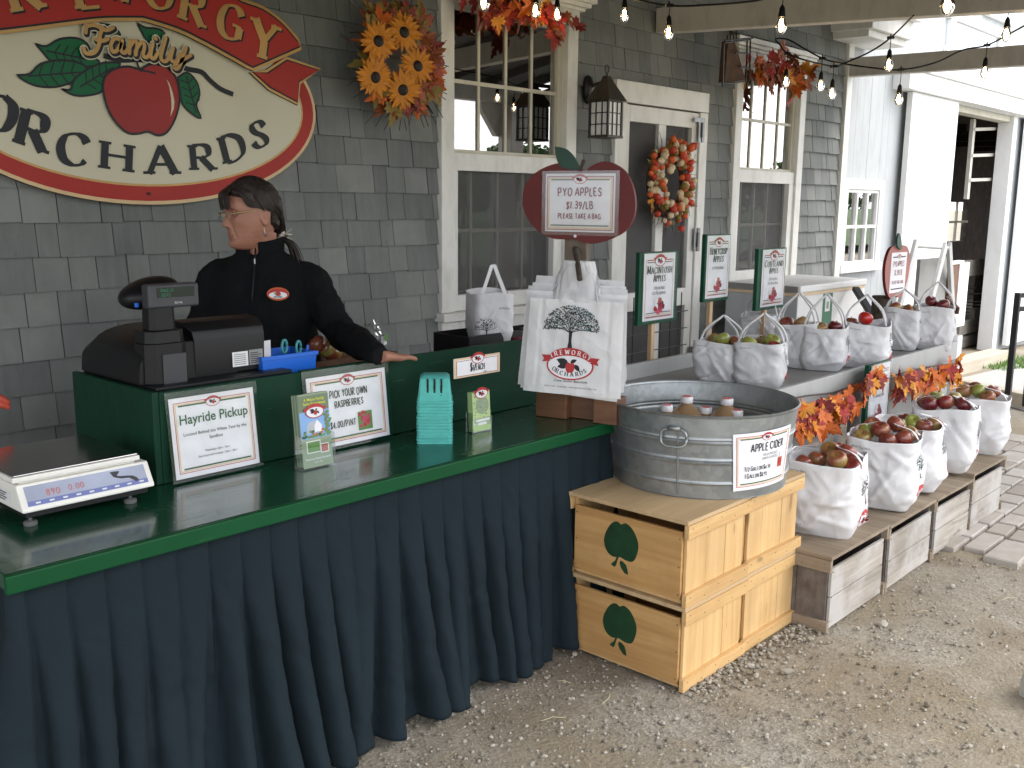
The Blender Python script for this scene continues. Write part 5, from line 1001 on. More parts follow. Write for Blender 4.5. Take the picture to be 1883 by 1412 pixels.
def stencil(parent_pos):
    fl = Flat(MB(), V((-.392 / 2, .02, .148)), (0, -1, 0), (0, 0, 1))
    K = lambda P: [((x - 335) * .000417, -(y - 290 - .25 * (x - 335)) * .00036) for x, y in P]
    def ccw(P): return P if sum(P[i - 1][0] * P[i][1] - P[i][0] * P[i - 1][1] for i in range(len(P))) > 0 else P[::-1]
    A_ = K([(165, 240), (180, 170), (220, 95), (265, 58), (305, 60), (335, 84), (375, 72), (430, 110), (475, 180), (505, 265), (505, 340), (480, 420), (445, 447), (390, 435), (330, 405), (270, 405), (215, 370), (180, 310)])
    fl.poly(ccw(crom(A_ + A_[:1], 3)[:-1]), 'stencil_green', 0); fl.poly(ccw(K([(300, 400), (322, 402), (308, 440), (298, 480), (282, 505), (242, 480), (270, 452), (285, 440)])), 'stencil_green', 0); fl.poly(ccw(K([(335, 440), (360, 445), (395, 480), (410, 530), (418, 578), (380, 560), (345, 510), (330, 468)])), 'stencil_green', 0)
    return fl.mb
pc_ = make_crate(0, 0, 0, 'pine_y', 'pine_z', 'ply_top', 'wooden_crate')
pc2 = [pc_]
for k in range(3): pc2.append(dup(pc_))
CP = [((2.826, 1.862, .0), 0., 'pale pine crate with a green apple stencil, lower of the front pair on the gravel'), ((2.824, 1.866, .2925), .006, 'pale pine crate with a green apple stencil directly under the galvanized tub'), ((3.232, 1.868, .0), .0, 'plain pale pine crate at the back of the bottom row'), ((3.236, 1.872, .2925), -.006, 'plain pale pine crate at the back of the upper row under the tub')]
for o, (p, rz, lab) in zip(pc2, CP): o.location = p; o.rotation_euler = (0, 0, rz); o['_o'] = p; o['label'] = lab; o['group'] = 'pine crates under the tub'
for o in pc2[:2]: q = stencil(0); s_ = q.build('apple_stencil', origin=(0, 0, 0)); s_.parent = o; s_.location = (0, 0, 0)
wc = make_crate(0, 0, 0, 'old_x', 'old_z', 'old_lid', 'weathered_crate', True)
for ch in wc.children:
    if ch.name.startswith(('front_panel', 'back_panel')): ch.data.materials[0] = MATS['old_y']
mats_front = ['old_y']
WCS = [(3.662, 'weathered grey crate nearest the pine crates, its dark side boards showing'), (4.20, 'weathered grey crate second along from the pine crates'), (4.735, 'weathered grey crate third along, just at the start of the stone paving'), (5.21, 'weathered grey crate farthest away, standing on the stone paving')]
wcs = [wc] + [dup(wc) for _ in range(3)]
for o, (x, lab) in zip(wcs, WCS):
    p = (x, 1.682, -.004 if x < 5 else .012); o.location = p; o['_o'] = p; o.rotation_euler = (0, 0, R_(90) + rnd.uniform(-.012, .012)); o['label'] = lab; o['group'] = 'weathered crates in a row'
wcs[2].scale = (.98, 1.0, .97); wcs[0].scale = (1, 1.10, 1.03); wcs[1].scale = (1, 1.08, 1.0)
# ------------------------------------------------------------------ galvanized tub with cider
TC = V((3.125, 1.90, .586)); TR0, TR1, TH = .313, .345, .286
tb = thing('galvanized_tub', 'big round galvanized tub on the pine crates holding cider jugs', 'tub', tuple(TC))
def tr(z): return TR0 + (TR1 - TR0) * (z / TH)
prof = []; z = 0
for k in range(90):
    z = TH * k / 89; b = 0
    for zc in (.055, .128, .138, .200, .210): b += .0045 * math.exp(-((z - zc) / .0038) ** 2)
    b -= .003 * math.exp(-((z - .133) / .005) ** 2) + .003 * math.exp(-((z - .205) / .005) ** 2); prof.append((tr(z) + b, z))
mb = MB(); full = [(TR0 - .004, .004), (TR0 + .003, 0)] + prof + [(TR1 + .006, TH + .001), (TR1 + .008, TH + .006), (TR1 + .002, TH + .010), (TR1 - .004, TH + .004)] + [(r_ - .003, z_) for r_, z_ in prof[::-1]] + [(TR0 - .006, .01)]
mb.lathe(TC, full, 'galvanized', 96, True, True); tbo = mb.build('shell', tb, auto=60)
sa = math.atan2(PZ(1206, 800, .75).y - TC.y, PZ(1206, 800, .75).x - TC.x)
def cyl(a, b, h): th = CA + a / .333; return TC + V(((tr(b) + h + .0045) * math.cos(th), (tr(b) + h + .0045) * math.sin(th), b))
CA = math.atan2(PZ(1206, 800, .78).y - TC.y, PZ(1206, 800, .78).x - TC.x); CA = R_(197)
hc = CA; mb = MB(); ring_ = []
for k in range(25):
    a = 2 * math.pi * k / 24; sx = .042 * math.copysign(abs(math.cos(a)) ** .6, math.cos(a)); sz = .030 * math.copysign(abs(math.sin(a)) ** .6, math.sin(a)); ring_.append(cyl(sx, .215 + sz, .006 + .012 * (1 - math.sin(a)) / 2))
mb.tube(ring_, .0048, 'galvanized', 8); mb.tube([cyl(-.02, .247, .004), cyl(.02, .247, .004)], .009, 'galvanized', 8); mb.build('handle', tb, smooth=True)
mb = MB(); mb.tube([cyl(.012, z_ * .01, -.0015) for z_ in range(1, 26)], .0035, 'galvanized', 6); mb.build('seam', tb)
mb = MB(); mb.lathe(TC, [(tr(.165) - .006, .160), (tr(.165) - .006, .1605)], 'water', 48); mb.build('water', tb)
# cider notice taped to the tub
CA = R_(254.0); w_, h_ = .262, .205
cs = thing('cider_sign', 'white apple cider price notice taped to the side of the galvanized tub', 'sign', tuple(cyl(0, .12, .001)))
fl = Flat(MB(), TC, (1, 0, 0), (0, 0, 1), fn=lambda a, b, h: cyl(a - .10 * b, .136 + b * 1.0 + a * .04, h)); paper_page(fl, w_, h_, True, 12)
text(fl, 'APPLE CIDER', (.008, .034), .027, 'ink', 3, .60, False, .14, jit=.03); text(fl, 'FRESH PRESSED', (.02, .013), .009, 'print_grey', 3, .7, False, .13); text(fl, 'UNPASTEURIZED', (.02, .0), .009, 'print_grey', 3, .7, False, .13)
text(fl, '1/2 GALLON $6.50', (-.088, -.034), .0135, 'ink', 3, .62, False, .14, jit=.03, align='L', first=1.2); text(fl, '1 GALLON $8.95', (-.088, -.060), .0135, 'ink', 3, .62, False, .14, jit=.03, align='L', first=1.2)
fl.rect(.062, -.042, .088, -.005, 'leaf_pink', 3); fl.oval((.075, -.024), .010, .014, 'print_red', 4, 12); fl.poly([(.070, -.005), (.080, -.005), (.078, .02), (.072, .02)], 'cap_white', 4); fl.mb.build('page', cs)
def jug():
    mb = MB(); mb.lathe((0, 0, 0), [(.07, 0), (.076, .01), (.076, .09), (.070, .122), (.046, .152), (.024, .170), (.020, .176)], 'cider', 24); j = mb.build('cider_jug', origin=(0, 0, 0), smooth=True)
    mb = MB(); mb.lathe((0, 0, 0), [(.0235, .1765), (.0245, .180), (.0245, .197), (.022, .2005)], 'cap_white', 20); mb.lathe((0, 0, 0), [(.017, .2008), (.0165, .2025)], 'cap_red', 16); mb.build('cap', j, auto=40); return j
jugs = [(1262, 735, .052, 'brown cider jug with a white cap, tall at the centre left of the tub'), (1347, 736, .054, 'brown cider jug with a white cap, tall at the centre right of the tub'), (1205, 744, .022, 'cider jug with only its cap showing at the left inside the tub'), (1300, 750, .012, 'cider jug with its cap low at the front between the two tall jugs'), (1395, 752, .015, 'cider jug with only its cap showing at the right inside the tub')]
j0 = None
for x, y, dz, lab in jugs:
    zt = TC.z + .2 + dz * 0; p = PZ(x, y, TC.z + .185 + dz); p = V((p.x, p.y, TC.z + dz))
    d = V((p.x - TC.x, p.y - TC.y, 0))
    if d.length > .225: d = d.normalized() * .225; p = V((TC.x + d.x, TC.y + d.y, p.z))
    if j0 is None: j0 = jug(); o = j0
    else: o = dup(j0)
    o.location = p; o['_o'] = tuple(p); tag(o, lab, 'jug', 'cider jugs in the tub')
# ------------------------------------------------------------------ display table
TX0, TX1, TY0, TY1, TZ_ = 3.50, 5.97, 1.95, 2.70, .765
dt = thing('display_table', 'long grey display table with raised rails, bags of apples on top', 'table', (4.7, 2.3, 0))
G = 'grey_paint'
mb = MB(); mb.mm((TX0, TY0 + .026, TZ_ - .03), (TX1, TY1 - .026, TZ_), 'grey_top'); mb.build('tabletop', dt)
mb = MB(); mb.mm((TX0, TY0, .702), (TX1 + .02, TY0 + .025, .806), G); mb.build('front_rail', dt, bevel=.003)
mb = MB(); mb.mm((TX0, TY1 - .025, .702), (TX1, TY1, .835), G); mb.build('back_rail', dt, bevel=.003)
mb = MB(); mb.mm((TX1 - .005, TY0 + .026, .702), (TX1 + .02, TY1, .80), G); mb.mm((TX0 - .02, TY0, .70), (TX0 - .001, TY1, .79), G); mb.build('end_rail', dt, bevel=.003)
mb = MB(); mb.mm((TX0, TY0 + .028, .01), (4.50, TY0 + .045, .70), G); mb.mm((4.64, TY0 + .028, .01), (TX1, TY0 + .045, .70), G); mb.build('front_panel', dt, bevel=.002)
mb = MB(); mb.mm((TX1 + .021, TY0 - .002, .0), (TX1 + .10, TY0 + .08, .835), 'white_barn'); mb.build('end_post', dt, bevel=.004)
for x in (TX0 + .05, TX1 - .05):
    mb = MB(); mb.mm((x - .035, TY1 - .1, 0), (x + .035, TY1 - .03, .734), G); mb.build('leg', dt)
# wire panel behind the table
mb = MB()
for x in (1168, 1219, 1237, 1150, 1256): a = PY(x, 480, 2.86); mb.tube([(a.x, 2.86, .2), (a.x, 2.86, 1.12)], .003, 'black_metal', 6)
for z_ in (.93, 1.02, .84, .74): mb.tube([(PY(1140, 600, 2.86).x, 2.856, z_), (PY(1262, 600, 2.86).x, 2.856, z_)], .003, 'black_metal', 6)
tag(mb.build('wire_panel'), 'black wire grid panel standing behind the display table below the shop door', 'wire panel')
# ------------------------------------------------------------------ bags of apples
def bag_surface(gw, bw, h, seed, flare, slump):
    rr = random.Random(int(seed * 10)); cre = [(rr.uniform(0, 6.28), rr.uniform(.1, .9), rr.uniform(-2.2, 2.2), rr.uniform(.25, .6), rr.uniform(.3, 1) * rr.choice((1, 1, -1)), rr.uniform(.05, .12)) for _ in range(22)]
    lx, ly = rr.uniform(-.02, .02), rr.uniform(-.015, .015)
    def f(u, v, lift=0):
        a = 2 * math.pi * u; e = 7.0 - 2.4 * math.sin(math.pi * min(1, v * 1.1)); ca, sa_ = math.cos(a), math.sin(a); k = (abs(ca) ** e + abs(sa_) ** e) ** (-1 / e)
        sc_ = .86 + .13 * min(1, v * 4) + flare * v * v + .055 * slump * math.sin(math.pi * min(1, v * 1.25)); x = ca * k * bw / 2 * sc_; y = sa_ * k * gw / 2 * sc_; z = h * v
        d = .010 * slump * noise.noise(V((ca * 1.5 + seed, sa_ * 1.5, v * 1.8)))
        for a0, v0, sl_, ln, am, wd in cre:                # long straight creases across the plastic
            da = (a - a0 + math.pi) % (2 * math.pi) - math.pi; p_ = da * .8; q_ = (v - v0) - sl_ * p_ * .5
            g = abs(q_) / wd
            if g < 1 and abs(p_) < ln: d += am * .0095 * slump * (1 - g) ** 1.3 * (1 - (abs(p_) / ln) ** 2)
        d += .0035 * slump * (1 - 2 * abs(noise.noise(V((ca * 3 + v * 2 + seed, sa_ * 3 - v, v * 4 + seed)))))
        g = min(1, v * 7) * (1 - .5 * max(0, v - .8) / .2); d = d * g + lift; nn = V((ca, sa_, 0)).normalized()
        z += (.010 * noise.noise(V((ca * 1.4, sa_ * 1.4, seed))) + .007 * math.cos(2 * a + seed)) * v ** 3
        return V((x + lx * v, y + ly * v, max(z, 0.001))) + nn * d
    return f
def make_bag(gw, bw, h, seed, flare, slump, hand, mat_='bag_plastic', print_face=True):
    t = thing('apple_bag', 'x', 'bag'); f = bag_surface(gw, bw, h, seed, flare, slump)
    mb = MB(); nu, nv = 88, 40; mb.grid(lambda u, v: f(u, v), nu, nv, mat_, True); mb.add([f(i / nu, 0) for i in range(nu)], [tuple(range(nu))[::-1]], mat_); mb.build('sack', t, smooth=True, solid=.0012)
    s_ = .90 + .10 + flare; hx_ = bw / 2 * s_
    for sg in ((1, -1) if hand else ()):
        mb = MB(); pts = []; up = hand if hand != 2 else .09
        if hand == 2:
            q = crom([(sg * hx_ * .97, -.05, h * .97), (sg * hx_ * .75, -.045, h * 1.10), (sg * hx_ * .25, .0, h * 1.13), (sg * hx_ * .55, .05, h * 1.08), (sg * hx_ * .97, .055, h * .97)], 6)
        else:
            q = crom([(sg * hx_ * .96, -.055, h * .95), (sg * hx_ * .70, -.045, h + up * .5), (sg * hx_ * .10, -.012, h + up), (sg * hx_ * .10, .012, h + up), (sg * hx_ * .70, .045, h + up * .5), (sg * hx_ * .96, .055, h * .95)], 6)
        if hand != 2: mb.tube([V(p) for p in q], .0050, mat_, 8)
        else:
            vs = []
            for i, p in enumerate(q):
                d = (V(q[min(i + 1, len(q) - 1)]) - V(q[max(i - 1, 0)])).normalized(); w_ = d.cross(V((0, 0, 1)) + V((sg * .8, 0, 0))).normalized() * .013; vs += [V(p) - w_, V(p) - w_ * .3 + V((0, 0, .004)), V(p) + w_]
            mb.add(vs, [f_ for i in range(len(q) - 1) for f_ in ((3 * i, 3 * i + 1, 3 * i + 4, 3 * i + 3), (3 * i + 1, 3 * i + 2, 3 * i + 5, 3 * i + 4))], mat_)
        mb.build('handle', t, smooth=True)
    if print_face:                                     # tree and emblem on the +x broad face, fold text on the gusset
        def fn(a, b, hh): u = (a / (2.0 * (gw + bw))) ; return f(u % 1, min(max(b / h, .02), .98), hh + .0008)
        fl = Flat(MB(), (0, 0, 0), (0, 1, 0), (0, 0, 1), fn=fn, eps=.0003); tree_print(fl, (-.0, h * .42), h * .38, 1, 110); logo(fl, (.0, h * .20), bw * .42, 1)
        def fn2(a, b, hh): return f((.75 + a / (2.0 * (gw + bw))) % 1, b / h, hh + .0008)
        f2 = Flat(fl.mb, (0, 0, 0), (1, 0, 0), (0, 0, 1), fn=fn2); f2.bfont('Fold Top Here', (-gw * .28, h * .87), h * .028, 'ink', 1, shear=.2); f2.bfont('Please Recycle', (-gw * .28, h * .17), h * .02, 'ink', 1, shear=.2)
        fl.mb.build('print', t)
    return t
def place(t, px, py, zb, back, rz, label, group):
    p = PZ(px, py, zb); d = V((p.x, p.y, 0)).normalized(); loc = V((p.x, p.y, zb)) + d * back; t.location = loc; t['_o'] = tuple(loc); t.rotation_euler = (0, 0, rz); t['label'] = label; t['group'] = group; return loc
def heap(loc, rz, h, spots, labfn, grp, s0=1.):
    q = Matrix.Rotation(rz, 3, 'Z')
    for k, (x, y, z, c) in enumerate(spots): apple(loc + q @ V((x, y, h + z)), c, s0 * rnd.uniform(.97, 1.06), labfn(c), grp)
CN = {'red': 'dull red', 'mixed': 'red and yellow', 'green': 'green', 'bright': 'bright red', 'dark': 'dark red'}
UP_ = [ # px, py of the near bottom edge, back, gusset, broad, height, handle, angle, apples, which
 (1325, 708, .10, .205, .19, .195, .105, -72, [(.0, -.015, -.012, 'green'), (.06, .01, -.03, 'red'), (-.05, .05, -.03, 'mixed')], 'front left white bag on the table, one green apple high in it', 'mixed'),
 (1398, 716, .11, .215, .21, .205, .115, -70, [(-.055, -.04, -.03, 'green'), (.04, .0, -.018, 'green'), (.055, -.045, -.045, 'red'), (-.01, .06, -.03, 'mixed')], 'white bag nearest the front rail with its tree print showing, green apples in it', 'x'),
 (1398, 650, .10, .20, .19, .205, .14, -72, [], 'white bag half hidden behind the two front bags under the upright sign', 'x'),
 (1462, 678, .10, .20, .20, .225, .14, -74, [(.02, -.02, -.018, 'mixed'), (-.06, .02, -.03, 'red')], 'white bag with pinkish smears, third along the display table', 'x'),
 (1512, 683, .10, .215, .20, .215, .15, -72, [(-.02, -.02, -.03, 'mixed'), (.045, .02, -.02, 'dark'), (-.06, .03, -.035, 'mixed')], 'leaning white bag fourth along the display table', 'x'),
 (1585, 678, .11, .225, .21, .225, .13, -70, [(.0, -.02, .004, 'bright'), (-.07, .04, -.03, 'red')], 'white bag in mid table with one big shiny red apple on top', 'x'),
 (1655, 645, .10, .205, .19, .235, .10, -74, [(-.04, -.03, -.018, 'mixed'), (.03, .01, -.03, 'mixed')], 'left far end white bag on the table', 'x'),
 (1715, 645, .10, .205, .20, .245, .13, -72, [(-.03, -.01, .012, 'dark'), (.035, -.04, -.004, 'dark'), (.0, .05, -.02, 'dark')], 'right far end white bag on the table, heaped with dark red apples', 'x')]
for k, (px_, py_, bk, gw, bw, h, hd, an, sp, lab, _) in enumerate(UP_):
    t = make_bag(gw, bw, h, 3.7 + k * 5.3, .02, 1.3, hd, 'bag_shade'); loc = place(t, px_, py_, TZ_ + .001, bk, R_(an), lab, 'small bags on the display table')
    heap(loc, R_(an), h + .016, sp, lambda c, lab=lab: '%s apple in the %s' % (CN[c], lab.split(',')[0].split(' with ')[0]), 'apples in small bag %s' % 'abcdefgh'[k])
LO = [(1512, 990, .14, .29, .28, .30, -76, [(.05, -.085, .008, 'mixed'), (.07, .0, .02, 'red'), (.0, .03, .015, 'mixed'), (-.08, -.06, -.03, 'red'), (.02, .09, .0, 'red'), (-.04, -.02, -.02, 'mixed'), (.10, -.05, -.02, 'red')], 'large white bag nearest the tub on the weathered crates, rosy apples heaped in it'),
 (1618, 940, .15, .29, .28, .31, -76, [(-.02, -.03, .02, 'red'), (.03, .04, .035, 'red'), (.09, .03, .0, 'mixed'), (.02, -.08, -.015, 'dark'), (.08, -.05, -.005, 'red'), (-.08, .0, .0, 'green'), (-.07, .09, .01, 'red'), (-.09, -.06, -.02, 'mixed')], 'large white bag second along the weathered crates, dull red apples heaped in it'),
 (1668, 905, .15, .29, .28, .295, -74, [(-.06, -.05, -.01, 'green'), (.0, .0, .0, 'green'), (.05, -.02, -.012, 'red'), (.09, .05, -.01, 'mixed'), (-.04, .07, -.01, 'dark')], 'large white bag third along the weathered crates, mostly green apples showing'),
 (1728, 870, .15, .29, .28, .315, -76, [(-.07, -.05, .0, 'dark'), (.0, -.03, .015, 'red'), (.08, -.02, .012, 'dark'), (.03, .06, .02, 'mixed'), (-.05, .06, .02, 'green'), (-.1, .03, .0, 'red')], 'large white bag fourth along the weathered crates, dark red apples across the top'),
 (1788, 838, .15, .29, .28, .30, -76, [(-.07, .0, .01, 'mixed'), (.0, .0, .02, 'green'), (.07, .03, .02, 'red'), (-.02, .08, .02, 'dark'), (.05, -.06, .0, 'mixed')], 'large white bag farthest along the weathered crates, above the stone paving')]
for k, (px_, py_, bk, gw, bw, h, an, sp, lab) in enumerate(LO):
    t = make_bag(gw, bw, h, 11.3 + k * 7.1, .05, 1.75, 2); loc = place(t, px_, py_, .2925, bk, R_(an), lab, 'large bags on the weathered crates')
    heap(loc, R_(an), h, sp, lambda c, lab=lab: '%s apple in the %s' % (CN[c], lab.split(',')[0]), 'apples in large bag %s' % 'abcde'[k], 1.06)
# tote bag in the black storage tub
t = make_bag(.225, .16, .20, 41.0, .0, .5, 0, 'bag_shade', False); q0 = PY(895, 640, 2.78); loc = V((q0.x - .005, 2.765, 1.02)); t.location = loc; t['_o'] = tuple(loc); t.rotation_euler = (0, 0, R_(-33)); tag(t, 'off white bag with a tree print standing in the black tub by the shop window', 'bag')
f = bag_surface(.225, .16, .20, 41.0, .0, .5); fl = Flat(MB(), (0, 0, 0), (1, 0, 0), (0, 0, 1), fn=lambda a, b, hh: f((.75 + a / .77) % 1, b / .2, hh + .0008), eps=.0003); tree_print(fl, (-.05, .025), .085, 1, 110, 8); fl.bfont('Fold Top Here', (.05, .14), .007, 'ink', 1); o_ = fl.mb.build('print', origin=(0, 0, 0)); o_.parent = t
mb = MB(); mb.grid(lambda u, v: V((.07 * math.cos(2 * math.pi * u), .095 * math.sin(2 * math.pi * u), .185 - .01 * v)) * (1 if v == 0 else .97), 30, 2, 'bag_cream', True); o_ = mb.build('lining', origin=(0, 0, 0)); o_.parent = t
mb = MB(); q = crom([(-.048, -.08, .19), (-.02, -.075, .27), (.0, -.07, .315), (.02, -.075, .27), (.052, -.08, .19)], 6); vs = []
for p in q: vs += [V(p) - V((.0075, 0, .001)), V(p) + V((.0075, 0, .001))]
mb.add(vs, [(2 * i, 2 * i + 1, 2 * i + 3, 2 * i + 2) for i in range(len(q) - 1)], 'bag_plastic'); o_ = mb.build('handle', origin=(0, 0, 0), solid=.002); o_.parent = t
# ------------------------------------------------------------------ variety signs
def variety(l0, l1, l2, x0, x1, z0, z1, Y, stake, page, label, name='variety_sign'):
    t = thing(name, label, 'sign', ((x0 + x1) / 2, Y, z0), 'green apple variety signs'); mb = MB(); mb.mm((x0, Y, z0), (x1, Y + .022, z1), 'board_green'); mb.build('board', t, bevel=.002)
    if stake: mb = MB(); xm = (x0 + x1) / 2; mb.mm((xm - .014, Y + .0225, stake), (xm + .014, Y + .045, z0 + .1), 'stake'); mb.build('stake', t, bevel=.002)
    a, b = page; w = (b - a); h = (z1 - z0) * .93; c = V(((a + b) / 2, Y, (z0 + z1) / 2 + (z1 - z0) * .015)); fl = Flat(MB(), c, (1, 0, 0), (0, 0, 1))
    fl.rect(-w / 2, -h / 2, w / 2, h / 2, 'paper', 0); fl.frame(-w * .44, -h * .46, w * .44, h * .40, w * .010, 'leaf_pink', 1)
    for y_, m_ in ((h * .395, 'print_red'), (h * .36, 'ink'), (-h * .395, 'ink'), (-h * .425, 'print_cream'), (-h * .45, 'maroon')): fl.rect(-w * .40, y_, w * .40, y_ + h * .012, m_, 2)
    logo(fl, (0, h * .385), w * .34, 3)
    text(fl, l0, (0, h * .200), h * .092, 'ink', 3, .82 * w / (h * .092 * 1.0 * len(l0)) * .98, True, .18, .07, first=1.25); text(fl, l1, (0, h * .080), h * .088, 'ink', 3, .66, True, .18, .07, first=1.25)
    for k, s_ in enumerate(l2): text(fl, s_, (0, -h * (.04 + .075 * k)), h * .038, 'ink', 3, .9, True, .16, .08, first=1.2)
    for k in range(16): aa = k * 2.4; rr = .040 * math.sqrt(k / 16); fl.poly(rot2(APPLE2D, aa, w * .05, (rr * math.cos(aa) * w / .26, -h * .285 + rr * math.sin(aa) * .8), w * .05), ('berry', 'leaf_pink', 'print_red', 'maroon', 'paper')[k % 5], 4 + k * .15)
    fl.mb.build('page', t)
    fl = Flat(MB(), c + V((0, -.003, 0)), (1, 0, 0), (0, 0, 1)); fl.rect(-w * .54, -h * .52, w * .54, h * .52, 'film', 0); fl.mb.build('sleeve', t)
variety('MACINTOSH', 'APPLES', ('1 PECK/BAG', '1/2 PECK/BAG'), 3.866, 4.195, 1.005, 1.35, 2.715, .80, (3.902, 4.165), 'green backed sign for macintosh apples on a stake, nearest the hanging bags')
variety('HONEYCRISP', 'APPLES', ('1/2 PECK/BAG',), 4.438, 4.685, 1.078, 1.424, 2.715, .80, (4.455, 4.68), 'green backed sign for honeycrisp apples on a stake, the tallest middle one')
variety('CORTLAND', 'APPLES', ('1 PECK/BAG', '1/2 PECK/BAG'), 4.80, 5.11, 1.015, 1.345, 2.61, .766, (4.845, 5.10), 'green backed sign for cortland apples on a stake, right hand one above the bags')
YS = 1.868; sxa, sxb = PY(1594, 735, YS).x, PY(1635, 722, YS).x
variety('SPECIALTY', 'APPLES', ('1/2 BUSHEL BAG',), sxa, sxb, PY(1606, 788, YS).z, PY(1621, 666, YS).z, YS, 0, (sxa + .022, sxb - .012), 'green framed sign for specialty apples hung on the table front among the leaves')
# ------------------------------------------------------------------ freezer, louvre panel, far sign, easel, railing
FX0, FX1, FY0, FY1 = 6.29, 7.36, 3.10, 3.66
fz = thing('chest_freezer', 'white chest freezer with a grey end standing against the shop wall under the window', 'freezer', ((FX0 + FX1) / 2, 3.38, 0))
mb = MB(); mb.mm((FX0 + .006, FY0 + .01, .03), (FX1, FY1, .965), 'white_barn'); mb.build('cabinet', fz, bevel=.008)
mb = MB(); mb.mm((FX0, FY0 + .012, .03), (FX0 + .005, FY1 - .002, .963), 'grey_barn'); mb.build('end_panel', fz)
mb = MB(); mb.mm((FX0 - .005, FY0 - .01, .985), (FX1 + .01, FY1, 1.035), 'white_barn'); mb.build('lid', fz, bevel=.012); mb = MB(); mb.mm((FX0 - .007, FY0, .966), (FX1, FY1 - .01, .984), 'print_cream'); mb.mm((FX0 - .0075, FY0 + .01, .99), (FX0 - .0055, FY1 - .01, 1.03), 'grey_top'); mb.build('gasket', fz)
a, b = PY(1513, 590, FY0), PY(1534, 540, FY0); fl = Flat(MB(), V(((a.x + b.x) / 2, FY0 + .01, .88)), (1, 0, 0), (0, 0, 1)); w_ = b.x - a.x; fl.rect(-w_ / 2, -.16, w_ / 2, .08, 'vfd_green', 1); fl.rect(-w_ * .25, -.05, w_ * .25, .06, 'paper', 2); fl.rect(-w_ * .12, -.03, w_ * .12, .02, 'sage', 3); fl.mb.build('energy_label', fz)
lv = thing('louvre_panel', 'white louvred panel beside the freezer below the small barn window', 'panel', (7.9, 3.6, .3)); a, b = PY(1556, 600, 3.5), PY(1591, 520, 3.5)
mb = MB(); mb.mm((a.x, 3.5, .3), (b.x, 3.53, b.z), 'white_barn'); mb.build('board', lv, bevel=.003); mb = MB(); z_ = .5
while z_ < b.z - .05: mb.mm((a.x + .03, 3.49, z_), (b.x - .06, 3.4985, z_ + .012), 'grey_paint'); z_ += .042
mb.build('louvres', lv)
mb = MB(); mb.bar(PY(1573, 530, 3.05), PY(1607, 585, 2.8), .05, .03, 'black_plastic'); tag(mb.build('black_bar', bevel=.004), 'black bar leaning behind the bag with the shiny red apple', 'bar')
fs = thing('apple_cutout_sign', 'faded red apple cutout sign on a log post beyond the far end of the table', 'sign', (6.85, 2.72, 0)); sc_ = PY(1645, 500, 2.7); hw_, hh_ = .225, .185
mb = MB(); mb.prism(rot2(APPLE2D, 0, hw_, (0, 0), hh_), (sc_.x, 2.70, sc_.z), (1, 0, 0), (0, 0, 1), .02, 'faded_red', 'apple_board'); bd = mb.build('apple_board', fs)
mb = MB(); p = PY(1645, 448, 2.70); mb.prism(crom([(-.035, 0), (-.05, .05), (-.03, .09), (-.005, .08), (.03, .03), (.04, -.02), (-.035, 0)], 3)[:-1], (p.x, 2.675, p.z - .02), (1, 0, 0), (0, 0, 1), .012, 'leaf_green'); mb.build('leaf', bd)
fl = Flat(MB(), V((sc_.x + .01, 2.679, sc_.z)), (1, 0, 0), (0, 0, 1)); fl.rect(-.135, -.14, .135, .135, 'paper', 0); fl.rect(-.11, .10, .11, .108, 'ink', 1); fl.rect(-.11, -.118, .11, -.11, 'ink', 1); text(fl, 'PYO APPLES', (0, .04), .035, 'maroon', 1, .62, False, .16); text(fl, '$1.39/LB', (0, -.02), .035, 'maroon', 1, .62, False, .16); text(fl, 'PLEASE TAKE A BAG', (0, -.08), .022, 'maroon', 1, .62, False, .16); logo(fl, (0, .105), .05, 2); fl.mb.build('page', bd)
a = PY(1631, 570, 2.72); mb = MB(); mb.tube([(a.x, 2.76, 0), (a.x + .005, 2.76, .5), (a.x, 2.76, PY(1631, 545, 2.72).z)], [.075, .07, .068], 'bark', 12); mb.tube([(a.x - .05, 2.74, a.z), (a.x - .12, 2.70, a.z + .01)], .016, 'bark', 8); mb.build('log_post', fs, smooth=True)
es = thing('easel_frame', 'grey A shaped wooden frame with a grey panel standing in front of the barn', 'frame', (8.6, 3.1, 0)); Ye = 3.05
def E_(x, y, Y): return PY(x, y, Y)
mb = MB(); mb.tube([E_(1682, 452, Ye), E_(1742, 456, Ye)], .016, 'grey_paint', 8); mb.build('top_bar', es)
for (xa, ya, ya_), (xb, yb, yb_) in (((1684, 447, Ye), (1650, 580, Ye - .25)), ((1738, 452, Ye), (1702, 592, Ye - .28)), ((1745, 450, Ye), (1753, 600, Ye + .15))):
    A_, B_ = E_(xa, ya, ya_), E_(xb, yb, yb_); d = B_ - A_; B2 = A_ + d * (A_.z / (A_.z - B_.z)) if A_.z > B_.z else B_
    mb = MB(); mb.bar(A_, B2 if B2.z > -.3 else B_, .075, .03, 'grey_paint', V((0, 1, 0))); mb.build('leg', es, bevel=.004)
a, b = E_(1684, 585, Ye + .1), E_(1744, 472, Ye + .1); mb = MB(); mb.mm((a.x, Ye + .1, .05), (b.x, Ye + .13, b.z), 'grey_top'); mb.build('panel', es)
mb = MB(); mb.bar(E_(1742, 548, Ye - .05), E_(1761, 568, Ye - .2), .03, .03, 'rust'); mb.bar(E_(1761, 566, Ye - .2), E_(1759, 577, Ye - .2), .03, .03, 'rust'); mb.build('handle', es)
F0 = PZ(1851, 748, .11); fd = V((.93, -.37, 0)).normalized()
rl = thing('metal_railing', 'black square tube metal railing standing on the timber edging', 'railing', tuple(F0)); top = .96
mb = MB(); mb.mm((F0.x - .02, F0.y - .02, .0), (F0.x + .02, F0.y + .02, top), 'black_metal'); mb.build('post', rl, bevel=.003)
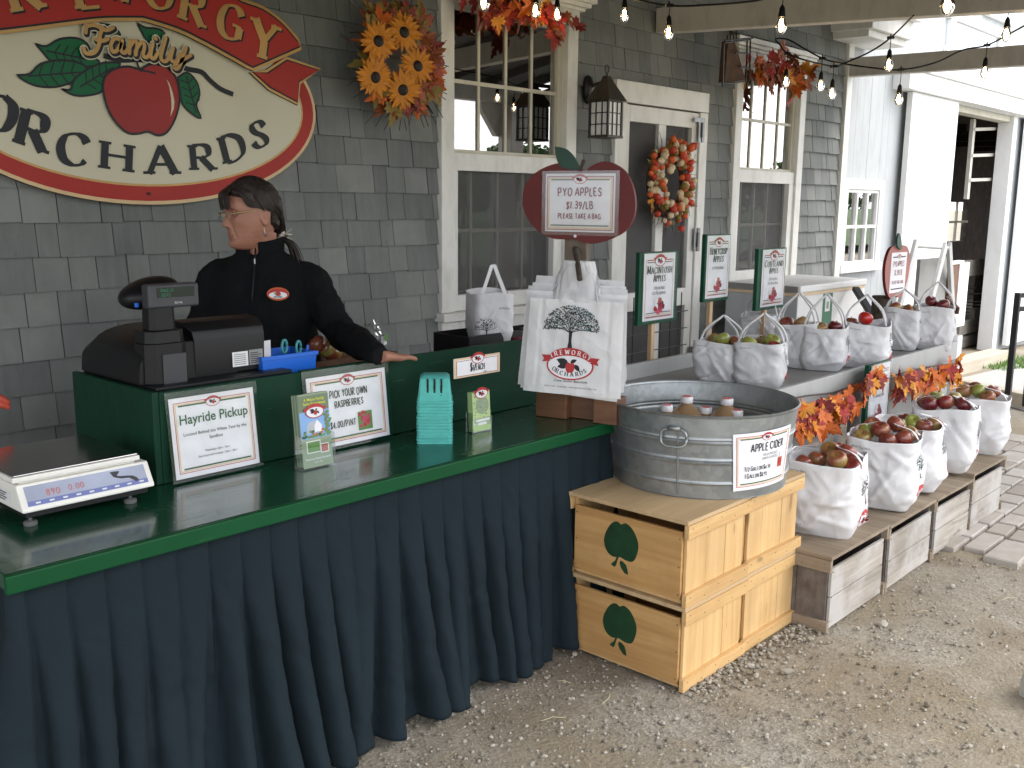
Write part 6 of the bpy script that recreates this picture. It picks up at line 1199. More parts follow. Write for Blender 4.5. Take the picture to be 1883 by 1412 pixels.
mb = MB(); e = F0 + fd * 1.5; mb.mm((e.x - .02, e.y - .02, .0), (e.x + .02, e.y + .02, top), 'black_metal'); mb.build('post', rl, bevel=.003)
for zz in (top - .02, top - .12):
    mb = MB(); mb.bar((F0.x, F0.y, zz), (e.x, e.y, zz), .034, .034, 'black_metal'); mb.build('rail', rl)
for k in range(1, 8):
    q = F0 + fd * (.17 * k + .02); mb = MB(); mb.mm((q.x - .011, q.y - .011, .10), (q.x + .011, q.y + .011, top - .12), 'black_metal'); mb.build('baluster', rl)
# block at the right edge
p0 = PZ(1872, 1330, 0); mb = MB(); c = p0 + V((.155, -.115, 0)); q = Matrix.Rotation(R_(-28), 3, 'Z')
mb.rings([[c + q @ V((x * s_, y * s_, z)) for x, y in ((-.045, -.17), (.045, -.17), (.045, .17), (-.045, .17))] for z, s_ in ((-.01, 1.0), (.07, .97), (.085, .94), (.09, .86))], 'concrete')
tag(mb.build('concrete_block', bevel=.006), 'pale concrete block end poking into the picture at the lower right edge', 'block')
# ------------------------------------------------------------------ oval orchard sign
SC = V((1.985, 3.772, 1.955)); SN = V((0, -1, 0))
def SP(cx_, cy_):                                       # point measured on the sign face, relative to its centre
    p = PY(cx_ / 2.942, cy_ / 2.942, 3.742); return (p.x - SC.x, p.z - SC.z)
def left(a): return -a * (1 + .35 * min(1, a / .5))
def mirror(pts): return pts + [(-a, b) for a, b in pts[::-1]]
sg = thing('orchard_sign', 'large cream oval orchard sign with red banner and painted apple on the shingled wall', 'sign', (SC.x, 3.78, 1.555))
RXs, RZs = .815, .402
def ov(rx, rz, n=72): return [(rx * math.cos(2 * math.pi * k / n), rz * math.sin(2 * math.pi * k / n)) for k in range(n)]
mb = MB(); mb.prism(ov(RXs, RZs), SC, (1, 0, 0), (0, 0, 1), .026, 'sign_tan', 'sign_black'); sgp = mb.build('panel', sg, bevel=.001)
fl = Flat(MB(), SC + SN * .026, (1, 0, 0), (0, 0, 1), eps=.0008)
fl.ring((0, 0), RXs - .014, RZs - .014, .058, 'sign_red', 0, 72); fl.ring((0, 0), RXs - .070, RZs - .070, .009, 'sign_gold', 1, 72); fl.oval((0, 0), RXs - .079, RZs - .079, 'sign_cream', 1, 72); fl.mb.build('face', sgp)
out_ = [SP(x, y) for x, y in ((1250, 0), (1400, 62), (1510, 145), (1600, 250))]; low = [SP(x, y) for x, y in ((760, 92), (940, 148), (1080, 215), (1200, 280), (1345, 362))]
ctop = (0, out_[0][1] + .145); cl_ = (0, SP(400, 45)[1] + .004)
up_ = crom([(0, ctop[1]), (.16, ctop[1] - .012), (.32, ctop[1] - .055)] + out_, 4); dn_ = crom([(0, low[0][1] + .001)] + low[1:], 4)
band = [(left(a), b) for a, b in up_[::-1]][:-1] + up_ + dn_[::-1] + [(left(a), b) for a, b in dn_][1:]
fold = [SP(x, y) for x, y in ((1545, 330), (1715, 382), (1605, 440), (1600, 548), (1455, 470), (1362, 390), (1440, 400))]
def grow(pts, d, c=(0, 0)):
    o = []
    n = len(pts)
    for i, p in enumerate(pts):
        a, b = pts[i - 1], pts[(i + 1) % n]; dx, dy = b[0] - a[0], b[1] - a[1]; q = math.hypot(dx, dy) or 1; o.append((p[0] - dy / q * d, p[1] + dx / q * d))
    return o
mb = MB(); O2 = SC + SN * .0285
for sgn in (1, -1):
    F = [(a if sgn > 0 else left(a), b) for a, b in fold]; F = F if sgn > 0 else F[::-1]
    area = sum(F[i - 1][0] * F[i][1] - F[i][0] * F[i - 1][1] for i in range(len(F))); F = F if area > 0 else F[::-1]
    mb.prism(grow(F, -.017), O2, (1, 0, 0), (0, 0, 1), .012, 'sign_gold', 'sign_black'); mb.prism(grow(F, -.006), O2 + SN * .0121, (1, 0, 0), (0, 0, 1), .0016, 'sign_black'); mb.prism(F, O2 + SN * .0138, (1, 0, 0), (0, 0, 1), .0016, 'sign_red')
band = band if sum(band[i - 1][0] * band[i][1] - band[i][0] * band[i - 1][1] for i in range(len(band))) > 0 else band[::-1]
O3 = SC + SN * .0446
mb.prism(grow(band, -.019), O3, (1, 0, 0), (0, 0, 1), .014, 'sign_gold', 'sign_black'); mb.prism(grow(band, -.007), O3 + SN * .0141, (1, 0, 0), (0, 0, 1), .0016, 'sign_black'); mb.prism(band, O3 + SN * .0158, (1, 0, 0), (0, 0, 1), .0016, 'sign_red'); bn_ = mb.build('banner', sg)
BO_ = O3 + SN * .0176; fl = Flat(MB(), BO_, (1, 0, 0), (0, 0, 1), eps=.0008)
LT_ = [('Y', (1392, 318), (1420, 128)), ('G', (1205, 208), (1250, 42)), ('R', (1012, 128), (1045, -45)), ('O', (832, 50), (850, -125)), ('W', (615, 5), (625, -175))]
lets = []
for ch, b_, t_ in LT_:
    B_, T_ = SP(*b_), SP(*t_); h = math.hypot(T_[0] - B_[0], T_[1] - B_[1]); a = math.atan2(T_[1] - B_[1], T_[0] - B_[0]) - math.pi / 2; lets.append((ch, B_, a, h))
for ch, src in (('E', 2), ('R', 1), ('T', 0)): _, B_, a, h = lets[src]; lets.append((ch, (left(B_[0]) + .02, B_[1]), -a, h))
for ch, B_, a, h in lets:
    wd_ = 1.02 if ch != 'W' else .85
    glyph(fl, ch, (B_[0] + .007, B_[1] - .006), a * .85, h, 'sign_black', 0, wd_, True, .27, .085); glyph(fl, ch, B_, a * .85, h, 'sign_gold', 2, wd_, True, .26, .085)
fl.mb.build('banner_lettering', bn_)
fl = Flat(MB(), SC + SN * .029, (1, 0, 0), (0, 0, 1), eps=.0008)
OR_ = [('S', (1412, 795), (1390, 655), .95), ('D', (1282, 868), (1245, 725), .98), ('R', (1102, 918), (1090, 780), 1.05), ('A', (880, 940), (868, 785), 1.1), ('H', (632, 920), (638, 770), 1.1), ('C', (388, 890), (408, 718), .98), ('R', (165, 800), (212, 612), .84), ('O', (-40, 700), (28, 517), .80)]
for ch, b_, t_, wd_ in OR_:
    B_, T_ = SP(*b_), SP(*t_); h = math.hypot(T_[0] - B_[0], T_[1] - B_[1]); a = math.atan2(T_[1] - B_[1], T_[0] - B_[0]) - math.pi / 2
    glyph(fl, ch, B_, a, h * .97, 'sign_black', 1, wd_ * 1.28, True, .31, .09)
fl.mb.build('lettering', sgp)
# painted apple, branch, leaves
fl = Flat(MB(), SC + SN * .029, (1, 0, 0), (0, 0, 1), eps=.0007)
def T_(pts): return [SP(x, y) for x, y in pts]
def outlined(pts, m, l, w_=.008):
    P = T_(pts); P = crom(P + P[:1], 3)[:-1]; P = P if sum(P[i - 1][0] * P[i][1] - P[i][0] * P[i - 1][1] for i in range(len(P))) > 0 else P[::-1]
    fl.poly(P, m, l); fl.stroke(P + P[:1], w_, 'sign_black', l + .6)
def vein(a, b, l, n=4):
    A_, B_ = SP(*a), SP(*b); fl.stroke([A_, B_], .006, 'sign_black', l); d = (B_[0] - A_[0], B_[1] - A_[1])
    for k in range(1, n + 1):
        f_ = k / (n + 1); p = (A_[0] + d[0] * f_, A_[1] + d[1] * f_)
        for s_ in (1, -1): fl.stroke([p, (p[0] - d[0] * .13 - s_ * d[1] * .22, p[1] - d[1] * .13 + s_ * d[0] * .22)], .0045, 'sign_black', l)
outlined(((190, 235), (250, 250), (320, 212), (410, 205), (470, 235), (500, 300), (540, 345), (440, 365), (340, 355), (270, 325), (230, 280)), 'sign_green', 1); vein((470, 320), (250, 275), 2)
outlined(((742, 125), (790, 150), (850, 155), (890, 180), (880, 240), (830, 240), (790, 215), (765, 170)), 'sign_green', 1)
outlined(((440, 105), (470, 125), (590, 135), (650, 185), (600, 215), (520, 180), (460, 150)), 'sign_green', 1)
outlined(((90, 405), (160, 400), (220, 345), (330, 325), (440, 345), (470, 390), (400, 440), (300, 470), (200, 465), (130, 435)), 'sign_green', 2.4); vein((440, 390), (150, 412), 3.4)
outlined(((330, 480), (380, 485), (400, 430), (470, 375), (560, 340), (650, 345), (600, 400), (555, 490), (480, 515), (400, 515)), 'sign_green', 3.8); vein((610, 365), (430, 470), 4.8)
fl.stroke(T_(crom([(560, 300), (650, 325), (760, 322), (870, 345), (960, 358), (1020, 375), (1090, 390), (1130, 430), (1190, 480), (1260, 510)], 3)), .020, 'sign_black', 4.5)
outlined(((960, 420), (1010, 392), (1060, 440), (1078, 510), (1060, 570), (1085, 640), (1030, 610), (985, 560), (970, 480)), 'sign_green', 5); vein((1005, 410), (1058, 610), 6)
outlined(((740, 372), (690, 360), (620, 372), (565, 415), (557, 500), (590, 610), (650, 690), (700, 722), (750, 722), (800, 712), (850, 732), (900, 715), (945, 640), (968, 540), (955, 440), (920, 380), (860, 350), (800, 350), (765, 372)), 'sign_apple', 6.4, .009)
fl.stroke(T_(crom([(735, 330), (750, 372), (765, 388)], 3)), .008, 'sign_black', 8); fl.stroke(T_(crom([(750, 380), (790, 385), (838, 398)], 3)), .007, 'sign_black', 8)
fl.poly(T_([(897, 428), (912, 450), (930, 500), (940, 550), (936, 590), (918, 632), (924, 580), (922, 530), (912, 470)][::-1]), 'sign_cream', 8); fl.mb.build('apple_painting', sgp)
# script word
mb = MB(); FO = SC + SN * .043; W1 = {
 'F': "~-455,250|460,280|500,285|530,250|545,190|560,150 ; ~440,170|450,140|500,130|560,160|600,140 ; ~500,215|540,218|575,205",
}
SCR = [[(440, 262), (455, 290), (500, 285), (525, 240), (530, 190), (545, 150)], [(452, 178), (458, 145), (500, 138), (560, 165), (600, 150)], [(505, 215), (545, 222), (572, 212)],
 [(648, 222), (610, 210), (588, 245), (600, 282), (630, 265), (650, 215), (642, 270), (662, 288), (685, 260)],
 [(690, 222), (688, 290)], [(690, 255), (715, 222), (730, 240), (722, 298)], [(728, 262), (755, 230), (770, 250), (762, 300), (785, 310), (802, 280)],
 [(815, 238), (802, 300), (820, 318), (845, 285)], [(828, 205), (832, 212)], [(885, 205), (860, 300), (865, 328), (890, 330), (910, 290)],
 [(925, 262), (912, 320), (940, 335), (965, 290)], [(995, 258), (975, 320), (950, 372), (928, 362), (960, 335), (1020, 300)], [(920, 205), (905, 300)]]
SCR = SCR[:-1]
def script(w_, m, off, dz):
    f2 = Flat(mb, FO + SN * dz, (1, 0, 0), (0, 0, 1), lift=0)
    for st_ in SCR:
        P = [(a + off[0], b + off[1]) for a, b in T_(crom(st_, 5))]; f2.stroke(P, w_, m, 0)
        for e in (P[0], P[-1]): f2.oval(e, w_ / 2, w_ / 2, m, 0, 10)
script(.034, 'sign_cream', (.004, -.004), 0); script(.024, 'sign_black', (.005, -.005), .002); script(.0145, 'sign_gold', (0, 0), .004); mb.build('script_lettering', sg)
mb = MB()
for a in (270, 62, 118): c = SC + V(((RXs - .042) * math.cos(R_(a)), 0, (RZs - .042) * math.sin(R_(a)))) + SN * .028; mb.tube([c, c + SN * .004], .007, 'rust', 10)
mb.build('screw', sg)
# ------------------------------------------------------------------ leaves
MAPLE = [(0, 0), (.05, .05), (.16, -.03), (.30, -.08), (.27, .06), (.42, .07), (.53, .14), (.42, .24), (.50, .33), (.57, .45), (.41, .42), (.42, .56), (.30, .49), (.15, .40), (.16, .58), (.23, .70), (.12, .72), (.10, .86), (0, 1.02)]
MAPLE = MAPLE + [(-a, b) for a, b in MAPLE[-2:0:-1]]
def leaf(mb, p, d, n, s_, m, bend=.35, rr=rnd):
    d = d.normalized(); x = d.cross(n).normalized(); n = x.cross(d).normalized(); k = rr.uniform(-.2, .5); vs = []
    for a, b in MAPLE: vs.append(p + x * (a * s_ * .95) + d * (b * s_) + n * (abs(a) * s_ * k - b * b * s_ * bend + s_ * rr.uniform(-.025, .025)))
    c = p + d * (.33 * s_) - n * (.1 * s_ * bend); nn = len(vs); mb.add(vs + [c], [(i, (i + 1) % nn, nn) for i in range(nn)], m)
LCOL = ['leaf_red', 'leaf_orange', 'leaf_gold', 'leaf_rust', 'leaf_deep']
def rv(r): return V((r.gauss(0, 1), r.gauss(0, 1), r.gauss(0, 1)))
def garland(name, label, path, Y, seed, per, size, cols, spread, grp=None, droop=.6):
    r = random.Random(seed); pts = [PY(x, y, Y) for x, y in path]; t = thing(name, label, 'garland', tuple(sum(pts, V()) / len(pts)), grp)
    mb = MB(); mb.tube(crom([tuple(p) for p in pts], 4), .004, 'twig', 5); mb.build('vine', t); mb = MB()
    L = crom([tuple(p) for p in pts], 6)
    for k in range(per):
        p = V(r.choice(L)) + V((r.gauss(0, spread), -abs(r.gauss(0, spread * .6)), r.gauss(0, spread * .8))); d = V((r.gauss(0, .8), r.gauss(-.35, .3), r.gauss(-droop, .7)))
        leaf(mb, p, d, V((r.gauss(0, .35), -1, r.gauss(.2, .35))), size * r.uniform(.7, 1.2), r.choice(cols), r.uniform(-.2, .7), r)
    mb.build('leaves', t); return t
garland('leaf_garland', 'red and orange maple leaf garland over the window beside the sunflower wreath', [(872, -18), (905, 15), (950, 10), (990, 22), (1018, 45)], 3.69, 31, 72, .105, LCOL + ['leaf_red', 'leaf_orange', 'leaf_rust'], .05)
garland('leaf_garland', 'orange maple leaf garland over the window at the far end of the shop', [(1392, 118), (1415, 130), (1440, 138), (1462, 145)], 3.66, 32, 62, .12, ['leaf_orange', 'leaf_red', 'leaf_rust', 'leaf_rust', 'leaf_gold'], .07)
tg = thing('leaf_garland', 'long garland of red orange and gold maple leaves strung along the grey table front', 'garland', (4.9, 1.93, .65)); r = random.Random(40)
CL = [(1462, 770, 7, .04), (1480, 760, 12, .045), (1500, 762, 13, .045), (1520, 757, 13, .045), (1540, 752, 12, .045), (1556, 745, 8, .035), (1575, 716, 3, .015), (1590, 704, 4, .018), (1604, 692, 5, .022), (1650, 702, 12, .04), (1665, 708, 12, .04), (1682, 700, 13, .04), (1700, 695, 12, .04), (1718, 690, 10, .04), (1735, 684, 11, .04), (1752, 678, 10, .04)]
mb = MB(); mb.tube(crom([tuple(PY(x, y, 1.925)) for x, y in ((1450, 735), (1480, 728), (1530, 722), (1560, 712), (1580, 700), (1610, 690), (1640, 690), (1680, 680), (1720, 672), (1762, 668))], 4), .004, 'twig', 5); mb.build('vine', tg); mb = MB()
for x, y, n_, sp in CL:
    for k in range(n_):
        p = PY(x, y, 1.90 - (.06 if x in (1590, 1604) else 0)) + V((r.gauss(0, sp), -abs(r.gauss(0, .025)), r.gauss(.015, sp * .7))); d = V((r.gauss(0, .6), r.gauss(-.2, .2), r.gauss(-1.0, .45)))
        leaf(mb, p, d, V((r.gauss(-.2, .4), -1, r.gauss(.2, .3))), .092 * r.uniform(.7, 1.15), r.choice(['leaf_red', 'leaf_orange', 'leaf_gold', 'leaf_deep', 'leaf_orange', 'leaf_gold']), r.uniform(-.2, .6), r)
leaf(mb, PY(1608, 700, 1.845), V((1, -.1, .9)), V((-.3, -1, .3)), .11, 'leaf_gold', .1, r); mb.build('leaves', tg)
# ------------------------------------------------------------------ sunflower wreath
WCn = PY(724, 112, 3.70); sw = thing('sunflower_wreath', 'round autumn wreath of five sunflowers and maple leaves on the shingles left of the window', 'wreath', tuple(WCn)); r = random.Random(8)
mb = MB(); mb.tube([WCn + V((.17 * math.cos(k * .2618), .0, .17 * math.sin(k * .2618))) for k in range(25)], .030, 'twig', 8)
for k in range(60):
    a = r.uniform(0, 6.28); p = WCn + V((.18 * math.cos(a), -.01, .18 * math.sin(a))); q = p + V((math.cos(a + r.uniform(-.9, .9)) * .14, r.uniform(-.05, .02), math.sin(a + r.uniform(-.9, .9)) * .14)); mb.tube([p, (p + q) / 2 + V((0, -.02, 0)), q], .002, 'twig', 4)
q = PY(790, 205, 3.7); mb.tube([PY(772, 185, 3.70), PY(785, 192, 3.69), PY(796, 209, 3.69)], [.006, .006, .003], 'sign_black', 6); mb.build('vine_ring', sw)
mb = MB()
for k in range(120):
    a = r.uniform(0, 6.28); R0 = r.uniform(.09, .215); p = WCn + V((R0 * math.cos(a), -.035 - r.uniform(0, .04), R0 * math.sin(a))); d = V((math.cos(a) + r.gauss(0, .5), r.gauss(-.1, .25), math.sin(a) + r.gauss(0, .5)))
    leaf(mb, p, d, V((r.gauss(0, .3), -1, r.gauss(0, .3))), .10 * r.uniform(.75, 1.25), r.choice(['leaf_rust', 'leaf_pink', 'leaf_olive', 'leaf_rust', 'leaf_orange', 'leaf_deep', 'leaf_olive']), r.uniform(-.1, .5), r)
mb.build('leaves', sw)
for x, y, s_ in ((741, 60, .097), (694, 76, .094), (688, 142, .098), (739, 165, .097), (766, 122, .092)):
    c = PY(x, y, 3.60); mb = MB(); nn = V((r.uniform(-.35, .1), -1, r.uniform(-.15, .2))).normalized(); ux = nn.cross(V((0, 0, 1))).normalized(); uy = ux.cross(nn) * -1
    for lay in range(2):
        for k in range(17):
            a = 2 * math.pi * (k + .5 * lay) / 17 + r.uniform(-.09, .09); d = ux * math.cos(a) + uy * math.sin(a); t_ = ux * -math.sin(a) + uy * math.cos(a); L = s_ * r.uniform(.85, 1.1); z_ = nn * (.004 + .008 * lay); b = L * .135; lf = r.uniform(-.15, .35)
            mb.add([c + d * .022 - t_ * b * .5 + z_, c + d * .022 + t_ * b * .5 + z_, c + d * L * .6 + t_ * b + z_ + nn * L * .12 * lf, c + d * L + z_ + nn * L * .3 * (lf - .2), c + d * L * .6 - t_ * b + z_ + nn * L * .12 * lf, c + d * L * .55 + z_ - nn * L * .03], [(0, 1, 5), (1, 2, 5), (2, 3, 5), (3, 4, 5), (4, 0, 5)], 'petal')
    so_ = mb.build('sunflower', sw); mb = MB()
    def hub(u, v): th = math.pi * .5 * v; a = 2 * math.pi * u; return c + (ux * math.cos(a) + uy * math.sin(a)) * .027 * math.cos(th) + nn * (.008 + .016 * math.sin(th) + .003 * noise.noise(V((math.cos(a) * 6, math.sin(a) * 6, v * 6))))
    mb.grid(hub, 18, 6, 'seed', True); mb.build('seed_head', so_)
# ------------------------------------------------------------------ door wreath of lantern pods
DW = PY(1227, 338, 3.735); dw = thing('pod_wreath', 'round wreath of orange and cream seed pods hanging on the shop screen door', 'wreath', tuple(DW)); r = random.Random(15)
mb = MB(); mb.tube([DW + V((.195 * math.cos(k * .2618), 0, .195 * math.sin(k * .2618))) for k in range(25)], .028, 'twig', 8)
for k in range(110):
    a = r.uniform(0, 6.28); p = DW + V((.2 * math.cos(a), 0, .2 * math.sin(a))); b = a + r.gauss(0, .8); L = r.uniform(.06, .17); q = p + V((math.cos(b) * L, r.uniform(-.06, .01), math.sin(b) * L)); mb.tube([p, (p + q) / 2 + V((0, -.015, 0)), q], .0014, 'twig', 4)
mb.build('twig_ring', dw); mb = MB()
for k in range(150):
    a = r.uniform(0, 6.28); R0 = .20 + r.gauss(0, .042); p = DW + V((R0 * math.cos(a), -.03 - abs(r.gauss(0, .03)), R0 * math.sin(a))); s_ = r.uniform(.019, .029); m_ = r.choice(['pod_orange', 'pod_cream', 'pod_cream', 'pod_orange', 'pod_red', 'leaf_olive']); ax = (V((math.cos(a), -.6, math.sin(a))) + rv(r) * .5).normalized(); e = ax.orthogonal().normalized(); g = ax.cross(e)
    rg_ = []
    for z_, q in ((-1, .25), (-.6, .8), (0, 1), (.6, .7), (1.15, .06)): rg_.append([p + ax * z_ * s_ + (e * math.cos(j * 1.0472) + g * math.sin(j * 1.0472)) * s_ * q for j in range(6)])
    mb.rings(rg_, m_)
for k in range(30):
    a = r.uniform(0, 6.28); p = DW + V((.24 * math.cos(a), -.02, .24 * math.sin(a))); d = V((math.cos(a), -.3, math.sin(a))) + rv(r) * .5; leaf(mb, p, d, V((0, -1, 0)) + rv(r) * .3, .05, r.choice(['leaf_olive', 'pod_cream', 'leaf_gold']), .3, r)
mb.build('pods', dw, auto=60)
# ------------------------------------------------------------------ wall lantern
LC = PY(1114, 215, 3.56); lt = thing('wall_lantern', 'dark metal wall lantern with small square panes on the shingles left of the door', 'lantern', tuple(LC)); h1 = .088
lq = Matrix.Rotation(R_(0), 3, 'Z')
def lsq(s_, z_): return [LC + V((a * s_ * .82, b * s_ * .82, z_)) for a, b in ((-1, -1), (1, -1), (1, 1), (-1, 1))]
mb = MB(); mb.rings([lsq(.088, -.118), lsq(.088, -.105), lsq(.080, -.104)], 'lantern_metal'); mb.rings([lsq(.082, .080), lsq(.086, .092)], 'lantern_metal')
for a in (-1, 1):
    for b in (-1, 1): mb.box(LC + V((a * .064, b * .064, -.012)), (.012, .012, .184), 'black_metal')
for k in (-1, 1):
    for a in (-1, 1):
        mb.box(LC + V((k * .0213, a * .0648, -.012)), (.005, .006, .184), 'black_metal'); mb.box(LC + V((a * .0648, k * .0213, -.012)), (.006, .005, .184), 'black_metal')
        mb.box(LC + V((0, a * .06485, -.012 + k * .031)), (.123, .006, .005), 'black_metal'); mb.box(LC + V((a * .06485, 0, -.012 + k * .031)), (.006, .123, .005), 'black_metal')
mb.build('cage', lt)
mb = MB(); mb.box(LC + V((0, 0, -.012)), (.121, .121, .18), 'lamp_pane'); mb.build('panes', lt)
mb = MB(); mb.rings([lsq(.104, .088), lsq(.100, .094), lsq(.060, .155), lsq(.026, .205), lsq(.020, .225)], 'lantern_metal'); mb.build('roof', lt, auto=25)
mb = MB(); c = LC + V((0, 0, .262)); mb.tube([c + V((.018 * math.cos(k * .42), 0, .022 * math.sin(k * .42))) for k in range(16)], .0035, 'black_metal', 6); mb.tube([LC + V((0, 0, .22)), LC + V((0, 0, .242))], .007, 'black_metal', 8); mb.build('ring', lt)
wm = PY(1080, 165, 3.79); mb = MB(); mb.lathe((0, 0, 0), [(.001, 0)] * 1 + [(.05, .0)], 'lantern_metal', 4, False, False); mb = MB()
mb.rings([[wm + V((.045 * math.cos(k * .5236) * q, -y_, .085 * math.sin(k * .5236) * q)) for k in range(12)] for y_, q in ((0, 1), (.02, .9), (.035, .55))], 'black_metal'); mb.tube(crom([tuple(wm + V((0, -.03, .02))), tuple(wm + V((.06, -.10, .05))), tuple((wm + LC) / 2 + V((.03, -.05, .12))), tuple(LC + V((0, .0, .215)))], 4), .011, 'black_metal', 8); mb.build('wall_arm', lt, smooth=True)
# ------------------------------------------------------------------ old cage and wooden box above the far window
hg = thing('hanging_rack', 'brown tapered wooden box in a thin metal rod rack high beside the far window', 'rack', tuple(PY(1355, 110, 3.55))); Yh = 3.52
q = [PY(x, y, Yh) for x, y in ((1333, 151), (1372, 148), (1352, 76), (1339, 75))]
mb = MB(); mb.rings([[p for p in q], [p + V((0, .05, 0)) for p in q]], 'rust'); mb.build('tapered_box', hg, bevel=.004); mb = MB()
for a, b in (((1333, 74), (1384, 70)), ((1333, 78), (1378, 73)), ((1352, 97), (1378, 98)), ((1360, 123), (1378, 125)), ((1328, 154), (1370, 150)), ((1328, 158), (1342, 157)), ((1374, 73), (1372, 150)), ((1380, 70), (1378, 148)), ((1331, 80), (1329, 158)), ((1343, 56), (1343, 78)), ((1348, 58), (1350, 80)), ((1354, 56), (1354, 78)), ((1338, 64), (1338, 80))): mb.tube([PY(a[0], a[1], Yh - .03), PY(b[0], b[1], Yh - .03)], .006, 'black_metal', 6)
mb.tube([PY(1350, 60, Yh - .02), PY(1350, 60, 3.80)], .006, 'black_metal', 6); mb.build('rods', hg); mb = MB(); c = PY(1368, 157, Yh - .02); mb.tube([c + V((.014 * math.cos(k * .42), 0, .024 * math.sin(k * .42))) for k in range(16)], .003, 'sign_gold', 6); mb.build('glass_ring', hg)
# ------------------------------------------------------------------ string lights
def bulb(parent, top, drop, lean=0):
    bt = top + V((lean, 0, -drop)); mb = MB(); mb.tube(crom([tuple(top), tuple((top + bt) / 2 + V((.004, 0, 0))), tuple(bt)], 3), .0022, 'black_plastic', 5); mb.lathe(bt, [(.004, 0), (.011, -.012), (.0155, -.045), (.0155, -.050)], 'black_plastic', 12); sk = mb.build('socket', parent, auto=40)
    mb = MB(); mb.lathe(bt, [(.0125, -.0505), (.015, -.060), (.0235, -.082), (.0235, -.096), (.017, -.112), (.006, -.120)], 'bulb_glass', 16); mb.build('bulb', sk, smooth=True)
    mb = MB(); mb.tube([bt + V((.0, 0, -.060)), bt + V((.004, .002, -.085)), bt + V((0, 0, -.104))], [.006, .0095, .006], 'filament', 8); mb.build('filament', sk)
def string(label, pts, bulbs):
    P = [PD(x, y, d) for x, y, d in pts]; t = thing('string_lights', label, 'string lights', tuple(P[0])); mb = MB(); mb.tube(crom([tuple(p) for p in P], 6), .0048, 'black_plastic', 6)
    for x, y, d, _ in bulbs: p = PD(x, y, d); mb.tube([p + V((-.016, .01, -.002)), p + V((.016, -.01, .002))], .009, 'black_plastic', 6); mb.tube([p, p + V((0, 0, .02))], .004, 'black_plastic', 5)
    mb.build('cable', t)
    for x, y, d, dr in bulbs: bulb(t, PD(x, y, d), dr)
string('black string lights with glowing bulbs running along the top edge of the picture', [(800, -40, 4.2), (890, -42, 4.3), (985, -20, 5.2), (1025, -12, 5.6), (1090, -8, 5.5), (1149, -4, 5.5), (1231, 10, 5.3), (1300, 9, 5.2), (1390, 1, 4.9), (1440, -14, 4.7), (1600, -40, 4.2), (1748, -60, 3.8)],
 [(890, -42, 4.3, .01), (985, -20, 5.2, .015), (1025, -12, 5.6, .02), (1149, -4, 5.5, .0), (1231, 10, 5.3, .045), (1440, -14, 4.7, .05), (1748, -60, 3.8, .03)])
string('black string lights with glowing bulbs looped below the beams at the upper right', [(1680, 28, 5.9), (1638, 69, 6.2), (1600, 95, 6.3), (1550, 117, 6.4), (1533, 122, 6.4), (1480, 110, 6.7), (1448, 98, 6.9), (1434, 82, 7.0), (1427, 71, 7.0), (1450, 73, 6.9), (1480, 90, 6.8), (1512, 107, 6.6), (1540, 115, 6.5), (1600, 124, 6.4), (1657, 128, 6.4), (1720, 115, 6.5), (1770, 92, 6.6), (1815, 83, 6.6), (1860, 60, 6.5), (1900, 38, 6.4)],
 [(1638, 69, 6.2, .06), (1533, 122, 6.4, .07), (1448, 98, 6.9, .09), (1512, 107, 6.6, .075), (1657, 128, 6.4, .08), (1815, 83, 6.6, .065)])
string('short string of lights with one glowing bulb against the barn wall at the top right', [(1700, -30, 5.7), (1780, -12, 5.8), (1858, 5, 5.9), (1930, 0, 6.0)], [(1856, 4, 5.9, .07)])
# ------------------------------------------------------------------ the woman behind the counter
BC = V((2.05, 3.08, 0)); BT = R_(-50); HT = R_(-104)
bq = Matrix.Rotation(BT, 3, 'Z'); hq = Matrix.Rotation(HT, 3, 'Z')
def B(x, y, z): return BC + bq @ V((x, y, z))          # body frame: x her left, -y forward
pn_ = thing('person', 'woman with tied back dark hair, glasses and black fleece, one hand on the counter panel', 'person', tuple(BC))
def oval_ring(c, ax, ay, n=28, q=None, e=2.3):
    o = []
    for k in range(n):
        a = 2 * math.pi * k / n; ca, sa = math.cos(a), math.sin(a); v = V((ax * math.copysign(abs(ca) ** (2 / e), ca), ay * math.copysign(abs(sa) ** (2 / e), sa), 0)); o.append(c + (q @ v if q else v))
    return o
HC = BC + bq @ V((-.02, -.035, 1.524)) + V((-.006, -.012, 0))
def interp(tab, z):
    for (z0, *a), (z1, *b) in zip(tab, tab[1:]):
        if z <= z0 and z >= z1: t = (z - z0) / (z1 - z0); t = t * t * (3 - 2 * t) * .5 + t * .5; return [p + (q - p) * t for p, q in zip(a, b)]
    return list(tab[-1][1:])
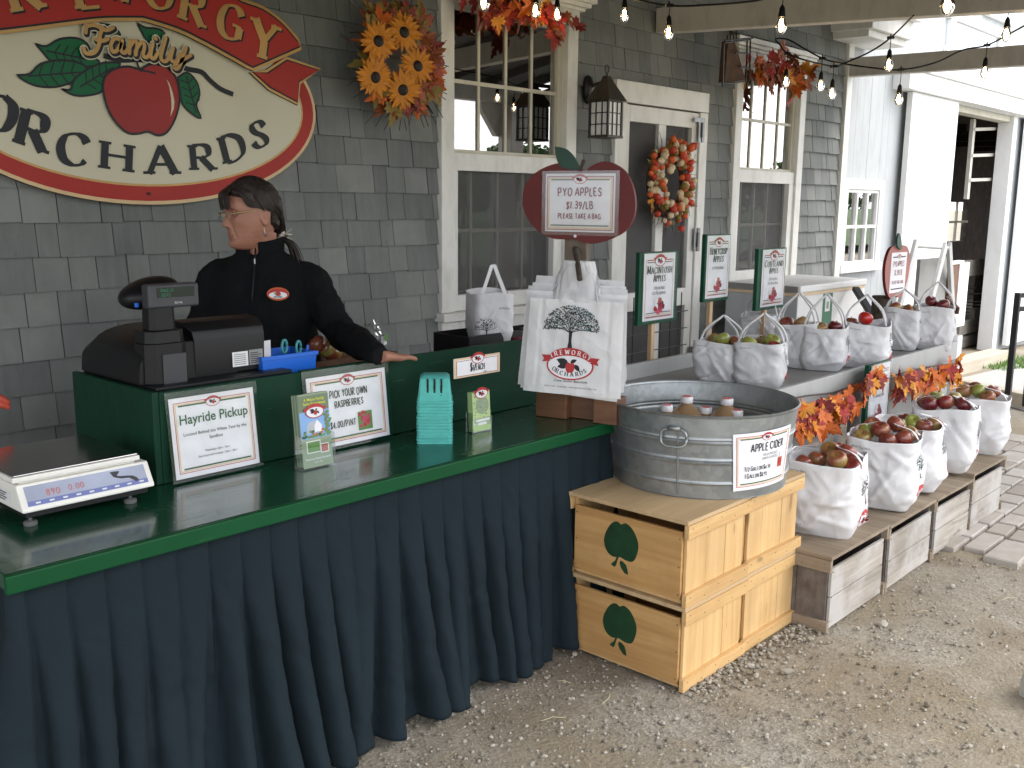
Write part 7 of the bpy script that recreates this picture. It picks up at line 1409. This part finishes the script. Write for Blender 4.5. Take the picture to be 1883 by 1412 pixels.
#        z     front   back  half width
HEADT = [(.118, -.012, .012, .012), (.110, -.040, .042, .034), (.095, -.066, .066, .052), (.070, -.083, .084, .065), (.045, -.092, .093, .0715), (.026, -.0935, .095, .073), (.008, -.088, .094, .073), (-.010, -.0865, .090, .0715), (-.030, -.0865, .084, .069), (-.050, -.089, .074, .0645), (-.066, -.0885, .064, .059), (-.080, -.0865, .055, .053), (-.095, -.088, .045, .045), (-.108, -.082, .030, .035), (-.116, -.066, .012, .025), (-.119, -.045, -.012, .014)]
def ga(a, s_): return math.exp(-(a / s_) ** 2)
def head(u, v, scale=1.0, feat=True):
    z = .118 - .237 * v; a = 2 * math.pi * u; yf, yb, w_ = interp(HEADT, z); yc = (yf + yb) / 2; hy = (yb - yf) / 2; ca, sa = math.cos(a), math.sin(a); e = 2.35
    x = w_ * math.copysign(abs(ca) ** (2 / e), ca); y = yc + hy * math.copysign(abs(sa) ** (2 / e), sa)
    if feat and y < 0:
        n = 0
        if -.046 < z < .030:
            nb = (.030 - z) / .062 if z > -.032 else max(0, 1 - (-.032 - z) / .011); sx = .0075 + .0065 * max(0, min(1, (.01 - z) / .04)); n += .027 * max(0, nb) ** 1.15 * ga(x, sx) + .007 * ga(z + .034, .009) * (ga(x - .014, .006) + ga(x + .014, .006))
        n -= .016 * ga(z - .010, .013) * (ga(x - .031, .015) + ga(x + .031, .015)); n += .009 * ga(z - .031, .008) * (ga(x - .028, .020) + ga(x + .028, .020))
        n += .0042 * ga(z + .060, .0060) * ga(x, .021) + .0045 * ga(z + .0745, .006) * ga(x, .018) - .0080 * ga(z + .067, .0028) * ga(x, .023) - .0045 * ga(z + .084, .006) * ga(x, .022) - .006 * ga(z + .052, .022) * (ga(x - .052, .014) + ga(x + .052, .014))
        n += .005 * ga(z + .018, .018) * (ga(x - .046, .016) + ga(x + .046, .016)) - .007 * (ga(z + .050, .022) * (ga(x - .030 - (z + .055) * -.25, .004) + ga(x + .030 + (z + .055) * -.25, .004))) + .006 * ga(z + .100, .013) * ga(x, .018)
        y -= n
    return V((x * scale, y * scale, z * scale))
hp = Matrix.Rotation(R_(3), 3, 'X')
def H(p): return HC + hq @ (hp @ V(p))
mb = MB(); mb.grid(lambda u, v: H(head(u, v)), 112, 84, 'skin', True); mb.add([H(head(i / 112, 0)) for i in range(112)], [tuple(range(112))], 'skin'); mb.add([H(head(i / 112, 1)) for i in range(112)], [tuple(range(112))[::-1]], 'skin')
for s_ in (1, -1):                                      # ears
    def ear(u, v):
        th = math.pi * v; a = 2 * math.pi * u; q = V((math.sin(th) * math.cos(a), math.sin(th) * math.sin(a), math.cos(th))); p = V((.009 * q.x, .019 * q.y * (1.0 + .25 * q.z), .034 * q.z)); rr_ = math.hypot(q.y, q.z)
        if q.x * s_ > 0: p.x -= s_ * .006 * ga(rr_ - .35, .32)
        p = Matrix.Rotation(R_(-s_ * 22), 3, 'Z') @ p; return H(V((s_ * .0775, .018, -.004)) + p)
    mb.grid(ear, 24, 18, 'skin', True)
neck0 = H((0, .022, -.062)); neck1 = B(-.005, .01, 1.36)
mb.rings([oval_ring(neck0 * (1 - t) + neck1 * t, .054 + .014 * t * t, .056 + .012 * t, 28) for t in (0, .25, .5, .75, 1, 1.3)], 'skin')
TOR = [(1.41, .052, .05, .01), (1.375, .066, .065, .01), (1.33, .125, .08, .01), (1.27, .155, .098, .0), (1.18, .165, .115, -.01), (1.08, .150, .105, -.005), (1.0, .152, .105, 0), (.90, .172, .115, .005), (.82, .170, .118, .005), (.78, .14, .10, .005)]
mb.rings([oval_ring(B(0, y, z), ax, ay, 32, bq) for z, ax, ay, y in TOR], 'skin')
SL, EL, WL = B(.165, .005, 1.295), V((2.315, 2.80, 1.13)), V((2.335, 2.575, 1.088)); SRr, ER, WR = B(-.165, .005, 1.295), B(-.235, -.05, 1.06), B(-.16, -.27, 1.03)
HL = PZ(733, 655, 1.075); WL = PZ(712, 650, 1.10); WL = V((2.225, 2.60, 1.098)); 
def arm(mb, pts, rs, m, n=18): mb.tube(crom([tuple(p) for p in pts], 6), [r[0] for r in crom([(x, 0) for x in rs], 6)], m, n)
HB_ = PZ(735, 657, 1.066)
tip = PZ(752, 655, 1.068); knu = PZ(722, 656, 1.075); WL = PZ(700, 655, 1.088)
EL = PZ(630, 622, 1.10) ; EL = PP(628, 612, B(.22, -.14, 1.1), V((-.73, -.66, .1)))
arm(mb, [SL, (SL + EL) / 2 + V((.01, .01, 0)), EL, (EL + WL) / 2, WL], [.040, .040, .036, .034, .026], 'skin'); arm(mb, [SRr, (SRr + ER) / 2, ER, (ER + WR) / 2, WR], [.040, .040, .036, .034, .026], 'skin')
fd_ = (tip - WL); fd_.z = 0; fd_.normalize(); sd_ = V((-fd_.y, fd_.x, 0))
def hand(mb, w_, f, s_, flat=True, thumb=1):
    pal = [w_ + f * a + V((0, 0, z)) for a, z in ((0, 0), (.03, -.003), (.065, -.010), (.085, -.015))]
    mb.rings([[p + s_ * (math.cos(2 * math.pi * k / 16) * ww) + V((0, 0, math.sin(2 * math.pi * k / 16) * th)) for k in range(16)] for p, ww, th in zip(pal, (.026, .034, .040, .036), (.020, .018, .015, .012))], 'skin')
    kn = w_ + f * .082 + V((0, 0, -.014))
    for k, L in enumerate((.066, .076, .072, .056)):
        o_ = (k - 1.5) * .0195; b = kn + s_ * o_; ff = (f + s_ * (k - 1.5) * .07).normalized(); drop = [0, .002, -.004, -.010, -.013]
        mb.tube([b - ff * .02, b + ff * L * .35 + V((0, 0, .001)), b + ff * L * .68 + V((0, 0, -.005)), b + ff * L * .93 + V((0, 0, -.011)), b + ff * L + V((0, 0, -.013))], [.0095, .009, .0082, .0072, .0042], 'skin', 10)
    b = w_ + f * .025 + s_ * thumb * .028 + V((0, 0, -.006)); mb.tube([b, b + f * .028 + s_ * thumb * .018, b + f * .055 + s_ * thumb * .026 + V((0, 0, -.006)), b + f * .068 + s_ * thumb * .027 + V((0, 0, -.009))], [.014, .0115, .0095, .005], 'skin', 10)
hand(mb, WL, fd_, sd_, True, 1)
fr = (WR - ER); fr.z = 0; fr.normalize(); hand(mb, WR, fr, V((-fr.y, fr.x, 0)), True, -1)
for s_ in (1, -1): arm(mb, [B(s_ * .085, .005, .86), B(s_ * .095, -.01, .5), B(s_ * .09, .02, .12), B(s_ * .09, .0, .06)], [.082, .06, .042, .04], 'skin', 16); mb.tube([B(s_ * .09, .05, .04), B(s_ * .095, -.06, .035), B(s_ * .10, -.16, .03)], [.036, .040, .028], 'skin', 12)
body = mb.build('body', pn_)
q = body.modifiers.new('r', 'REMESH'); q.mode = 'VOXEL'; q.voxel_size = .003; q.use_smooth_shade = True
q = body.modifiers.new('s', 'SMOOTH'); q.factor = .5; q.iterations = 1
# jacket
mb = MB(); FL = 'fleece'
JT = [(1.425, .068, .068, .012, -.006), (1.400, .076, .074, .012, -.006), (1.382, .092, .082, .012, 0), (1.360, .136, .090, .012, 0), (1.335, .178, .098, .010, 0), (1.29, .196, .110, .004, 0), (1.25, .192, .118, .0, 0), (1.17, .198, .130, -.01, 0), (1.08, .192, .128, -.005, 0), (1.0, .196, .128, 0, 0), (.90, .206, .136, .005, 0), (.82, .208, .138, .005, 0)]
mb.rings([oval_ring(B(dx, y, z), ax, ay, 36, bq, 2.4) for z, ax, ay, y, dx in JT], FL)
arm(mb, [SL - (SL - B(0, 0, 1.3)) * .25, SL, (SL + EL) / 2 + V((.01, .005, 0)), EL, (EL + WL) / 2 + V((0, 0, .004)), WL + (WL - EL).normalized() * .005], [.050, .063, .061, .057, .049, .034], FL, 22)
arm(mb, [SRr - (SRr - B(0, 0, 1.3)) * .25, SRr, (SRr + ER) / 2, ER, (ER + WR) / 2, WR], [.050, .063, .061, .057, .049, .034], FL, 22)
jk = mb.build('fleece_jacket', pn_)
q = jk.modifiers.new('r', 'REMESH'); q.mode = 'VOXEL'; q.voxel_size = .007; q.use_smooth_shade = True
q = jk.modifiers.new('s', 'SMOOTH'); q.factor = .5; q.iterations = 14
tx = bpy.data.textures.new('folds', 'CLOUDS'); tx.noise_scale = .09; tx.noise_depth = 3
q = jk.modifiers.new('d', 'DISPLACE'); q.texture = tx; q.strength = .034; q.mid_level = .5; q.texture_coords = 'LOCAL'
# stand-up collar, zip, emblem
mb = MB()
def collar(u, v):
    a = R_(-79 + 338 * u) ; rr = 1 + .10 * v; c = B(-.006, .008, 1.366 + .085 * v + .020 * math.sin(a)); return c + bq @ V((.079 * rr * math.cos(a + R_(0)) * (1 if True else 1), .074 * rr * math.sin(a) - .008 * v, 0))
mb.grid(collar, 40, 8, FL); mb.build('collar', pn_, smooth=True, solid=.006)
mb = MB(); 
def front(x, z):
    for (z0, ax, ay, y, dx), (z1, bx, by, y1, dx1) in zip(JT, JT[1:]):
        if z <= z0 and z >= z1: t = (z - z0) / (z1 - z0); A_, Bb, yy = ax + (bx - ax) * t, ay + (by - ay) * t, y + (y1 - y) * t; return B(x, yy - Bb * (max(0, 1 - abs(x / A_) ** 2.4)) ** (1 / 2.4), z)
mb.tube([front(.0, z) + bq @ V((0, -.010, 0)) for z in (1.425, 1.38, 1.33, 1.27, 1.2)], .0028, 'sign_black', 6); zp = mb.build('zip', pn_, smooth=True)
mb = MB(); c = front(0, 1.365) + bq @ V((.002, -.016, 0)); mb.box(c, (.004, .003, .018), 'zip_steel', BT); mb.build('zip_pull', zp)
ec = front(.088, 1.255); fl = Flat(MB(), ec + bq @ V((0, -.012, 0)), bq @ V((1, .22, 0)), bq @ V((0, -.06, 1)), eps=.0006); fl.oval((0, 0), .038, .023, 'leaf_orange', 0); fl.oval((0, 0), .035, .019, 'print_red', 1); fl.oval((0, -.004), .031, .012, 'paper', 2); fl.oval((0, .001), .010, .008, 'print_red', 3, 12)
fl.poly(rot2(LEAF2D, R_(170), .014, (-.002, .002)), 'leaf_print', 3); text(fl, 'ORCHARDS', (0, -.013), .006, 'ink', 4, .6, False, .15); fl.mb.build('emblem', pn_)
mb = MB(); mb.rings([oval_ring(B(0, .005, z), ax, ay, 28, bq) for z, ax, ay in ((.88, .178, .122), (.80, .182, .126), (.74, .178, .12))], 'denim')
for s_ in (1, -1): arm(mb, [B(s_ * .088, .005, .80), B(s_ * .095, -.01, .5), B(s_ * .09, .02, .09)], [.098, .078, .07], 'denim', 18)
mb.build('trousers', pn_, smooth=True)
mb = MB()
for s_ in (1, -1): mb.tube([B(s_ * .09, .065, .04), B(s_ * .093, .0, .05), B(s_ * .096, -.08, .042), B(s_ * .10, -.185, .032)], [.036, .046, .044, .026], 'black_plastic', 12)
mb.build('shoes', pn_, smooth=True)
# hair
def hairline(u, z):                                     # keep hair off the face
    return True
mb = MB(); 
def cap(u, v):
    a = 2 * math.pi * u; vv = v * .72; p = head(u, vv, 1.0, False); n = V((p.x / .07 ** 2, p.y / .09 ** 2, p.z / .115 ** 2)).normalized(); sa = math.sin(a); front_ = max(0, -sa)
    lift = .012 + .005 * noise.noise(V((p.x * 40, p.y * 40, p.z * 18))) + .003 * noise.noise(V((p.x * 160, p.y * 160, p.z * 20)))
    lim = interp([(1.01, -.048), (.46, -.026), (.34, .012), (.22, .030), (0, .037), (-.3, .052), (-.6, .072), (-1.01, .080)], sa)[0]
    if p.z < lim: f_ = max(0, min(1, (lim - p.z) / .02)); lift = lift * (1 - f_) - .012 * f_
    return H(p + n * lift)
mb.grid(cap, 120, 60, 'hair', True); mb.add([cap(i / 120, 0) for i in range(120)], [tuple(range(120))], 'hair')
r = random.Random(12)
KN = V((0.0, .100, -.062))                                # gathered at the nape
def lock(pts, w0, w1, m='hair'):
    q = crom([tuple(p) for p in pts], 5); n = len(q); rs = [w0 * (1 - i / (n - 1)) + w1 * i / (n - 1) for i in range(n)]; mb.tube([H(p) for p in q], rs, m, 5)
for k in range(420):                                     # strands swept from the parting back to the tie
    s_ = r.choice((1, -1)); y0 = r.uniform(-.072, .05); x0 = s_ * r.uniform(.004, .03); zt = .118 - .9 * max(0, (-y0 - .02)) ** 1.25 * 3.2 * .4 + .006
    z0 = interp(HEADT, .05)[0]
    p0 = V((x0 + s_ * .0, y0, .134 - 7.5 * (y0 - .0) ** 2 - 3 * x0 * x0)); drop = r.uniform(.0, 1); zm = .066 - .042 * drop; xm = s_ * (.0895 - .012 * abs(zm - .02) / .08) ; ym = max(y0 + .02, .0) + r.uniform(.0, .03) + .01
    p1 = V((s_ * (.056 + .012 * drop), y0 * .6 + .012, .108 - .018 * drop)); p2 = V((xm, ym * .6 + .005, zm)); p3 = V((s_ * (.064 - .014 * r.random()), .078 + .012 * r.random(), zm * .6 - .030)); p4 = KN + V((s_ * .012 * r.random(), r.gauss(0, .006), r.gauss(0, .010)))
    lock([p0, p1, p2, p3, p4], r.uniform(.0016, .0032), .0022)
for k in range(70):                                      # fringe falling on the forehead
    x0 = r.uniform(-.045, .05); p0 = V((x0 * .5, -.045, .112)); p1 = V((x0 * .9, -.094, .082)); p2 = V((x0 * 1.12, -.106 + abs(x0) * .18, .052)); p3 = V((x0 * 1.2 + r.gauss(0, .005), -.104 + abs(x0) * .3, .052 - r.uniform(.016, .034))); lock([p0, p1, p2, p3], .0026, .0008)
for k in range(60):                                      # side locks over the temple, above the ear
    s_ = r.choice((1, -1)); p0 = V((s_ * .02, -.05, .112)); p1 = V((s_ * .066, -.052 + r.gauss(0, .008), .078)); p2 = V((s_ * .0785, -.028 + r.gauss(0, .008), .045 + r.gauss(0, .008))); p3 = V((s_ * .080, .012, .028 + r.gauss(0, .006))); p4 = V((s_ * .066, .06, -.012)); lock([p0, p1, p2, p3, p4, KN], .0028, .0018)
for k in range(46):                                      # tail
    d = V((r.gauss(0, .014), .018 + abs(r.gauss(0, .016)), 0)); p0 = KN; p1 = KN + V((d.x * .5, .012 + r.gauss(0, .008), -.022)); p2 = KN + V((d.x, d.y + .006, -.06)); p3 = KN + V((d.x * 1.5, d.y * 1.4 + .01, -.105 - r.uniform(0, .03))); lock([p0, p1, p2, p3], .0038, .001)
mb.build('hair', pn_, smooth=True)
mb = MB(); mb.tube([H(KN + V((.017 * math.cos(k * .5236), -.002 + .012 * math.sin(k * .5236), -.012 + .016 * math.sin(k * .5236)))) for k in range(13)], .0075, 'scrunchie', 8)
for k in range(8): a = k * .8; mb.tube([H(KN + V((.017 * math.cos(a), .012 * math.sin(a), -.012))), H(KN + V((.04 * math.cos(a), .01 + .03 * abs(math.sin(a)), -.012 + .02 * math.sin(a * 2))))], [.003, .0008], 'scrunchie', 5)
mb.build('hair_tie', pn_, smooth=True)
# eyes, brows, lips, glasses, earring
for s_ in (1, -1):
    mb = MB(); c = V((s_ * .030, -.0672, .010)); 
    def eb(u, v): th = math.pi * v; a = 2 * math.pi * u; return H(c + V((.0105 * math.sin(th) * math.cos(a), .0105 * math.sin(th) * math.sin(a), .0105 * math.cos(th))))
    mb.grid(eb, 16, 12, 'eye_white', True)
    mb.tube([H(c + V((s_ * .001, -.0098, -.001))), H(c + V((s_ * .001, -.0112, -.001)))], .0052, 'iris', 12); mb.build('eye', pn_, smooth=True)
    mb = MB()
    for zz, rr_, dz in ((.0062, .0034, .003), (-.0070, .0028, -.001)): mb.tube([H(c + V((a * .0130, -.0108 + .0075 * abs(a) ** 2, zz - dz * abs(a) ** 2))) for a in (-1, -.6, -.2, .2, .6, 1)], [.0012, rr_, rr_, rr_, rr_, .0012], 'skin', 8)
    mb.build('eyelids', pn_, smooth=True)
    mb = MB(); mb.tube([H((s_ * a, -.0995 + .16 * max(0, a - .02), z_)) for a, z_ in ((.014, .030), (.026, .034), (.040, .033), (.050, .027))], [.0022, .0028, .0024, .001], 'hair', 6); mb.build('eyebrow', pn_, smooth=True)
mb = MB(); mb.tube([H((a, -.0888 + 6.0 * a * a, -.0628 + .0022 * math.cos(a * 200))) for a in (-.019, -.010, -.004, 0, .004, .010, .019)], [.0006, .0026, .0030, .0027, .0030, .0026, .0006], 'lip', 8); mb.tube([H((a, -.0892 + 6.5 * a * a, -.0718)) for a in (-.017, -.009, 0, .009, .017)], [.0006, .0030, .0036, .0030, .0006], 'lip', 8); mb.build('lips', pn_, smooth=True)
gl_ = MB(); gw = 'gold_wire'
for s_ in (1, -1):
    c = V((s_ * .034, -.1045, .004)); rim = [H(c + V((.0235 * math.copysign(abs(math.cos(k * .2618)) ** .75, math.cos(k * .2618)), .006 * abs(math.cos(k * .2618)) * (1 if math.cos(k * .2618) * s_ > 0 else .2), .0145 * math.copysign(abs(math.sin(k * .2618)) ** .8, math.sin(k * .2618))))) for k in range(25)]; gl_.tube(rim, .0008, gw, 6)
    gl_.tube([H((s_ * .0565, -.099, .009)), H((s_ * .066, -.088, .0105)), H((s_ * .076, -.05, .0135)), H((s_ * .0775, .0, .019)), H((s_ * .0765, .028, .010))], [.0022, .0024, .0020, .0017, .0014], gw, 6)
gl_.tube([H((-.0115, -.110, .006)), H((0, -.1135, .009)), H((.0115, -.110, .006))], .0011, gw, 6); gs = gl_.build('glasses', pn_, smooth=True)
mb = MB()
for s_ in (1, -1): c = V((s_ * .034, -.1035, .004)); mb.add([H(c + V((.023 * math.cos(k * .3927), .004, .014 * math.sin(k * .3927)))) for k in range(16)], [tuple(range(16))], 'eyeglass')
mb.build('lens', gs)
mb = MB(); c = V((.078, .012, -.045)); mb.tube([H(c), H(c + V((.003, 0, -.018)))], .0008, 'zip_steel', 5); mb.tube([H(c + V((.004, -.006, -.020))), H(c + V((.004, .006, -.020)))], .0022, 'zip_steel', 6); mb.tube([H(c + V((.004, -.003, -.026))), H(c + V((.004, .004, -.027)))], .002, 'sign_black', 6); mb.build('earring', pn_)
